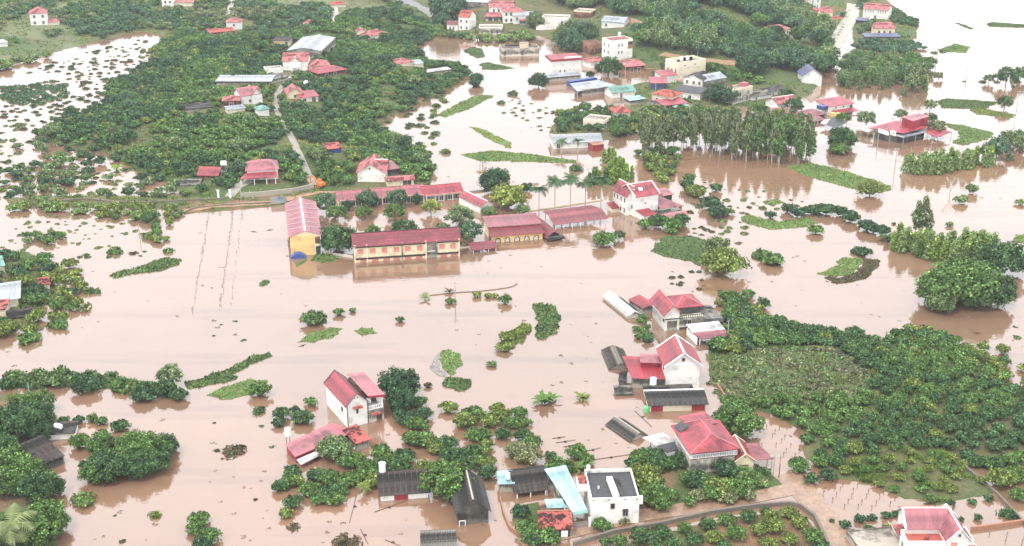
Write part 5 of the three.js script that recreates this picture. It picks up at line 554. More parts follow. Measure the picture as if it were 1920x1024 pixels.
const NOUN = { fruit_tree: 'fruit tree', forest_tree: 'woodland tree', shrub: 'shrub', shade_tree: 'big tree', open_tree: 'thin tree', feathery_tree: 'feathery bush', eucalyptus_tree: 'eucalyptus', acacia_sapling: 'sapling', banana_plant: 'banana plant', plant_stake: 'stake' };
const ORD = ['nearest', 'second nearest', 'third nearest', 'fourth nearest', 'fifth nearest', 'sixth nearest', 'seventh nearest', 'eighth nearest', 'ninth nearest', 'tenth nearest', 'eleventh nearest', 'twelfth nearest', 'thirteenth nearest', 'fourteenth nearest', 'fifteenth nearest', 'sixteenth nearest', 'seventeenth nearest', 'eighteenth nearest'];
function tell(list) {
  const cells = new Map();
  for (const n of list) { const [px, py] = proj(n.x, n.y, n.z); let best = null, bd = 1e9; for (const l of LM) { const d = Math.hypot(px - l[0], (py - l[1]) * 2); if (d < bd) { bd = d; best = l; } } const dx = px - best[0], dy = (py - best[1]) * 2, side = Math.abs(dx) > Math.abs(dy) ? (dx < 0 ? 'left of' : 'right of') : (dy < 0 ? 'behind' : 'in front of'); const key = [n.kind, n.tint, side, best[2]].join('|'); n.rank = bd; if (!cells.has(key)) cells.set(key, []); cells.get(key).push(n); n.words = [LOOK[n.tint] || '', NOUN[n.kind], side, best[2]].filter(Boolean).join(' '); }
  for (const c of cells.values()) { c.sort((a, b) => a.rank - b.rank); c.forEach((n, i) => { if (!n.group) return; n.label = c.length === 1 ? 'the only ' + n.words : i < ORD.length ? ORD[i] + ' ' + n.words : 'farther ' + n.words; if (i >= ORD.length) n.group = n.words; }); }
}

// ---------- plants ----------
const leafMat = {};
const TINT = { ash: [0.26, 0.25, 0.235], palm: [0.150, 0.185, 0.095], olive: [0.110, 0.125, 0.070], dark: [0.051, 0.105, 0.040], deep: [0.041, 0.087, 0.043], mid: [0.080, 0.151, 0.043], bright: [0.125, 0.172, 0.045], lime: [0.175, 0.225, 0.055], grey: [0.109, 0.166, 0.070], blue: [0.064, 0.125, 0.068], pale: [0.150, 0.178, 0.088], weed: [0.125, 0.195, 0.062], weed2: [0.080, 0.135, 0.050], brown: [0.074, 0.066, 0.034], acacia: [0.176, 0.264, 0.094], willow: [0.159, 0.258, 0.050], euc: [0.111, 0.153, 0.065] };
for (const k in TINT) { const m = new THREE.MeshPhysicalMaterial({ vertexColors: true, roughness: 0.75, specularIntensity: 0.35, side: THREE.DoubleSide, name: 'leaf_' + k }); m.color.setRGB(...TINT[k]); leafMat[k] = m; }
const stuffLeaf = new THREE.MeshPhysicalMaterial({ vertexColors: true, roughness: 0.75, specularIntensity: 0.35, side: THREE.DoubleSide, name: 'leaf_any' });
function LeafSet() { this.p = []; this.c = []; }
LeafSet.prototype.quad = function (c, u, v, col) { const a = [c.x - u.x - v.x, c.y - u.y - v.y, c.z - u.z - v.z], b = [c.x + u.x - v.x, c.y + u.y - v.y, c.z + u.z - v.z], d = [c.x + u.x * 0.5 + v.x, c.y + u.y * 0.5 + v.y, c.z + u.z * 0.5 + v.z], e = [c.x - u.x * 0.5 + v.x, c.y - u.y * 0.5 + v.y, c.z - u.z * 0.5 + v.z]; this.p.push(...a, ...b, ...d, ...a, ...d, ...e); for (let i = 0; i < 6; i++) this.c.push(...col); };
LeafSet.prototype.tri = function (a, b, d, col) { this.p.push(a.x, a.y, a.z, b.x, b.y, b.z, d.x, d.y, d.z); for (let i = 0; i < 3; i++) this.c.push(...col); };
LeafSet.prototype.ball = function (c, r, col, flat = 1, det = 1) { const g = new THREE.IcosahedronGeometry(r, det), q = g.attributes.position; for (let i = 0; i < q.count; i++) { const x = q.getX(i), y = q.getY(i), z = q.getZ(i), k = 0.8 + 0.4 * noise(x / r * 2 + c.x * 3, z / r * 2 + y / r * 2 + c.z * 3); this.p.push(c.x + x * k, c.y + y * k * flat, c.z + z * k); this.c.push(...col); } };
LeafSet.prototype.geo = function () { const g = new THREE.BufferGeometry(); g.setAttribute('position', new THREE.Float32BufferAttribute(this.p, 3)); g.setAttribute('color', new THREE.Float32BufferAttribute(this.c, 3)); g.setAttribute('uv', new THREE.Float32BufferAttribute(new Float32Array(this.p.length / 3 * 2), 2)); g.computeVertexNormals(); return g; };
const V = (x, y, z) => new THREE.Vector3(x, y, z);
function rdir() { const z = rr(-1, 1), a = rr(0, 6.283), s = Math.sqrt(1 - z * z); return V(s * Math.cos(a), z, s * Math.sin(a)); }
function leavesOn(L, c, r, n, size, tone, flat = 0.85, up = -0.55, long = 1) {   // leaves over one clump, mostly on its upper and outer side
  for (let i = 0; i < n; i++) { let d = rdir(); while (d.y < up) d = rdir(); const p = V(c.x + d.x * r, c.y + d.y * r * flat, c.z + d.z * r), nrm = d.clone().add(rdir().multiplyScalar(0.75)).normalize(), u = nrm.clone().cross(rdir()).normalize(), v = nrm.clone().cross(u), s = size * rr(0.7, 1.35), t = tone * (rnd() < 0.18 ? rr(1.5, 2.3) : rr(0.5, 1.2)), w = rr(0.85, 1.25); p.addScaledVector(d, rr(-0.3, 0.22) * r); L.quad(p, u.multiplyScalar(s * 0.5), v.multiplyScalar(s * 0.5 * long), [t * w, t, t * rr(0.8, 1.1)]); }
}
// a rounded crown of unit radius sitting on y = 0: clumps over a dome, each carrying leaves
function dome(sd, nc, nl, size, o = {}) {
  const keepSeed = seed; seed = sd; const L = new LeafSet(), flat = o.flat ?? 0.85, rc = o.rc ?? 0.36;
  L.ball(V(0, 0.38 * flat, 0), o.core ?? 0.5, [0.75, 0.75, 0.75], flat * 0.8, 1);
  for (let i = 0; i < nc; i++) { const t = (i + 0.5) / nc, y = 1 - t * (o.cover ?? 1.15), a = i * 2.39996 + rr(-0.4, 0.4), s = Math.sqrt(Math.max(0, 1 - y * y)), k = rr(0.55, 0.88) * (o.spread ?? 1); const c = V(Math.cos(a) * s * k, (0.42 + y * k * 0.62) * flat, Math.sin(a) * s * k), r = rc * rr(0.75, 1.2), tone = rr(0.62, 1.45); L.ball(c, r * 0.55, [tone * 0.85, tone * 0.85, tone * 0.85], flat, 0); leavesOn(L, c, r, nl, size, tone, flat); }
  const g = L.geo(); seed = keepSeed; return g;
}
function tallCrown(sd, H, R, nc, nl, size, o = {}) {                   // crown in metres along a trunk from y = lo*H to H
  const keepSeed = seed; seed = sd; const L = new LeafSet();
  for (let i = 0; i < nc; i++) { const t = (i + 0.5) / nc, y = H * ((o.lo ?? 0.4) + (1 - (o.lo ?? 0.4)) * t), prof = (o.prof || (q => Math.sin(Math.PI * Math.min(1, 0.18 + q * 0.85))))(t), a = i * 2.39996, k = R * prof * rr(0.35, 0.95), c = V(Math.cos(a) * k, y + rr(-0.3, 0.3), Math.sin(a) * k), r = R * (o.rc ?? 0.42) * rr(0.7, 1.2), tone = rr(0.7, 1.35); L.ball(c, r * 0.6, [tone * 0.85, tone * 0.85, tone * 0.85], 1.1, 0); leavesOn(L, c, r, nl, size, tone, 1.15, -0.9, o.long || 1.4); }
  const g = L.geo(); seed = keepSeed; return g;
}
function trunkGeo(H, r, limbs, sd, spread = 0.5) { const ks = seed; seed = sd; const G2 = [tube([0, -1.6, 0], [rr(-0.05, 0.05) * H, H, rr(-0.05, 0.05) * H], r, r * 0.55, 7)]; for (let i = 0; i < limbs; i++) { const a = i * 2.4 + rr(-0.3, 0.3), y = H * rr(0.45, 0.85); G2.push(tube([0, y, 0], [Math.cos(a) * H * spread, y + H * rr(0.3, 0.6), Math.sin(a) * H * spread], r * 0.5, r * 0.18, 5)); } seed = ks; return merge(G2); }
const fruit = [dome(11, 26, 46, 0.115, { rc: 0.25 }), dome(22, 24, 46, 0.12, { rc: 0.26, flat: 0.78 }), dome(33, 28, 44, 0.11, { rc: 0.24, flat: 0.95 }), dome(44, 22, 48, 0.125, { rc: 0.28, flat: 0.7 })];
const smallFruit = [dome(55, 14, 26, 0.19, { rc: 0.32 }), dome(66, 13, 26, 0.19, { rc: 0.34, flat: 0.75 }), dome(77, 15, 25, 0.18, { rc: 0.31, flat: 1.0 })];
const bigCrown = [dome(88, 52, 80, 0.08, { rc: 0.25, core: 0.5, flat: 1.0, spread: 1.12, cover: 1.7 }), dome(99, 48, 80, 0.08, { rc: 0.27, core: 0.42, flat: 0.92, spread: 1.16, cover: 1.65 }), dome(101, 44, 84, 0.08, { rc: 0.25, core: 0.3, flat: 1.1, spread: 1.2, cover: 1.75 })];
const openCrown = [dome(111, 30, 50, 0.10, { rc: 0.23, core: 0.12, flat: 1.15, spread: 1.2, cover: 1.6 }), dome(113, 26, 50, 0.10, { rc: 0.24, core: 0.1, flat: 0.95, spread: 1.2, cover: 1.5 })];
const fluffy = [dome(121, 24, 60, 0.09, { rc: 0.34, core: 0.55, flat: 0.9 })];
const tuftShrub = [dome(131, 9, 20, 0.24, { rc: 0.5, flat: 0.55, core: 0.5 }), dome(137, 8, 20, 0.25, { rc: 0.5, flat: 0.45, core: 0.55 }), dome(139, 10, 19, 0.23, { rc: 0.46, flat: 0.6, core: 0.45 })];
const shortTrunk = trunkGeo(0.55, 0.07, 4, 5, 0.9), tallTrunk = trunkGeo(1.0, 0.06, 6, 6, 0.55);
const eucTrunk = trunkGeo(11, 0.16, 5, 7, 0.12), eucCrown = [tallCrown(201, 12.5, 1.9, 30, 40, 0.3, { lo: 0.30 }), tallCrown(203, 11.5, 1.8, 28, 40, 0.3, { lo: 0.24 }), tallCrown(205, 13, 1.8, 32, 40, 0.3, { lo: 0.34 })];
const acaTrunk = trunkGeo(5, 0.07, 3, 8, 0.12), acaCrown = [tallCrown(211, 6.2, 1.45, 22, 36, 0.26, { lo: 0.08, prof: q => 1.05 - q * 0.8 }), tallCrown(213, 5.4, 1.35, 20, 36, 0.26, { lo: 0.05, prof: q => 1.1 - q * 0.85 })];
const forestCrown = [dome(221, 24, 44, 0.12, { rc: 0.30, flat: 1.0 }), dome(223, 22, 44, 0.12, { rc: 0.32, flat: 1.2 }), dome(227, 22, 44, 0.12, { rc: 0.34, flat: 0.85 })];

// every plant is first noted down, then built: the largest 300 of a kind in view as things, the others as one mass
const KINDS = {
  fruit_tree: { crowns: fruit, trunk: shortTrunk, cat: 'tree', mass: 'orchard_trees', massCrowns: smallFruit, lift: 0.18 },
  forest_tree: { crowns: forestCrown, trunk: tallTrunk, cat: 'tree', mass: 'woodland', lift: 0.35 },
  shrub: { crowns: tuftShrub, cat: 'shrub', mass: 'flooded_shrubs', lift: -0.1 },
  shade_tree: { crowns: bigCrown, trunk: tallTrunk, cat: 'tree', lift: 0.32 },
  open_tree: { crowns: openCrown, trunk: tallTrunk, cat: 'tree', lift: 0.45 },
  feathery_tree: { crowns: fluffy, trunk: shortTrunk, cat: 'tree', lift: 0.2 },
};
const notes = [];
function note(kind, x, z, r, tint, label, group, sq = 1, y = null) { const b = y ?? Math.max(-0.15, ground(x, z)); const [px, py, s] = proj(x, b + r * 0.6, z); if (px < -70 || px > 1990 || py < -30 || py > 1090) return; notes.push({ kind, x, y: b, z, r, tint, label, group, sq, size: s * r }); }
// a plant whose crown is seen centred on a pixel with a radius in pixels
function at(kind, px, py, rpx, tint, label, group, sq = 1, grow = 1.2) { const K = KINDS[kind], s0 = scaleAt(py + rpx), r = rpx * grow / s0, h = r * (0.42 + (K.lift || 0)); const q = G(px, py, h); note(kind, q.x, q.z, r, tint, label, group, sq); }
function zone(kind, poly, step, r0, r1, tints, label, group, o = {}) {
  const wp = poly.map(([x, y]) => Q(x, Math.max(y, -95))), x0 = Math.min(...wp.map(p => p.x)) - 20, x1 = Math.max(...wp.map(p => p.x)) + 20, z0 = Math.min(...wp.map(p => p.z)) - 80, z1 = Math.max(...wp.map(p => p.z)) + 20; const ca = Math.cos(o.turn ?? 0.3), sa = Math.sin(o.turn ?? 0.3), R = Math.hypot(x1 - x0, z1 - z0) / 2 + step, cx = (x0 + x1) / 2, cz = (z0 + z1) / 2, j = o.jit ?? 0.35;
  for (let a = -R, row = 0; a < R; a += step * (o.row ?? 0.9), row++) for (let b = -R; b < R; b += step) { const la = a + rr(-j, j) * step, lb = b + (row % 2) * step / 2 + rr(-j, j) * step, x = cx + la * ca - lb * sa, z = cz + la * sa + lb * ca; if (x < x0 || x > x1 || z < z0 || z > z1) continue; const gy = Math.max(0, ground(x, z)), [px, py] = proj(x, gy, z); if (!inPoly(poly, px, py)) continue; if (o.gap && fbm(x / (o.gs || 12) + (o.go || 0), z / (o.gs || 12), 3) < o.gap) continue; if (o.dry && ground(x, z) < o.dry) continue; const r = rr(r0, r1); if (!clear(x, z, r * 0.55)) continue; const n = fbm(x / 18 + 31, z / 18, 3), ti = Math.min(tints.length - 1, Math.floor(Math.max(0, (n - 0.28) / 0.44 + rr(-0.25, 0.25)) * tints.length)); note(kind, x, z, r, rnd() < (o.spark ?? 0) ? 'bright' : tints[Math.max(0, ti)], label, group, o.sq ? rr(o.sq * 0.8, o.sq * 1.15) : 1); }
}

// ---------- near trees, one by one: [centre x, centre y, radius] in a quarter-scale window of the photo ----------
function many(kind, ox, oy, k, list, label, group, tints, sq = 1) { for (const [x, y, r, t] of list) at(kind, ox + x / k, oy + y / k, r / k, t || tints[Math.floor(rnd() * tints.length)], label, group, sq, /walled orchard/.test(group) ? 0.98 : 1.2); }
const DM = ['dark', 'mid', 'dark', 'deep', 'mid'];
many('fruit_tree', 480, 768, 4, [[190, 40, 60], [345, 55, 75], [290, 12, 35], [170, 110, 45]], 'dark fruit tree left of the tall white house with twin red roofs', 'dark trees left of the twin-roofed house', ['deep', 'dark']);
many('fruit_tree', 480, 768, 4, [[180, 585, 62], [245, 545, 62], [315, 535, 52], [270, 465, 68], [400, 590, 74], [450, 485, 68], [540, 500, 68], [560, 580, 72], [470, 670, 62], [590, 665, 68, 'mid'], [700, 540, 78], [790, 480, 62], [880, 540, 78], [690, 400, 74], [760, 370, 62], [815, 420, 58], [940, 320, 78], [1110, 350, 78], [935, 420, 62], [1070, 430, 78], [1260, 440, 62], [275, 700, 66], [225, 792, 50, 'bright'], [640, 620, 55, 'mid'], [860, 470, 55], [1000, 380, 55]], 'round green fruit tree in the small orchard below the rose red roof', 'orchard below the rose red roof', ['mid', 'dark', 'mid', 'bright', 'dark']);
many('fruit_tree', 480, 768, 4, [[1120, 60, 82, 'deep'], [1250, 30, 72, 'deep'], [1190, 110, 66], [1245, 120, 52], [1160, 200, 62, 'mid'], [1250, 240, 82, 'mid'], [1180, 230, 62], [1330, 260, 55], [1360, 300, 62], [1430, 270, 72], [1450, 345, 72], [1540, 330, 62], [1640, 310, 66], [1730, 260, 52], [1660, 375, 55], [1735, 400, 62], [1560, 90, 82, 'bright'], [1630, 15, 75, 'mid'], [1750, 80, 70], [1850, 40, 64, 'bright'], [1895, 100, 52], [1650, 180, 74], [1710, 190, 55], [1850, 190, 60], [1550, 420, 74], [1730, 470, 74], [1440, -20, 60, 'bright'], [1810, -15, 55], [1700, 330, 50]], 'fruit tree in the curving flooded rows at the lower centre', 'curving flooded orchard rows', ['mid', 'dark', 'mid', 'dark', 'bright']);
many('fruit_tree', 960, 768, 4, [[30, 100, 55], [110, 100, 38], [90, 180, 64], [150, 235, 64], [60, 30, 60, 'mid'], [480, 320, 68], [500, 285, 42, 'bright'], [560, 370, 54], [350, 420, 84], [430, 435, 44], [290, 350, 42]], 'fruit tree standing in water behind the black livestock shed', 'trees behind the livestock shed', DM);
many('feathery_tree', 960, 768, 4, [[110, 330, 92, 'pale'], [20, 300, 70, 'pale']], 'pale feathery bush behind the livestock shed', 'pale feathery bushes', ['pale']);
many('shade_tree', 480, 768, 4, [[1440, 560, 150, 'mid']], 'big round green tree between the long shed and dark barn', null, ['mid']);
many('feathery_tree', 480, 768, 4, [[590, 300, 115, 'grey']], 'grey-green feathery tree in front of the rose red roof', null, ['grey']);
many('fruit_tree', 960, 768, 4, [[960, 370, 74], [1090, 340, 64], [1020, 330, 50], [1100, 425, 74], [1180, 400, 64], [1270, 380, 74], [900, 400, 50], [1650, 490, 64], [1590, 440, 84, 'deep'], [1390, 540, 92], [1330, 520, 64, 'mid'], [1480, 565, 82], [1560, 590, 92], [1740, 560, 82], [1680, 600, 82, 'mid'], [1820, 520, 60], [1880, 480, 60], [1500, 640, 70, 'mid'], [1620, 660, 70, 'pale'], [1400, 650, 60, 'pale'], [1330, 690, 50, 'mid'], [1770, 630, 60, 'pale']], 'bushy tree in the garden around the big hip-roofed house', 'garden around the big hip-roofed house', ['mid', 'dark', 'bright', 'dark']);
many('shade_tree', 960, 768, 4, [[990, 540, 115, 'bright'], [1060, 640, 95, 'mid']], 'leafy bright green tree right of the white cubic house', 'trees right of the cubic house', ['bright']);
many('fruit_tree', 960, 768, 4, [[1120, 700, 82, 'mid'], [1180, 650, 60, 'mid'], [660, 860, 60, 'mid'], [840, 850, 40, 'pale'], [700, 880, 50, 'mid']], 'low bush at the foot of the white cubic house', 'bushes by the cubic house', ['mid']);
many('shade_tree', 960, 768, 4, [[1700, 95, 130, 'mid'], [1600, 60, 75, 'dark']], 'tall leafy tree behind the big hip-roofed house', 'trees behind the hip-roofed house', ['mid']);
many('fruit_tree', 960, 768, 4, [[120, 900, 85, 'mid'], [240, 935, 92, 'mid'], [170, 965, 82], [60, 760, 64], [300, 960, 60]], 'green tree in front of the mossy tile cottage', 'trees before the tile cottage', DM);
many('fruit_tree', 960, 768, 4, [[960, 960, 100], [1120, 920, 82], [1290, 900, 66], [1460, 880, 76], [1610, 830, 76, 'mid'], [1770, 810, 76], [1850, 905, 76, 'bright'], [1680, 935, 88], [1520, 965, 78, 'bright'], [1370, 985, 80], [1200, 1005, 64], [810, 990, 74], [1900, 775, 50], [1080, 1010, 60], [700, 1010, 50], [1900, 1000, 60, 'bright'], [1590, 1030, 60], [1970, 870, 95], [2080, 770, 72], [2160, 860, 78, 'bright'], [1940, 790, 62], [2250, 965, 92, 'mid'], [2080, 980, 74], [1960, 1012, 54, 'bright'], [2320, 1040, 64]], 'round fruit tree in the walled orchard along the lower edge', 'walled orchard on the lower edge', ['mid', 'dark', 'dark', 'bright']);
many('fruit_tree', 1440, 768, 4, [[235, 410, 78], [390, 400, 64], [330, 510, 52], [455, 490, 58], [1750, 520, 92, 'bright'], [1840, 500, 82], [1900, 480, 64, 'bright'], [1880, 640, 64], [1560, 390, 64], [1640, 400, 64], [1700, 410, 60], [1800, 380, 62], [1880, 360, 60], [1850, 420, 40]], 'fruit tree on the wet ground beside the dense right orchard', 'stray trees round the right orchard', DM);
many('fruit_tree', 1440, 768, 4, [[580, 855, 40], [690, 835, 40], [780, 820, 34], [890, 800, 37], [760, 890, 37], [890, 890, 37, 'lime'], [635, 930, 32], [1375, 720, 30], [1530, 705, 30], [1655, 675, 34], [1575, 820, 30], [1260, 745, 27], [480, 840, 20], [960, 785, 28], [670, 985, 32, 'bright'], [1450, 830, 22]], 'small young tree standing in shallow brown water near the corner villa', 'young trees by the corner villa', ['deep', 'dark']);
// left shore
many('shade_tree', 0, 768, 4, [[90, 100, 150, 'dark'], [250, 60, 120, 'dark'], [290, 170, 85, 'deep'], [70, 430, 135, 'mid'], [190, 490, 130, 'mid'], [285, 580, 120, 'dark'], [385, 600, 80, 'dark'], [330, 810, 135, 'mid'], [260, 930, 130, 'mid'], [400, 880, 90, 'dark'], [40, 560, 110, 'mid'], [-20, 300, 110, 'dark'], [-30, 930, 110, 'mid']], 'dense tree on the lower left shore around the dark shed', 'trees on the lower left shore', ['mid']);
many('shade_tree', 0, 768, 4, [[760, 270, 95, 'mid'], [710, 480, 85, 'mid'], [800, 420, 120, 'dark'], [910, 370, 110, 'mid'], [1000, 300, 110, 'mid'], [1100, 310, 120, 'mid'], [1200, 290, 100, 'dark'], [1050, 420, 110, 'dark'], [1150, 380, 100, 'dark'], [1255, 270, 62, 'dark']], 'leafy tree in the flooded clump at lower left', 'flooded clump at lower left', ['mid']);
many('fruit_tree', 0, 768, 4, [[600, 250, 74, 'mid'], [760, 190, 45], [900, 120, 64], [480, 95, 42], [590, 82, 40], [690, 68, 40], [760, 95, 42], [1490, 830, 72, 'mid'], [1470, 900, 64, 'mid'], [1560, 955, 84, 'mid'], [1520, 1010, 70], [630, 690, 60, 'weed']], 'half-drowned bush in open water at lower left', 'half-drowned bushes at lower left', DM);
// by the tall white house with terrace
many('shade_tree', 480, 512, 4, [[1080, 830, 125, 'deep'], [1090, 960, 80, 'deep']], 'tall dark tree right of the twin-roofed white house', 'dark trees by the twin-roofed house', ['deep']);
many('fruit_tree', 480, 512, 4, [[1230, 980, 55, 'dark'], [30, 880, 78, 'mid'], [410, 965, 46, 'mid'], [430, 335, 80, 'weed2'], [620, 290, 38], [725, 282, 24], [1770, 680, 32, 'mid'], [1080, 352, 30, 'dark'], [1880, 470, 58, 'bright'], [1860, 560, 50, 'bright'], [1455, 205, 34, 'mid'], [1655, 160, 32, 'bright'], [1740, 168, 26, 'bright'], [1790, 165, 26, 'bright'], [1870, 205, 46, 'mid'], [1290, 850, 28, 'brown']], 'bush top poking out of open brown water in midstream', 'bush tops in midstream', ['mid']);
// school yard
many('shade_tree', 480, 256, 4, [[600, 760, 118, 'dark']], 'spreading dark tree between the two school blocks', null, ['dark']);
many('open_tree', 480, 256, 4, [[520, 510, 68, 'blue'], [610, 580, 58, 'mid'], [830, 470, 64, 'blue'], [1060, 470, 66, 'blue'], [1040, 570, 70, 'mid'], [810, 575, 50, 'mid'], [1530, 600, 78, 'grey'], [1600, 720, 78, 'blue'], [1110, 690, 80, 'dark'], [880, 710, 44, 'mid'], [1400, 690, 44, 'grey']], 'slender courtyard tree standing in the flooded school yard', 'school yard trees', ['blue']);
at('open_tree', 808, 387, 16, 'lime', 'yellow-green parasol tree in the flooded school yard', null, 0.8);
for (const [x, y] of [[652, 390], [700, 382], [782, 378]]) at('feathery_tree', x, y, 8, 'deep', 'clipped dark conical tree in the school yard', 'conical school yard trees', 1.9);
many('shade_tree', 860, 330, 6.4, [[440, 60, 150, 'deep']], 'dark spreading tree behind the bright shrub beyond the hall', null, ['deep']);
many('feathery_tree', 860, 330, 6.4, [[600, 250, 190, 'lime']], 'large bright lime green shrub behind the arcade building', null, ['lime']);
many('feathery_tree', 860, 330, 6.4, [[360, 430, 85, 'grey'], [760, 400, 85, 'grey']], 'greyish bush against the back of the arcade building', 'greyish bushes by the arcade', ['grey']);
at('fruit_tree', 987, 352, 11, 'deep', 'round dark bush on the far bank behind the palms', null);
// mid water bushes
many('feathery_tree', 960, 256, 4, [[690, 765, 74, 'mid']], 'rounded bright bush in the water below the long shelter', null, ['mid']); at('open_tree', 1161, 441, 9, 'dark', 'thin dark bush beside the rounded bush below the shelter', null);
many('feathery_tree', 960, 256, 4, [[1590, 950, 130, 'bright']], 'large bright lime bush beside the weed raft at mid right', null, ['bright']); many('open_tree', 960, 256, 4, [[1540, 830, 85, 'grey']], 'thin grey-green tree above the bright lime bush', null, ['grey']);
many('fruit_tree', 960, 256, 4, [[1490, 490, 74, 'deep'], [1540, 560, 66, 'deep'], [1610, 560, 44, 'mid'], [1330, 320, 44, 'mid'], [1530, 380, 44, 'dark'], [1310, 365, 48, 'dark'], [1360, 400, 60, 'bright'], [1400, 430, 50, 'bright']], 'bush in the drowned garden right of the crossed-gable house', 'bushes in the drowned garden', DM);
many('fruit_tree', 960, 256, 4, [[1100, 640, 70, 'dark'], [1200, 650, 78, 'mid'], [1270, 630, 60, 'dark'], [1000, 660, 50, 'mid'], [1190, 710, 40, 'mid']], 'bush along the front of the crossed-gable house', 'bushes before the crossed-gable house', ['mid']);
many('shade_tree', 1440, 512, 4, [[1330, 110, 170, 'mid'], [1560, 90, 180, 'mid'], [1450, 30, 150, 'mid'], [1690, 130, 140, 'dark'], [1290, 210, 95, 'grey']], 'massive spreading tree crown in the water at the right', 'massive trees at the right', ['mid']); many('shade_tree', 1440, 256, 4, [[1760, 910, 145, 'dark']], 'massive dark tree right of the pale bamboo clump', null, ['dark']);
at('feathery_tree', 1632, 354, 20, 'bright', 'rounded lime bush on the tip of the long weed raft', null);
many('shade_tree', 1440, 256, 4, [[560, 20, 80, 'dark']], 'round dark tree in front of the black net shelter', null, ['dark']); many('fruit_tree', 1440, 256, 4, [[540, 90, 66, 'mid'], [490, 60, 40, 'grey']], 'low bush below the round dark tree by the net shelter', 'bushes by the net shelter', ['mid']);
many('open_tree', 1440, 256, 4, [[1720, 90, 78, 'blue'], [1660, 110, 60, 'dark'], [1830, 20, 70, 'grey'], [1900, 60, 60, 'grey'], [1820, 160, 26, 'grey'], [1880, 10, 50, 'blue']], 'slender tree in the water by the right edge', 'slender trees at the right edge', ['grey']);
many('fruit_tree', 1440, 256, 4, [[150, 540, 46, 'dark'], [220, 570, 50, 'deep'], [310, 555, 50, 'deep'], [440, 545, 66, 'dark'], [540, 560, 50, 'deep'], [620, 600, 66, 'deep'], [740, 670, 66, 'deep'], [790, 690, 60, 'deep'], [860, 710, 54, 'deep'], [380, 540, 50, 'dark']], 'dark bush in the line of bushes on the drowned bank', 'line of dark bushes on the bank', ['deep']);
many('fruit_tree', 1440, 256, 4, [[715, 860, 56, 'deep'], [360, 695, 54, 'mid'], [40, 920, 70, 'mid'], [-10, 890, 50, 'mid'], [1530, 400, 46, 'grey'], [1450, 470, 46, 'grey'], [1365, 655, 26, 'grey'], [1900, 490, 34, 'weed'], [20, 590, 40, 'deep'], [945, 650, 14, 'dark']], 'lone bush surrounded by water at the right', 'lone bushes at the right', ['mid']);
// riverside and village trees
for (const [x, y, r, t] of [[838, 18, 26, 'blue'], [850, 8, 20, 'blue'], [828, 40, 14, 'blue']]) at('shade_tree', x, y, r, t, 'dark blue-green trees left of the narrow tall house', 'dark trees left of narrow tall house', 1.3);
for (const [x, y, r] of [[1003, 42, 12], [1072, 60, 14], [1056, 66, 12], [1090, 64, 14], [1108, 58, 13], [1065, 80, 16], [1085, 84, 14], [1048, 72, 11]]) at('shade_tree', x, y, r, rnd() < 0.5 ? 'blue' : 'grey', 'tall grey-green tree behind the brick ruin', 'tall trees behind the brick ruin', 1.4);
for (const [x, y, r, t] of [[1142, 126, 18, 'dark'], [1360, 178, 19, 'deep'], [1345, 172, 15, 'deep'], [1334, 178, 12, 'deep'], [1158, 240, 13, 'deep'], [1410, 116, 26, 'deep'], [1405, 90, 20, 'deep'], [1158, 243, 14, 'mid'], [1010, 152, 14, 'deep'], [1107, 140, 7, 'deep'], [1420, 204, 10, 'mid'], [1432, 206, 9, 'dark'], [1490, 196, 14, 'dark'], [1456, 215, 12, 'bright'], [1460, 238, 14, 'grey']]) at('shade_tree', x, y, r, t, 'rounded village tree among the flooded houses', 'rounded village trees', 1);
for (const [x, y, r, t] of [[1580, 222, 12, 'mid'], [1625, 223, 14, 'grey'], [1690, 216, 10, 'grey'], [1755, 238, 16, 'pale'], [1748, 222, 9, 'dark'], [1745, 198, 10, 'grey'], [1885, 193, 12, 'dark'], [1695, 175, 6, 'grey']]) at('open_tree', x, y, r, t, 'thin tree in the water near the market hall', 'thin trees by the market hall', 1);
for (const [x, y, r] of [[893, 150, 12], [890, 158, 9]]) at('feathery_tree', x, y, r, 'deep', 'dark conical bush in the flooded channel', 'dark conical bush', 1.3);
for (const [x, y, r, t] of [[1888, 145, 16, 'dark'], [1855, 148, 9, 'grey'], [1915, 140, 12, 'dark'], [1720, 138, 16, 'grey'], [1715, 155, 16, 'grey'], [1745, 140, 6, 'pale'], [1760, 143, 7, 'pale']]) at('open_tree', x, y, r, t, 'sparse tree on the drowned far bank at the upper right', 'sparse trees on the far bank', 1.1);

// ---------- orchards and woods ----------
const HILLP = [[285, 100], [330, 60], [420, 72], [520, 60], [640, 25], [760, 18], [830, 60], [780, 92], [800, 118], [860, 124], [885, 137], [850, 162], [800, 186], [740, 215], [700, 236], [742, 264], [795, 292], [812, 325], [790, 345], [660, 352], [600, 345], [520, 350], [440, 362], [380, 350], [330, 335], [260, 318], [200, 280], [120, 268], [60, 258], [110, 230], [190, 205], [205, 160], [290, 118]];
zone('fruit_tree', HILLP, 3.8, 1.6, 2.35, ['deep', 'dark', 'dark', 'mid', 'mid'], 'fruit tree on the dense hillside orchard', 'hillside orchard', { spark: 0.07, gap: 0.27, gs: 16, jit: 0.3 });
zone('forest_tree', HILLP, 26, 2.4, 3.6, ['deep', 'blue', 'dark', 'grey'], 'taller tree rising above the hillside orchard', 'taller hillside trees', { gs: 20, jit: 0.45 });
zone('fruit_tree', [[-60, 122], [120, 90], [265, 55], [330, 62], [520, 58], [640, 22], [760, 12], [700, -30], [-80, -30]], 5.4, 1.9, 2.8, ['blue', 'blue', 'dark', 'mid', 'grey', 'pale'], 'fruit tree in the far upper orchards', 'far upper orchards', { gap: 0.40, gs: 30, go: 5, turn: 0.12, row: 0.8, jit: 0.15 });
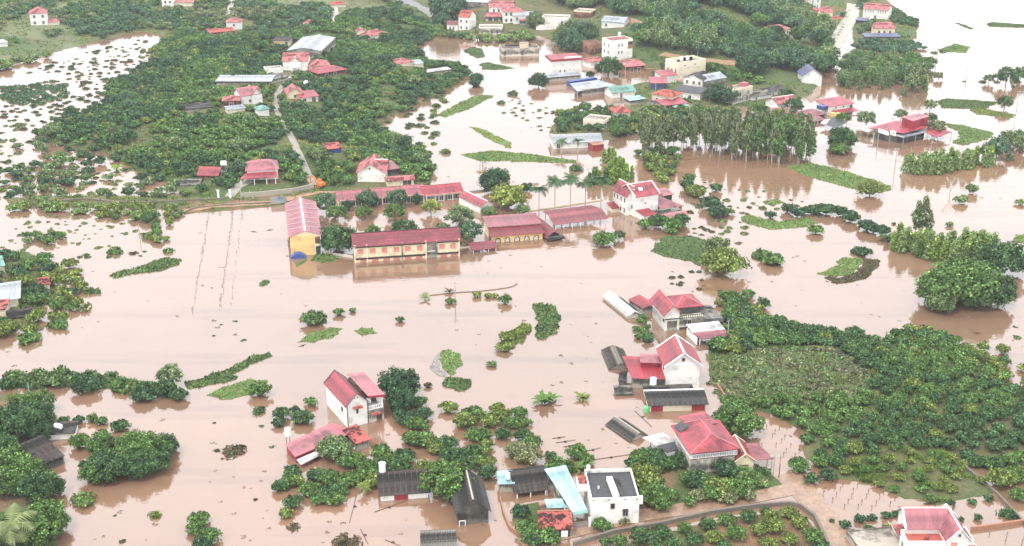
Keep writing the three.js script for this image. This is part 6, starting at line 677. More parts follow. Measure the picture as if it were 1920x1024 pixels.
zone('fruit_tree', [[-60, 152], [0, 140], [100, 106], [0, 118]], 5, 2, 3, ['mid', 'weed', 'grey'], 'bush along the far left bank', 'far left bank', { gap: 0.35 });
zone('forest_tree', [[1040, -25], [1040, 12], [1090, 22], [1170, 34], [1230, 55], [1190, 70], [1210, 96], [1300, 104], [1420, 124], [1500, 138], [1510, 175], [1550, 150], [1565, 90], [1545, 50], [1500, 20], [1500, -25]], 6.2, 3.2, 5.2, ['deep', 'dark', 'blue', 'mid', 'grey'], 'tree in the woods on the hill behind the village', 'woods on the hill', { gap: 0.30, gs: 22, jit: 0.45 });
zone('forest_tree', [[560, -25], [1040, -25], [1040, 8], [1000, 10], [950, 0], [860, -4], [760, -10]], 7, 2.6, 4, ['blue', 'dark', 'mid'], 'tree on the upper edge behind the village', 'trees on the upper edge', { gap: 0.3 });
zone('fruit_tree', [[800, 66], [830, 50], [900, 66], [960, 62], [1010, 62], [1000, 78], [935, 82], [860, 74]], 5, 1.8, 3, ['mid', 'dark', 'weed'], 'bush on the bank below the upper village', 'bank below the upper village', { gap: 0.3 });
zone('fruit_tree', [[1600, 92], [1610, 76], [1690, 78], [1720, 84], [1735, 92], [1680, 104], [1640, 96]], 4, 1.6, 2.6, ['blue', 'deep', 'dark'], 'low dark bush on the river spit', 'bushes on the river spit', { jit: 0.4 }); zone('fruit_tree', [[1666, 22], [1700, 34], [1724, 44], [1715, 52], [1672, 44]], 4, 1.6, 2.6, ['blue', 'dark'], 'low bush behind the big river house', 'bushes behind river house', {}); zone('fruit_tree', [[1590, -20], [1640, -20], [1620, 14], [1604, 30], [1602, 5]], 5, 2, 3, ['blue', 'dark'], 'bush beside the hill road on the upper edge', 'bushes beside the hill road', {}); zone('fruit_tree', [[1625, 48], [1640, 40], [1640, 62], [1615, 66], [1605, 56]], 4, 1.4, 2.2, ['blue', 'mid'], 'bush left of the arched-window house', 'bushes by the arched-window house', {});
zone('forest_tree', [[1582, 118], [1600, 108], [1660, 112], [1745, 120], [1736, 140], [1700, 158], [1650, 156], [1590, 162], [1575, 166]], 6, 2.6, 3.6, ['blue', 'dark', 'grey', 'mid'], 'tree in the flooded grove beside the white road', 'flooded grove by the road', { jit: 0.45 });
zone('fruit_tree', [[1030, 250], [1050, 215], [1100, 205], [1190, 214], [1215, 208], [1300, 205], [1360, 205], [1400, 215], [1340, 232], [1280, 238], [1210, 240], [1190, 250], [1140, 260], [1060, 262]], 4.6, 1.7, 2.7, ['dark', 'mid', 'deep', 'bright'], 'bush in the village gardens above the eucalyptus grove', 'village garden bushes', { gap: 0.28 });
zone('fruit_tree', [[1190, 290], [1215, 282], [1260, 282], [1295, 296], [1270, 306], [1262, 322], [1270, 340], [1240, 345], [1210, 312]], 4.2, 1.5, 2.4, ['mid', 'bright', 'dark'], 'bush on the drowned bank right of the white channel', 'bank right of the channel', { gap: 0.2 });
zone('fruit_tree', [[1170, 150], [1230, 138], [1260, 120], [1320, 128], [1400, 140], [1500, 180], [1500, 200], [1440, 168], [1360, 150], [1230, 150]], 5.5, 1.8, 3, ['dark', 'blue', 'mid'], 'bush behind the village houses', 'bushes behind village houses', { gap: 0.36 });
// left lowlands, drowned in part
zone('fruit_tree', [[0, 295], [60, 262], [120, 270], [200, 285], [330, 330], [420, 362], [320, 372], [160, 366], [30, 372], [-40, 380], [-40, 300]], 6, 1.4, 2.3, ['dark', 'mid', 'deep', 'grey'], 'half-drowned fruit tree left of the hillside', 'half-drowned trees left of the hillside', { gap: 0.44, gs: 18 });
zone('fruit_tree', [[20, 392], [60, 382], [180, 384], [320, 398], [300, 418], [210, 416], [130, 402], [30, 402]], 4.2, 1.4, 2.2, ['mid', 'dark', 'bright', 'weed'], 'bush in the strip below the levee path', 'strip below the levee', { gap: 0.34 });
zone('fruit_tree', [[330, 392], [345, 400], [310, 428], [302, 445], [318, 452], [290, 458], [278, 440], [300, 412]], 3, 1.1, 1.7, ['bright', 'mid', 'bright'], 'bright bush in the curved line beside the drowned field', 'curved line of bright bushes', {});
zone('fruit_tree', [[20, 445], [120, 440], [125, 458], [60, 458], [25, 462]], 4, 1.2, 1.8, ['grey', 'mid', 'weed'], 'greyish bush in the flooded plot above the pale roof', 'greyish flooded bushes', { gap: 0.35 });
zone('fruit_tree', [[-30, 476], [80, 480], [130, 500], [175, 512], [160, 540], [130, 560], [140, 590], [110, 612], [70, 632], [20, 640], [-30, 645]], 4.4, 1.5, 2.4, ['dark', 'mid', 'deep', 'bright'], 'bush in the overgrown garden at the left edge', 'overgrown garden at the left edge', { gap: 0.33, gs: 14 });
zone('shrub', [[0, 702], [90, 698], [180, 705], [300, 722], [350, 738], [330, 752], [260, 742], [180, 726], [60, 728], [0, 722]], 3, 1.3, 2.1, ['dark', 'weed2', 'mid'], 'shrub in the drowned hedge across the lower left', 'drowned hedge at lower left', { sq: 1.3 }); many('fruit_tree', 0, 512, 4, [[640, 840, 90, 'deep'], [1070, 900, 80, 'deep'], [1340, 920, 62, 'dark'], [1230, 870, 80, 'dark'], [400, 790, 80, 'weed2'], [60, 840, 60, 'dark'], [300, 820, 60, 'weed2']], 'dark bush rooted in the drowned hedge at lower left', 'dark bushes of the drowned hedge', ['dark']); many('open_tree', 0, 512, 4, [[1270, 770, 78, 'grey'], [200, 980, 90, 'mid'], [310, 970, 80, 'mid']], 'thin-crowned tree rising from the drowned hedge', 'thin trees at the drowned hedge', ['grey']);
// right orchard
const RO = [[1330, 640], [1400, 604], [1440, 600], [1550, 632], [1650, 640], [1700, 616], [1780, 630], [1850, 690], [1920, 745], [1960, 770], [1960, 850], [1850, 855], [1800, 868], [1858, 915], [1750, 945], [1690, 935], [1620, 900], [1560, 895], [1520, 858], [1500, 800], [1430, 772], [1352, 768], [1335, 720]];
const SCRUB = [[1340, 665], [1450, 655], [1560, 650], [1620, 690], [1640, 735], [1580, 752], [1480, 745], [1400, 762], [1340, 740]];
const YOUNG = [[1570, 880], [1640, 850], [1700, 838], [1780, 850], [1860, 915], [1750, 945], [1690, 935], [1620, 905]];
const RO2 = RO; zone('fruit_tree', [[1320, 640], [1335, 590], [1350, 560], [1400, 585], [1440, 600], [1550, 632], [1650, 640], [1630, 690], [1560, 645], [1440, 650], [1345, 668]], 3.8, 1.6, 2.5, ['dark', 'mid', 'mid', 'deep'], 'fruit tree on the upper rim of the dense right orchard', 'upper rim of the right orchard', { spark: 0.08, jit: 0.25 });
{ const before = notes.length; zone('fruit_tree', RO2, 3.35, 1.4, 1.9, ['dark', 'dark', 'mid', 'mid'], 'round fruit tree in the dense orchard at the right', 'dense right orchard', { spark: 0.1, jit: 0.22, turn: 0.5 }); for (let i = notes.length - 1; i >= before; i--) { const n = notes[i], [px, py] = proj(n.x, n.y, n.z); if (inPoly(SCRUB, px, py)) notes.splice(i, 1); else if (inPoly(YOUNG, px, py)) { n.r *= 0.7; n.tint = rnd() < 0.6 ? 'bright' : 'mid'; n.label = 'small bright fruit tree on the grassy edge of the right orchard'; n.group = 'young grassy edge of the right orchard'; } } }
zone('shrub', SCRUB, 2.0, 0.8, 1.5, ['olive', 'grey', 'olive', 'pale', 'grey'], 'scrubby bush in the weedy plot behind the blank-gable house', 'weedy plot scrub', { sq: 0.8, jit: 0.48, gap: 0.33, gs: 6 });
zone('fruit_tree', [[1850, 690], [1800, 660], [1840, 640], [1960, 700], [1960, 760], [1900, 730]], 4.4, 1.2, 2.0, ['mid', 'dark', 'bright'], 'half-drowned fruit tree off the right orchard', 'half-drowned trees off the right orchard', { gap: 0.3 });
zone('fruit_tree', [[1330, 560], [1370, 552], [1420, 560], [1440, 590], [1400, 600], [1350, 610], [1325, 590]], 3.4, 1.2, 2.0, ['mid', 'dark', 'bright', 'deep'], 'bush behind the weathered hip-roofed house', 'bushes behind the weathered house', { gap: 0.25 });
zone('fruit_tree', [[1185, 595], [1205, 590], [1225, 640], [1222, 655], [1200, 640], [1190, 618]], 2.6, 0.9, 1.5, ['mid', 'dark', 'pale'], 'bush in the little clump beside the metal shed', 'clump beside the metal shed', {});
zone('fruit_tree', [[1372, 905], [1470, 885], [1480, 912], [1420, 928], [1330, 945], [1280, 950], [1300, 915]], 2.6, 0.9, 1.6, ['pale', 'mid', 'weed', 'pale'], 'weedy bush on the verge of the flooded lane', 'verge of the flooded lane', { jit: 0.4 });
// drowned bushes dotted over the water
const SH = (poly, step, r0, r1, label, group, o = {}) => zone('shrub', poly, step, r0, r1, o.t || ['deep', 'dark', 'brown', 'grey'], label, group, { jit: 0.48, ...o });
SH([[150, 100], [270, 70], [290, 110], [205, 155], [190, 200], [110, 228], [40, 250], [0, 258], [0, 150]], 5, 0.6, 1.5, 'shrub top in the flooded field at upper left', 'shrub tops at upper left', { gap: 0.43, gs: 14 });
SH([[0, 165], [110, 150], [130, 180], [60, 200], [0, 190]], 3.6, 1.2, 1.9, 'shrub in the dark patch of the upper left field', 'dark patch upper left', { gap: 0.3, t: ['blue', 'deep'] });
SH([[690, 240], [740, 215], [800, 186], [860, 160], [830, 230], [850, 300], [820, 330], [790, 290], [742, 262]], 7, 0.9, 1.9, 'shrub top along the hillside shore', 'shrub tops on the hillside shore', { gap: 0.42, t: ['dark', 'mid', 'deep'] });
SH([[960, 180], [1040, 200], [1030, 250], [990, 240], [940, 210]], 5, 0.5, 1.0, 'tiny drowned plant in the village channel', 'drowned plants in the channel', { gap: 0.42 });
SH([[1300, 340], [1400, 345], [1440, 380], [1420, 450], [1330, 470], [1270, 440], [1290, 400]], 4.4, 0.5, 1.2, 'shrub top in the drowned garden at mid right', 'shrub tops at mid right', { gap: 0.44, gs: 9 });
SH([[1240, 510], [1330, 500], [1400, 520], [1480, 575], [1560, 600], [1500, 610], [1430, 590], [1380, 555], [1300, 545], [1220, 540]], 4.2, 0.4, 0.9, 'dark shrub top near the weathered house', 'dark shrub tops near the weathered house', { gap: 0.46, gs: 8, t: ['deep', 'brown', 'dark'] });
SH([[1600, 95], [1740, 100], [1790, 90], [1760, 120], [1640, 112], [1580, 110]], 6, 0.8, 1.6, 'drowned shrub off the river spit', 'drowned shrubs off the spit', { gap: 0.4, t: ['blue', 'deep'] });
SH([[1760, 150], [1920, 140], [1920, 170], [1800, 172]], 9, 0.8, 1.6, 'drowned shrub on the far right bank', 'drowned shrubs far right', { gap: 0.36 });
SH([[0, 400], [280, 415], [270, 480], [100, 490], [0, 470]], 4, 0.4, 0.9, 'faint shrub top in the drowned plot at left', 'shrub tops in the left plot', { gap: 0.47, t: ['mid', 'grey', 'pale', 'dark'], gs: 10 });
SH([[370, 600], [460, 600], [460, 640], [380, 640]], 5, 0.4, 0.8, 'shrub top near the stake rows', 'shrub tops near the stake rows', { gap: 0.48 });
SH([[20, 760], [480, 760], [560, 800], [480, 1020], [140, 1020], [120, 900], [330, 910], [330, 800]], 10, 0.3, 0.8, 'small drowned plant in the lower left water', 'drowned plants at lower left', { gap: 0.5 });
SH([[1770, 690], [1920, 640], [1920, 600], [1800, 600]], 5, 0.5, 1.0, 'shrub top in the water right of the massive trees', 'shrub tops far right', { gap: 0.47 });
SH([[460, 960], [760, 960], [780, 1024], [460, 1024]], 9, 0.3, 0.7, 'drowned twig bush on the lower edge', 'drowned twig bushes', { gap: 0.5 });
for (const [x, y, r, t] of [[215, 470, 12, 'mid'], [250, 476, 6, 'brown'], [437, 842, 20, 'brown'], [160, 870, 10, 'deep'], [155, 938, 16, 'weed'], [282, 442, 12, 'bright'], [316, 472, 8, 'mid'], [140, 565, 12, 'bright'], [112, 560, 20, 'bright'], [108, 590, 14, 'bright'], [108, 608, 16, 'mid'], [172, 546, 12, 'mid'], [158, 577, 12, 'pale'], [52, 636, 18, 'mid'], [485, 770, 10, 'dark'], [290, 965, 10, 'bright'], [1610, 470, 12, 'deep'], [1245, 120, 8, 'mid'], [940, 192, 6, 'dark'], [962, 175, 8, 'dark'], [835, 285, 8, 'grey'], [1080, 316, 10, 'dark'], [550, 992, 12, 'brown'], [650, 1015, 22, 'brown'], [1890, 965, 14, 'dark']]) at('shrub', x, y, r, t, 'lone shrub top breaking the water surface', 'lone shrub tops', 1.3);

SH([[-20, 255], [110, 268], [260, 320], [340, 372], [200, 372], [0, 372]], 4.5, 0.7, 1.5, 'shrub top in the half-drowned plots left of the hillside', 'shrub tops left of the hillside', { gap: 0.42, gs: 11, t: ['dark', 'mid', 'deep', 'grey'] });
SH([[1380, 345], [1600, 395], [1560, 410], [1420, 400]], 6, 0.4, 0.9, 'shrub top above the irregular weed raft', 'shrub tops above the irregular raft', { gap: 0.5 });
SH([[860, 310], [1000, 320], [960, 335], [860, 330]], 7, 0.4, 0.9, 'shrub top on the bank behind the school', 'shrub tops behind the school', { gap: 0.42 });

// ---------- build what was noted ----------
{
  tell(notes.filter(n => n.group || 1)); const by = {}; for (const n of notes) (by[n.kind] ||= []).push(n);
  for (const kind in by) {
    const K = KINDS[kind], list = by[kind].sort((a, b) => b.size - a.size), rest = list.splice(K.mass ? 300 : 1e9);
    for (const n of list) {
      const ci = Math.floor(hash(Math.round(n.x * 10), Math.round(n.z * 10)) * K.crowns.length);
      const g = thing(kind, n.label, K.cat, V(n.x, n.y, n.z), hash(Math.round(n.x * 7), 3) * 6.28, n.group || undefined);
      const cr = part('crown', K.crowns[ci], leafMat[n.tint], g); if (n.tint === 'brown') n.sq *= 0.5; cr.scale.set(n.r * (0.92 + 0.16 * hash(Math.round(n.z * 9), 4)), n.r * n.sq, n.r); cr.position.y = n.r * (K.lift || 0);
      if (K.trunk) { const t = part('trunk', K.trunk, mats.bark, g); t.scale.setScalar(n.r); }
    }
    if (rest.length) {
      const g = new THREE.Group(); g.name = K.mass; g.userData = { kind: 'stuff', label: 'mass of ' + { fruit_tree: 'small orchard trees covering the far slopes', forest_tree: 'woodland trees on the far hill', shrub: 'tiny drowned shrub tops dotting the water' }[kind], category: { fruit_tree: 'orchard', forest_tree: 'woodland', shrub: 'shrubs' }[kind] }; scene.add(g);
      const cs = K.massCrowns || K.crowns; cs.forEach((geo, ci) => { const mine = rest.filter((n, i) => i % cs.length === ci), im = new THREE.InstancedMesh(geo, stuffLeaf, mine.length); im.name = 'crowns'; const m4 = new THREE.Matrix4(), q = new THREE.Quaternion(), up = V(0, 1, 0), c = new THREE.Color(); mine.forEach((n, i) => { q.setFromAxisAngle(up, hash(Math.round(n.x * 7), 3) * 6.28); m4.compose(V(n.x, n.y + n.r * (K.lift || 0), n.z), q, V(n.r, n.r * n.sq, n.r)); im.setMatrixAt(i, m4); const t = TINT[n.tint], v = 0.85 + 0.3 * hash(i, ci); c.setRGB(t[0] * v, t[1] * v, t[2] * v); im.setColorAt(i, c); }); im.castShadow = im.receiveShadow = true; im.userData.kind = 'stuff'; g.add(im); });
    }
    console.log(kind, list.length, rest.length);
  }
}

// ---------- floating weed rafts ----------
function raft(label, tint, poly, o = {}) {
  const pts = []; for (let i = 0; i < poly.length; i++) { const a = Q(...poly[i]), b = Q(...poly[(i + 1) % poly.length]), n = Math.max(2, Math.ceil(a.distanceTo(b) / 1.6)); for (let k = 0; k < n; k++) { const t = k / n; pts.push([a.x + (b.x - a.x) * t + (noise(a.x + k * 1.7, a.z) - 0.5) * 1.6, a.z + (b.z - a.z) * t + (noise(a.z + k * 1.3, b.x) - 0.5) * 1.6]); } }
  const cx = pts.reduce((s, p) => s + p[0], 0) / pts.length, cz = pts.reduce((s, p) => s + p[1], 0) / pts.length, loc = pts.map(p => [p[0] - cx, p[1] - cz]);
  const g = thing(o.name || 'weed_raft', label, o.cat || 'weed raft', V(cx, 0, cz), 0, o.group);
  const sh = new THREE.Shape(loc.map(p => new THREE.Vector2(p[0], -p[1]))), e = new THREE.ExtrudeGeometry(sh, { depth: 0.16, bevelEnabled: false }); e.rotateX(-Math.PI / 2); e.translate(0, -0.08, 0); e.setAttribute('color', new THREE.Float32BufferAttribute(new Float32Array(e.attributes.position.count * 3).fill(0.8), 3)); part('base_mat', e, leafMat[o.base || tint], g);
  const L = new LeafSet(), x0 = Math.min(...loc.map(p => p[0])), x1 = Math.max(...loc.map(p => p[0])), z0 = Math.min(...loc.map(p => p[1])), z1 = Math.max(...loc.map(p => p[1])), area = (x1 - x0) * (z1 - z0), n = Math.min(26000, Math.round(area * (o.dens || 11)));
  for (let i = 0; i < n; i++) { const x = rr(x0, x1), z = rr(z0, z1); if (!inPoly(loc, x, z)) continue; const k = fbm((x + cx) / 5, (z + cz) / 5, 3), tone = (0.55 + 0.9 * k) * (rnd() < 0.12 ? rr(1.3, 1.8) : rr(0.7, 1.2)), s = rr(0.09, 0.2) * (o.size || 1) * (o.tall ? 1.4 : 1); if (o.gap && k < o.gap) continue; const a = rr(0, 6.28), u = V(Math.cos(a) * s, rr(-0.1, 0.1), Math.sin(a) * s), v = V(-Math.sin(a) * s * 0.6, s * rr(0.4, 1.1), Math.cos(a) * s * 0.6); L.quad(V(x, (0.07 + rr(0, 0.16) * (o.tall || 1)) * (0.5 + k), z), u, v, [tone * rr(0.85, 1.3), tone, tone * rr(0.7, 1)]); }
  part('leaves', L.geo(), leafMat[tint], g); return g;
}
raft('long wide weed raft with straight edges at the right', 'weed', [[1472, 314], [1520, 306], [1575, 318], [1670, 349], [1673, 357], [1650, 362], [1590, 352], [1520, 332]]);
raft('long thin weed raft behind the palms', 'weed', [[864, 290], [920, 282], [1000, 290], [1078, 301], [1078, 306], [1010, 304], [900, 301]]);
raft('sickle-shaped weed raft in the flooded channel', 'weed', [[820, 216], [830, 210], [870, 188], [900, 178], [925, 180], [905, 190], [880, 204], [850, 214], [835, 220]]);
raft('small dusky weed raft at the head of the channel', 'weed2', [[868, 95], [885, 88], [905, 92], [908, 107], [893, 109]]); raft('pointed weed raft below the overgrown flat-roofed house', 'weed2', [[900, 120], [915, 117], [965, 128], [930, 131], [905, 130]]);
raft('dusky weed raft with concave right side at upper right', 'weed2', [[1757, 190], [1775, 185], [1830, 188], [1875, 192], [1845, 204], [1770, 203]]); raft('bright narrow weed raft at upper right', 'bright', [[1815, 205], [1840, 203], [1905, 216], [1895, 221], [1830, 214]]); raft('bright curved weed raft right of the market hall', 'weed', [[1770, 232], [1800, 234], [1865, 250], [1850, 262], [1805, 273], [1785, 268], [1800, 258], [1795, 246]]);
raft('far flat weed raft near the upper right corner', 'weed2', [[1850, 45], [1862, 42], [1920, 46], [1925, 52], [1855, 50]]); raft('weed raft off the tip of the river spit', 'weed', [[1775, 88], [1790, 82], [1818, 88], [1812, 99], [1775, 97], [1758, 94]]); raft('thin dark weed streak in the upper right river', 'weed2', [[1790, 43], [1800, 44], [1825, 53], [1820, 55]]);
raft('broad rounded weed raft beside the bright lime bush', 'weed2', [[1221, 470], [1228, 460], [1245, 444], [1300, 444], [1340, 452], [1355, 470], [1335, 490], [1310, 496], [1285, 488], [1240, 480]]);
raft('irregular weed raft below the line of dark bushes', 'weed', [[1390, 405], [1410, 405], [1440, 412], [1460, 416], [1520, 408], [1530, 418], [1515, 425], [1440, 430], [1395, 418]]);
raft('green half of the two-tone weed raft', 'weed', [[1532, 514], [1568, 500], [1576, 485], [1620, 485], [1616, 496], [1600, 514], [1570, 520]]); raft('brown half of the two-tone weed raft', 'brown', [[1602, 513], [1622, 487], [1650, 487], [1649, 498], [1622, 524], [1582, 533], [1560, 530], [1545, 520], [1572, 522]]);
raft('narrow shrubby weed raft left of the two-tone raft', 'weed2', [[1408, 478], [1425, 466], [1460, 488], [1467, 497], [1420, 490]], { tall: 3 });
raft('plump weed raft left of the twin-roofed house', 'weed', [[390, 742], [430, 722], [470, 711], [505, 713], [500, 730], [460, 742], [420, 750]]); raft('tapering weed raft at the end of the drowned hedge', 'weed2', [[345, 718], [380, 708], [430, 690], [470, 670], [500, 662], [508, 667], [470, 684], [440, 700], [445, 712], [400, 722], [350, 730]], { tall: 1.6 });
raft('leaf-shaped weed raft in midstream', 'weed', [[560, 642], [580, 626], [620, 616], [640, 618], [625, 630], [590, 642]]); raft('small oval weed raft in midstream', 'weed', [[666, 622], [680, 615], [700, 617], [703, 625], [680, 629]]); raft('round shrubby weed raft above the leaf-shaped one', 'weed2', [[565, 600], [585, 588], [612, 590], [610, 606], [580, 606]], { tall: 2 });
raft('upright weed raft with dead grey left edge', 'weed', [[822, 660], [835, 655], [865, 667], [863, 685], [848, 706], [828, 690]]); raft('round tufted weed raft below the upright raft', 'weed2', [[825, 718], [845, 708], [880, 715], [888, 725], [870, 735], [835, 730]], { tall: 2 }); raft('dead grey weed fringe beside the upright raft', 'ash', [[806, 690], [817, 668], [823, 664], [829, 694], [845, 708], [822, 706]], { dens: 3 });
raft('kidney-shaped dark weed raft in midstream', 'weed2', [[998, 572], [1015, 568], [1040, 575], [1051, 600], [1045, 625], [1020, 638], [1000, 632], [1010, 602]], { tall: 2 }); raft('bright shrubby raft left of the kidney-shaped raft', 'bright', [[935, 652], [945, 628], [980, 606], [1000, 610], [985, 638], [950, 658]], { tall: 2.4 });
raft('long weed raft below the stake rows at left', 'weed2', [[205, 516], [260, 500], [310, 483], [338, 485], [340, 495], [300, 508], [250, 514], [215, 521]], { tall: 1.6 }); raft('weed raft at the foot of the long school block', 'weed', [[585, 490], [590, 478], [620, 476], [634, 482], [620, 491], [600, 494]], { tall: 1.5 }); raft('little weed raft below the yellow end wall', 'weed', [[552, 497], [570, 486], [578, 490], [560, 499]]);
raft('drowned weed strip under the hedge at lower left', 'weed2', [[0, 712], [60, 700], [180, 702], [300, 720], [350, 736], [340, 748], [260, 738], [160, 724], [60, 727], [0, 730]], { tall: 1.8 }); raft('tiny weed raft in the drowned field', 'weed2', [[486, 533], [497, 526], [508, 528], [502, 534], [490, 537]]);
raft('yellowish sparse weed band in the channel', 'lime', [[880, 238], [900, 240], [962, 270], [957, 280], [915, 260]], { gap: 0.5, base: 'weed' }); raft('weed raft cut by the right edge', 'weed', [[1895, 455], [1905, 440], [1930, 437], [1930, 452]]); raft('little weed raft left of the massive trees', 'weed', [[1742, 497], [1755, 487], [1775, 490], [1765, 500]]); raft('small weed raft above the dark bush line', 'weed', [[1430, 379], [1455, 374], [1470, 380], [1450, 385]]); raft('tiny weed raft in the upper left field', 'weed2', [[16, 238], [34, 230], [52, 232], [38, 240]]);

// ---------- eucalyptus, saplings ----------
function stand(kind, poly, step, crowns, trunk, bark, tints, k0, k1, group, o = {}) {
  const list = [], save = notes.length; zone(kind, poly, step, 1, 1, tints, 'x', group, { jit: 0.4, ...o }); while (notes.length > save) list.push(notes.pop()); tell(list);
  for (const n of list) { const g = thing(kind, n.label, 'tree', V(n.x, Math.min(0, n.y), n.z), rnd() * 6.28, group), k = rr(k0, k1); part('crown', crowns[Math.floor(rnd() * crowns.length)], leafMat[n.tint], g).scale.set(k * rr(0.9, 1.1), k, k); part('trunk', trunk, mats[bark], g).scale.setScalar(k); }
}
stand('eucalyptus_tree', [[1200, 300], [1203, 272], [1290, 262], [1400, 258], [1480, 262], [1526, 284], [1520, 306], [1440, 310], [1360, 298], [1290, 285], [1245, 292]], 4.3, eucCrown, eucTrunk, 'palebark', ['euc', 'euc', 'grey', 'mid'], 0.78, 1.02, 'eucalyptus grove');
stand('acacia_sapling', [[1690, 322], [1720, 312], [1860, 300], [1864, 311], [1800, 321], [1730, 333]], 2.5, acaCrown, acaTrunk, 'bark', ['acacia', 'acacia', 'willow'], 0.75, 1.0, 'row of light green saplings');
stand('acacia_sapling', [[1664, 465], [1700, 456], [1780, 470], [1850, 476], [1872, 492], [1800, 500], [1720, 486], [1680, 474]], 2.6, acaCrown, acaTrunk, 'bark', ['willow', 'acacia', 'mid'], 0.8, 1.15, 'light green thicket at right');
stand('acacia_sapling', [[1128, 286], [1142, 296], [1160, 310], [1188, 334], [1172, 348], [1120, 350], [1100, 348], [1142, 328], [1148, 318], [1130, 304]], 3.0, acaCrown, acaTrunk, 'bark', ['willow', 'willow', 'mid'], 0.7, 0.95, 'willowy saplings by the channel');
stand('acacia_sapling', [[1572, 170], [1580, 160], [1690, 158], [1745, 168], [1740, 174], [1690, 166], [1590, 172]], 5.5, acaCrown, acaTrunk, 'bark', ['acacia', 'grey'], 0.7, 1.0, 'saplings before the flooded grove');
for (const [x, y, k, t] of [[1716, 446, 0.82, 'grey'], [1728, 446, 0.92, 'euc'], [1740, 448, 0.6, 'grey']]) { const q = Q(x, y), g = thing('eucalyptus_tree', ({ 1716: 'left trunk of the tall sparse pair', 1728: 'tallest tree of the sparse pair', 1740: 'short tree beside the tall sparse pair' })[x] + ' above the light green thicket', 'tree', q); part('crown', eucCrown[x % 3], leafMat[t], g).scale.setScalar(k); part('trunk', eucTrunk, mats.palebark, g).scale.setScalar(k); }

// ---------- palms and bananas ----------
function frondGeo(len, droop, width, sd) { const ks = seed; seed = sd; const L = new LeafSet(), n = 13; let p = V(0, 0, 0), el = 0.9; for (let i = 0; i < n; i++) { const d = V(Math.cos(el), Math.sin(el), 0), q = p.clone().addScaledVector(d, len / n), t = (i + 0.5) / n, w = width * Math.sin(Math.PI * Math.min(1, 0.12 + t * 0.86)), tone = rr(0.75, 1.35); for (const s of [-1, 1]) { const tip = p.clone().lerp(q, 0.5).add(V(d.x * w * 0.45, -w * 0.45 + d.y * w * 0.4, s * w)); L.tri(p, q, tip, [tone, tone, tone * 0.8]); } p = q; el -= droop / n; } const g = L.geo(); seed = ks; return g; }
function palm(name, label, base, H, len, droop, nf, tint, o = {}) {
  const g = thing(name, label, 'palm', base, rnd() * 6, o.group); const lean = o.lean || 0; part('trunk', merge([tube([0, -1.6, 0], [lean * 0.4, H * 0.5, 0], 0.17, 0.15, 8), tube([lean * 0.4, H * 0.5, 0], [lean, H, 0], 0.15, 0.11, 8)]), mats.palebark, g); if (o.shaft) part('crown_shaft', tube([lean, H, 0], [lean, H + 0.8, 0], 0.15, 0.1, 8), leafMat.mid.clone ? mats.green : mats.green, g);
  const fg = [frondGeo(len, droop, len * 0.34, 301), frondGeo(len * 0.9, droop * 1.25, len * 0.34, 302), frondGeo(len * 0.95, droop * 0.7, len * 0.32, 303)];
  for (let i = 0; i < nf; i++) { const f = part('frond', fg[i % 3], leafMat[tint], g); f.position.set(lean, H + (o.shaft ? 0.8 : 0), 0); f.rotation.set(0, i * 2.39996, ((i * 7) % nf) / nf * 0.9 - 0.55, 'YXZ'); }
  return g;
}
[[1010.5, 402, 363, 'leftmost royal palm in the row beside the long shelter'], [1040, 400, 349, 'second royal palm from the left by the long shelter'], [1069, 397, 345, 'middle royal palm of the row by the long shelter'], [1097, 394, 352, 'fourth royal palm from the left by the long shelter'], [1126, 395, 345, 'rightmost royal palm of the row near the white house']].forEach(([x, y, t, l]) => { const q = Q(x, y); palm('royal_palm', l, q, (y - t) / (scaleAt(y) * 0.94) + 0.3, 3.7, 1.9, 19, 'deep', { shaft: 1, group: 'royal palms by the shelter' }); });
[[1053, 289, 266, 'coconut palm before the left end of long blue-grey roof'], [1083, 288, 264, 'coconut palm before the middle of long blue-grey roof'], [905, 311, 296, 'lone drowned palm in the channel by thin weed raft'], [690, 150, 128, 'palm rising from the hillside orchard'], [866, 404, 392, 'small palm at the corner of the small hall']].forEach(([x, y, t, l]) => { const q = G(x, y); palm('coconut_palm', l, q, (y - t) / (scaleAt(y) * 0.95) - 0.2, 2.9, 1.7, 12, 'dark', {}); });
palm('coconut_palm', 'big pale coconut palm in the lower left corner', Q(30, 1040), 5.2, 5.2, 2.0, 17, 'palm'); palm('coconut_palm', 'small spiky palm left of the leaning power pole', Q(797, 562), 0.5, 1.9, 0.9, 12, 'palm'); palm('coconut_palm', 'small yellowing palm left of the long black-roofed shed', Q(682, 925), 1.2, 1.7, 1.4, 10, 'bright');
const banLeaf = (() => { const L = new LeafSet(); let p = V(0, 0, 0), el = 1.15; const n = 7, len = 2.4; for (let i = 0; i < n; i++) { const q = p.clone().add(V(Math.cos(el) * len / n, Math.sin(el) * len / n, 0)), t0 = i / n, t1 = (i + 1) / n, w = t => 0.32 * Math.sin(Math.PI * Math.min(1, 0.08 + t * 0.92)); for (const s of [-1, 1]) { const a = V(p.x, p.y - w(t0) * 0.35, s * w(t0)), b = V(q.x, q.y - w(t1) * 0.35, s * w(t1)), tone = rr(0.8, 1.3); L.tri(p, q, b, [tone, tone, tone * 0.8]); L.tri(p, b, a, [tone, tone, tone * 0.8]); } p = q; el -= 1.75 / n; } return L.geo(); })();
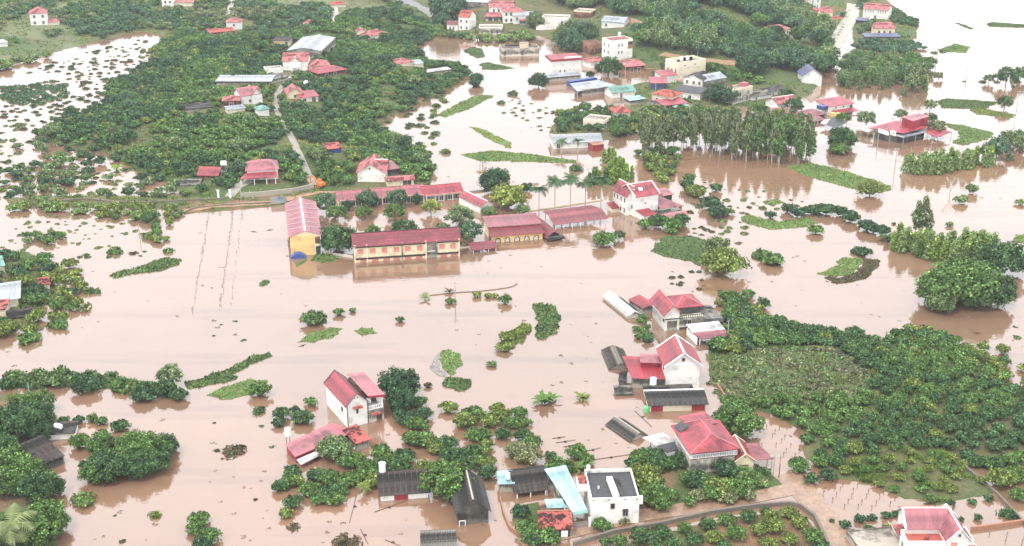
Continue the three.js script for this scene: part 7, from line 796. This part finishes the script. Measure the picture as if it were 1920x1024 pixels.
function banana(label, px, py, k, n, tint, stems = 1) { const q = G(px, py), g = thing('banana_plant', label, 'banana plant', q, rnd() * 6); for (let s = 0; s < stems; s++) { const ox = stems > 1 ? rr(-1.2, 1.2) * k : 0, oz = stems > 1 ? rr(-1.2, 1.2) * k : 0, h = rr(0.2, 0.7) * k; part('stem', tube([ox, -1.5, oz], [ox, h, oz], 0.14 * k, 0.1 * k, 7), leafMatPlain(tint), g); for (let i = 0; i < n; i++) { const f = part('leaf', banLeaf, leafMat[tint], g); f.position.set(ox, h, oz); f.scale.setScalar(k * rr(0.8, 1.15)); f.rotation.set(0, i * 2.39996 + s, rr(-0.35, 0.3), 'YXZ'); } } return g; }
const plain = {}; function leafMatPlain(t) { if (!plain[t]) { plain[t] = new THREE.MeshStandardMaterial({ roughness: 0.7 }); plain[t].color.setRGB(...TINT[t].map(v => v * 1.2)); } return plain[t]; }
banana('large banana clump in open water right of the curving orchard', 1027, 762, 1.25, 9, 'mid', 3); banana('banana clump with yellow leaves right of the large clump', 1092, 746, 0.95, 8, 'bright', 2); banana('banana plant behind the turquoise carport', 1094, 885, 1.0, 9, 'mid', 2); banana('banana clump at the left end of the light green thicket', 1672, 455, 1.3, 9, 'blue', 3); banana('banana plant at the orchard corner by the open shelter', 1420, 645, 1.1, 8, 'mid', 2); banana('banana plants right of the crimson roof box', 1752, 246, 1.3, 8, 'blue', 3); banana('banana plant beside the pale yellow wing', 1388, 893, 0.9, 8, 'mid', 2); banana('bananas at the bank below the grey flat-roofed village house', 902, 76, 1.4, 8, 'blue', 3); banana('banana plants in front of the cream village house', 1240, 145, 1.4, 8, 'bright', 3); banana('tall dead-leaved reed clump beside the leaning pole', 843, 552, 0.8, 9, 'brown', 1); banana('banana plant in the hillside orchard at left', 352, 118, 1.4, 8, 'bright', 2); banana('banana plant on the lower hillside edge', 218, 322, 1.3, 8, 'willow', 2); banana('banana plants by the hill road below the yellow house', 1580, 30, 1.5, 8, 'blue', 3);

// ---------- a bare tree ----------
{ const g = thing('bare_tree', 'leafless pale tree standing in the right-hand water', 'tree', Q(1781, 366)), geos = []; const grow = (p, d, len, r, n) => { const q = p.clone().addScaledVector(d, len); geos.push(tube(p.toArray(), q.toArray(), r, r * 0.7, 4)); if (n > 0) for (let i = 0; i < 3; i++) grow(q, d.clone().add(rdir().multiplyScalar(0.75)).setY(Math.abs(d.y) * 0.8 + 0.15).normalize(), len * rr(0.62, 0.8), r * 0.62, n - 1); }; grow(V(0, -1.2, 0), V(0, 1, 0), 2.6, 0.14, 4); part('branches', merge(geos.slice(1)), mats.palebark, g); part('trunk', geos[0], mats.palebark, g); }

// ---------- poles and wires ----------
const poleTop = {};
[[854, 569, 527, 'leaning power pole with crossarm in midstream', 1], [58, 757, 716, 'pale pole at the drowned hedge, lower left', 0], [1906, 208, 172, 'power pole near the right edge beside dusky raft', 1], [1678, 315, 278, 'power pole with round top left of the sapling row', 1], [1745, 285, 256, 'power pole before the market hall side roof', 1], [1645, 276, 250, 'pale pole in front of the market sign', 0], [1707, 293, 276, 'short post above the sapling row', 0], [1793, 292, 280, 'short post right of the sapling row', 0], [1308, 110, 84, 'street lamp pole on the hill dirt road', 2], [1229, 172, 140, 'pale pole in front of the stepped red roofs', 0], [1330, 197, 165, 'pale pole before the dark round bush', 0], [1172, 152, 120, 'power pole by the flooded salmon-roofed house', 1], [1527, 241, 205, 'pale pole by the low maroon porch', 1], [1480, 221, 196, 'pole beside the dull pink porch', 1], [1568, 58, 30, 'pole on the hill road below the yellow house', 1], [1562, 128, 104, 'pole on the flooded road by the grove', 1], [712, 836, 806, 'thin pale lamp post right of the tile annex', 0], [1130, 160, 130, 'pole beside the blue container', 0], [1041, 118, 92, 'dark pole in the channel by the barrel-roofed house', 1], [1364, 640, 600, 'thin pole beside the open shelter corner', 0], [262, 445, 420, 'thin pole in the left drowned plot', 0], [452, 378, 352, 'white pole at the school levee', 0], [1450, 890, 850, 'pole at the end of the dull rose shelter', 1], [1664, 262, 232, 'white pole beside the market awning', 0], [1460, 900, 866, 'dead trunk pole beside the flooded lane', 0], [900, 325, 312, 'short dark pole on the far bank near the dark tree', 0], [1755, 120, 92, 'dark pole in the far river', 1], [1812, 150, 128, 'pole on the drowned far bank', 1]].forEach(([x, y, t, l, k]) => {
  const q = G(x, y), h = (y - t) / (scaleAt(y) * 0.94), g = thing('utility_pole', l, 'pole', q), m = /dark|dead/.test(l) ? mats.stick : mats.pole; part('shaft', tube([0, -1.5, 0], [/leaning/.test(l) ? -0.05 : 0, h, 0], 0.13, 0.09, 7), m, g); if (k === 1) { part('crossarm', box(-0.8, 0.8, h - 0.5, h - 0.36, -0.06, 0.06), m, g); for (const s of [-0.65, 0, 0.65]) part('insulator', tube([s, h - 0.36, 0], [s, h - 0.14, 0], 0.06, 0.04, 6), mats.trim, g); } if (k === 2) part('lamp_arm', tube([0, h, 0], [0.9, h + 0.5, 0], 0.05, 0.04, 5), m, g), part('lamp_head', box(0.6, 1.3, h + 0.45, h + 0.55, -0.12, 0.12), mats.trim, g); poleTop[x] = q.clone().setY(q.y + h - 0.2);
});
function wire(label, ids, sag = 0.8) { for (let i = 0; i < ids.length - 1; i++) { const a = poleTop[ids[i]], b = poleTop[ids[i + 1]], pts = []; for (let k = 0; k <= 8; k++) { const t = k / 8; pts.push(a.clone().lerp(b, t).setY(a.y + (b.y - a.y) * t - sag * 4 * t * (1 - t))); } const g = new THREE.TubeGeometry(new THREE.CatmullRomCurve3(pts), 16, 0.035, 4); const w = part(numbered('overhead_wire'), g, mats.wire, scene); tag(w, label[i] || label[0], 'wire'); } }
wire(['overhead wire from the market sign pole to the short post', 'overhead wire above the sapling row', 'overhead wire from the short post to right edge pole'], [1645, 1707, 1793, 1906]); wire(['overhead wire between porch pole and market sign pole', 'overhead wire crossing before the market hall'], [1527, 1645, 1745]); wire(['overhead wire over the flooded village lane', 'overhead wire between village lane and maroon porch', 'overhead wire to the porch pole'], [1229, 1330, 1480, 1527]);
{ const g = thing('water_tower', 'white tank on a tall steel stand by the bright red hut', 'water tower', G(422, 338)); for (const [x, z] of [[-0.8, -0.8], [0.8, -0.8], [0.8, 0.8], [-0.8, 0.8]]) part('leg', tube([x * 1.15, -0.5, z * 1.15], [x, 4.6, z], 0.08, 0.07, 5), mats.steel, g); for (const y of [1.5, 3]) part('brace', merge([box(-0.9, 0.9, y, y + 0.08, -0.9, -0.82), box(-0.9, 0.9, y, y + 0.08, 0.82, 0.9), box(-0.9, -0.82, y, y + 0.08, -0.8, 0.8), box(0.82, 0.9, y, y + 0.08, -0.8, 0.8)]), mats.steel, g); const c = new THREE.CylinderGeometry(0.8, 0.8, 1.6, 16).toNonIndexed(); c.rotateZ(Math.PI / 2); c.translate(0, 5.4, 0); part('tank', c, mats.tank, g); }

// ---------- walls, fences, stakes ----------
lowWall('retaining_wall', 'dark retaining wall curving between flooded lane and lower orchard', mats.darkconcrete, [[1075, 1024], [1150, 1005], [1240, 986], [1330, 969], [1420, 953], [1480, 948], [1502, 954], [1527, 978], [1552, 1024]], 0.75, 0.45);
lowWall('garden_wall', 'dark brick wall running down the right side of the orchard', mats.darkconcrete, [[1795, 868], [1830, 895], [1870, 935], [1925, 990]], 0.6, 0.35); lowWall('garden_wall', 'brick wall behind the corner villa to the right edge', mats.brick, [[1820, 998], [1870, 990], [1925, 980]], 0.7, 0.35); lowWall('garden_wall', 'maroon brick wall right behind the corner villa', mats.brick, [[1684, 958], [1740, 957], [1785, 957]], 0.6, 0.3);
lowWall('yard_wall', 'low curved wall round the tile cottage yard', mats.brick, [[938, 942], [944, 968], [955, 992], [972, 1008], [1012, 1016]], 0.5, 0.25); lowWall('retaining_wall', 'grey retaining wall under the hedge above the school', mats.concrete, [[452, 372], [500, 369], [550, 362], [588, 354]], 1.5, 0.4); lowWall('levee_kerb', 'dark kerb wall along the levee path at left', mats.darkconcrete, [[100, 380], [160, 374], [210, 382], [270, 384], [350, 378], [420, 376]], 0.5, 0.35); lowWall('field_kerb', 'dark kerb above the drowned field by the levee', mats.darkconcrete, [[345, 402], [365, 392], [420, 386], [480, 384], [540, 382]], 0.5, 0.3); lowWall('bank_wall', 'long pale bank wall behind the school wing', mats.concrete, [[870, 364], [905, 359], [960, 352], [1010, 345]], 0.5, 0.4); lowWall('boundary_fence', 'broken pale wall behind the row of palms', mats.pale, [[985, 398], [1030, 391], [1080, 384], [1130, 377]], 0.35, 0.2); lowWall('yard_wall', 'whitish wall between the two school blocks', mats.old, [[594, 474], [630, 480], [662, 486]], 0.6, 0.25); lowWall('bank_wall', 'low wall off the right end of the school', mats.pale, [[862, 468], [884, 465]], 0.3, 0.25); lowWall('orchard_wall', 'wall between weedy plot and the blank-gable house', mats.brick, [[1345, 728], [1358, 748], [1375, 768], [1400, 775]], 0.6, 0.25);
{ const q = site('notice_board', 'blank white sheet-metal hoarding on the levee above the school', 'hoarding', [508, 384], [537, 382]); part('panel', box(q.x0, q.x1, 0.4, 2.3, -0.08, 0), mats.silver, q); posts(q, [q.x0 + 0.2, q.x1 - 0.2], [-0.15], 2.2, 'pole', 0.06, -1); }
[[410, 375, 358, 'left white gate pillar on the levee'], [432, 373, 357, 'right white gate pillar on the levee']].forEach(([x, y, t, l]) => { const g = thing('gate_pillar', l, 'gate pillar', G(x, y)), h = (y - t) / 5.9; part('shaft', box(-0.25, 0.25, -0.5, h, -0.25, 0.25), mats.trim, g); part('cap', box(-0.35, 0.35, h, h + 0.15, -0.35, 0.35), mats.trim, g); });
[[[393, 396], [360, 592], 46, 'left row of small stakes crossing the drowned field'], [[438, 396], [412, 585], 46, 'middle row of small stakes crossing the drowned field'], [[453, 402], [433, 580], 20, 'faint right row of stakes in the drowned field']].forEach(([a, b, n, l]) => { const A = Q(...a), B = Q(...b), g = thing('stake_row', l, 'stake row', A.clone()); for (let i = 0; i < n; i++) { const t = (i + rr(-0.2, 0.2)) / n, p = A.clone().lerp(B, t).sub(A); part('stake', tube([p.x + rr(-0.3, 0.3), -0.5, p.z], [p.x + rr(-0.4, 0.4), rr(0.15, 0.6), p.z + rr(-0.2, 0.2)], 0.06, 0.04, 4), mats.stick, g); if (rnd() < 0.55) { const u = rr(0.5, 1.4); part('net_scrap', bar([p.x - 0.1, 0.1, p.z], [p.x + rr(-0.3, 0.3), 0.08, p.z + u], 0.12, 0.05), mats.stick, g); } } });
{ const list = []; const put = (poly, step) => { const s = notes.length; zone('plant_stake', poly, step, 0.3, 0.3, ['stake'], 'x', 'stakes in the drowned field', { jit: 0.12, turn: 0.55, row: 1.1 }); while (notes.length > s) list.push(notes.pop()); }; put([[1436, 792], [1462, 800], [1500, 845], [1490, 875], [1460, 862], [1438, 820]], 1.9); put([[1530, 905], [1600, 905], [1680, 920], [1690, 950], [1640, 960], [1590, 960], [1545, 930]], 2.0); put([[1850, 1000], [1920, 992], [1920, 1020], [1860, 1022]], 2.2); const geo = merge([tube([0, -0.8, 0], [0, 0.55, 0], 0.07, 0.05, 5), box(-0.12, 0.12, 0.45, 0.52, -0.12, 0.12)]); tell(list); for (const n of list) { const g = tag(part(numbered('plant_stake'), geo, mats.stick, scene), n.label, 'stake', n.group); g.position.set(n.x, 0, n.z); g.rotation.set(rr(-0.15, 0.15), 0, rr(-0.15, 0.15)); } }
{ const pts = [[806, 554], [853, 549], [900, 546], [935, 542], [958, 538], [970, 532]].map(p => Q(...p, 0.05)); const g = tag(part('floating_boom', new THREE.TubeGeometry(new THREE.CatmullRomCurve3(pts), 60, 0.16, 6), mats.stick, scene), 'thin dark floating boom with debris in midstream', 'boom'); g.name = 'floating_boom'; }
// ---------- vehicles ----------
{ const g = thing('excavator', 'orange excavator parked on the track above the school', 'excavator', G(600, 351), 2.5); g.scale.setScalar(0.8); for (const s of [-1, 1]) { const t = part('track', new THREE.CapsuleGeometry(0.42, 2.6, 4, 10).toNonIndexed().rotateZ(Math.PI / 2).translate(0, 0.42, s * 0.95), mats.rubber, g); for (let i = -1; i <= 1; i++) part('wheel', tube([i * 0.9, 0.42, s * 1.2], [i * 0.9, 0.42, s * 1.42], 0.3, 0.3, 10), mats.orange, t); } part('undercarriage', box(-1, 1, 0.4, 0.95, -0.6, 0.6), mats.orange, g); part('body', box(-1.9, 0.9, 0.95, 2.1, -1.2, 1.2), mats.orange, g); const c = part('cab', box(0.1, 1.4, 1.0, 2.9, 0.15, 1.2), mats.orange, g); part('pane', box(0.3, 1.43, 1.9, 2.7, 0.25, 1.1), mats.glass, c); part('boom', merge([bar([1.0, 2.1, -0.3], [3.0, 4.2, -0.3], 0.45, 0.5), bar([3.0, 4.2, -0.3], [4.6, 3.6, -0.3], 0.4, 0.45)]), mats.orange, g); part('dipper', tube([4.6, 3.5, -0.3], [4.9, 1.3, -0.3], 0.24, 0.18, 6), mats.orange, g); part('bucket', box(4.4, 5.2, 0.7, 1.4, -0.8, 0.2), mats.orange, g); }
{ const q = Q(560, 483), g = thing('covered_vehicle', 'vehicle under a blue cover, half sunk beside the yellow end wall', 'vehicle', q, 0.15); const s = new THREE.Shape(); s.moveTo(-1.9, -0.4); s.lineTo(1.9, -0.4); s.quadraticCurveTo(2.0, 0.5, 1.3, 0.6); s.quadraticCurveTo(0.7, 1.25, 0, 1.25); s.quadraticCurveTo(-1.0, 1.25, -1.3, 0.7); s.quadraticCurveTo(-2.0, 0.6, -1.9, -0.4); const e = new THREE.ExtrudeGeometry(s, { depth: 1.4, bevelEnabled: true, bevelSize: 0.2, bevelThickness: 0.2, bevelSegments: 3 }); e.translate(0, 0, -0.7); part('cover', e, mats.blue, g); part('cover_hem', box(-1.95, 1.95, 0.0, 0.1, -0.95, 0.95), mats.navy, g); }
// ---------- floating litter and grass ----------
{ const L = new LeafSet(); for (let i = 0; i < 7; i++) { const a = rr(0, 6.28), s = rr(0.1, 0.35); L.quad(V(rr(-0.4, 0.4), 0.03, rr(-0.4, 0.4)), V(Math.cos(a) * s, 0.02, Math.sin(a) * s), V(-Math.sin(a) * 0.05, rr(0, 0.06), Math.cos(a) * 0.05), [0.16 * rr(0.5, 1.3), 0.12, 0.08]); } const geo = L.geo(), N = 300, im = new THREE.InstancedMesh(geo, stuffLeaf, N); im.name = 'floating_debris'; im.userData = { kind: 'stuff', label: 'twigs and scraps drifting on the flood', category: 'debris' }; const m4 = new THREE.Matrix4(), q = new THREE.Quaternion(); let i = 0, guard = 0; while (i < N && guard++ < 20000) { const px = rr(0, 1920), py = 60 + 964 * Math.pow(rnd(), 0.9), p = Q(px, py); if (ground(p.x, p.z) > -0.3 || fbm(p.x / 30, p.z / 30, 3) < 0.5) continue; q.setFromAxisAngle(V(0, 1, 0), rnd() * 6.28); m4.compose(V(p.x, 0.02, p.z), q, V(1, 1, 1).multiplyScalar(rr(0.4, 1.3))); im.setMatrixAt(i++, m4); } im.count = i; scene.add(im); }
{ const L = new LeafSet(); for (let i = 0; i < 9; i++) { const a = rr(0, 6.28), s = rr(0.12, 0.25), t = rr(0.7, 1.4); L.tri(V(Math.cos(a) * 0.3 - Math.sin(a) * 0.08, 0, Math.sin(a) * 0.3 + Math.cos(a) * 0.08), V(Math.cos(a) * 0.3 + Math.sin(a) * 0.08, 0, Math.sin(a) * 0.3 - Math.cos(a) * 0.08), V(Math.cos(a) * 0.55, rr(0.3, 0.75), Math.sin(a) * 0.55), [t, t, t * 0.8]); } const geo = L.geo(), spots = []; for (let k = 0; k < 60000 && spots.length < 16000; k++) { const z = -rr(205, 760), x = rr(-0.46, 0.46) * -z, y = ground(x, z); if (y < 0.05 || !clear(x, z, 0.3)) continue; if (fbm(x / 8 + 3, z / 8, 3) < 0.42) continue; spots.push([x, y, z]); } for (let k = 0; k < 40000 && spots.length < 24000; k++) { const px = rr(1330, 1870), py = rr(640, 950); if (!inPoly(YOUNG, px, py)) continue; const q = G(px, py); if (q.y > 0.05) spots.push([q.x, q.y, q.z, 1]); } const im = new THREE.InstancedMesh(geo, stuffLeaf, spots.length), m4 = new THREE.Matrix4(), q = new THREE.Quaternion(), c = new THREE.Color(); im.name = 'grass'; im.userData = { kind: 'stuff', label: 'rough grass and weeds on the dry land', category: 'grass' }; spots.forEach(([x, y, z, lush], i) => { q.setFromAxisAngle(V(0, 1, 0), rnd() * 6.28); const k = lush ? rr(0.8, 1.5) : rr(1.2, 2.6); m4.compose(V(x, y - 0.05, z), q, V(k, k * rr(0.4, 0.8), k)); im.setMatrixAt(i, m4); const n = fbm(x / 15, z / 15 + 9, 3), t = mix([0.075, 0.14, 0.035], [0.19, 0.235, 0.075], sstep(0.35, 0.65, n)); c.setRGB(...(lush ? [0.125, 0.205, 0.055] : t)); im.setColorAt(i, c); }); scene.add(im); }
// ---------- drowned trellis wires and drifting poles ----------
[[[1036, 822], [1060, 819], 'uppermost of the drowned trellis wires near the banana clump'], [[1042, 830], [1080, 825], 'second drowned trellis wire below the banana clump'], [[1056, 838], [1078, 834], 'short drowned trellis wire above the livestock shed trees'], [[1098, 846], [1126, 840], 'drowned trellis wire left of the drowned mossy shed'], [[1112, 862], [1190, 851], 'long drowned trellis wire before the white lean-to roof'], [[702, 960], [764, 938], 'slanting sunken pole before the long black-roofed shed'], [[668, 930], [655, 980], 'thin sunken pole below the small yellowing palm'], [[676, 992], [690, 1020], 'thin leaning stick on the lower edge'], [[722, 1012], [752, 1024], 'floating pole on the lower edge left of the fibre roof'], [[1190, 770], [1222, 800], 'sunken pole beside the green barrel'], [[560, 650], [574, 645], 'short drifting pole at the tip of the leaf-shaped raft'], [[500, 432], [512, 430], 'drifting plank in the drowned field near the yellow block'], [[470, 434], [482, 435], 'lower drifting plank in the drowned field'], [[540, 452], [556, 453], 'drifting pole left of the yellow school block']].forEach(([a, b, l]) => { const A = Q(a[0], a[1], 0.06), B = Q(b[0], b[1], 0.06), g = thing('drifting_pole', l, 'pole', A); part('shaft', tube([0, 0, 0], [B.x - A.x, 0.05, B.z - A.z], 0.07, 0.05, 5), mats.stick, g); part('weed_scrap', box((B.x - A.x) * 0.4, (B.x - A.x) * 0.4 + 0.5, -0.05, 0.12, (B.z - A.z) * 0.4 - 0.1, (B.z - A.z) * 0.4 + 0.15), mats.mildew, g); });
renderer.render(scene, camera);
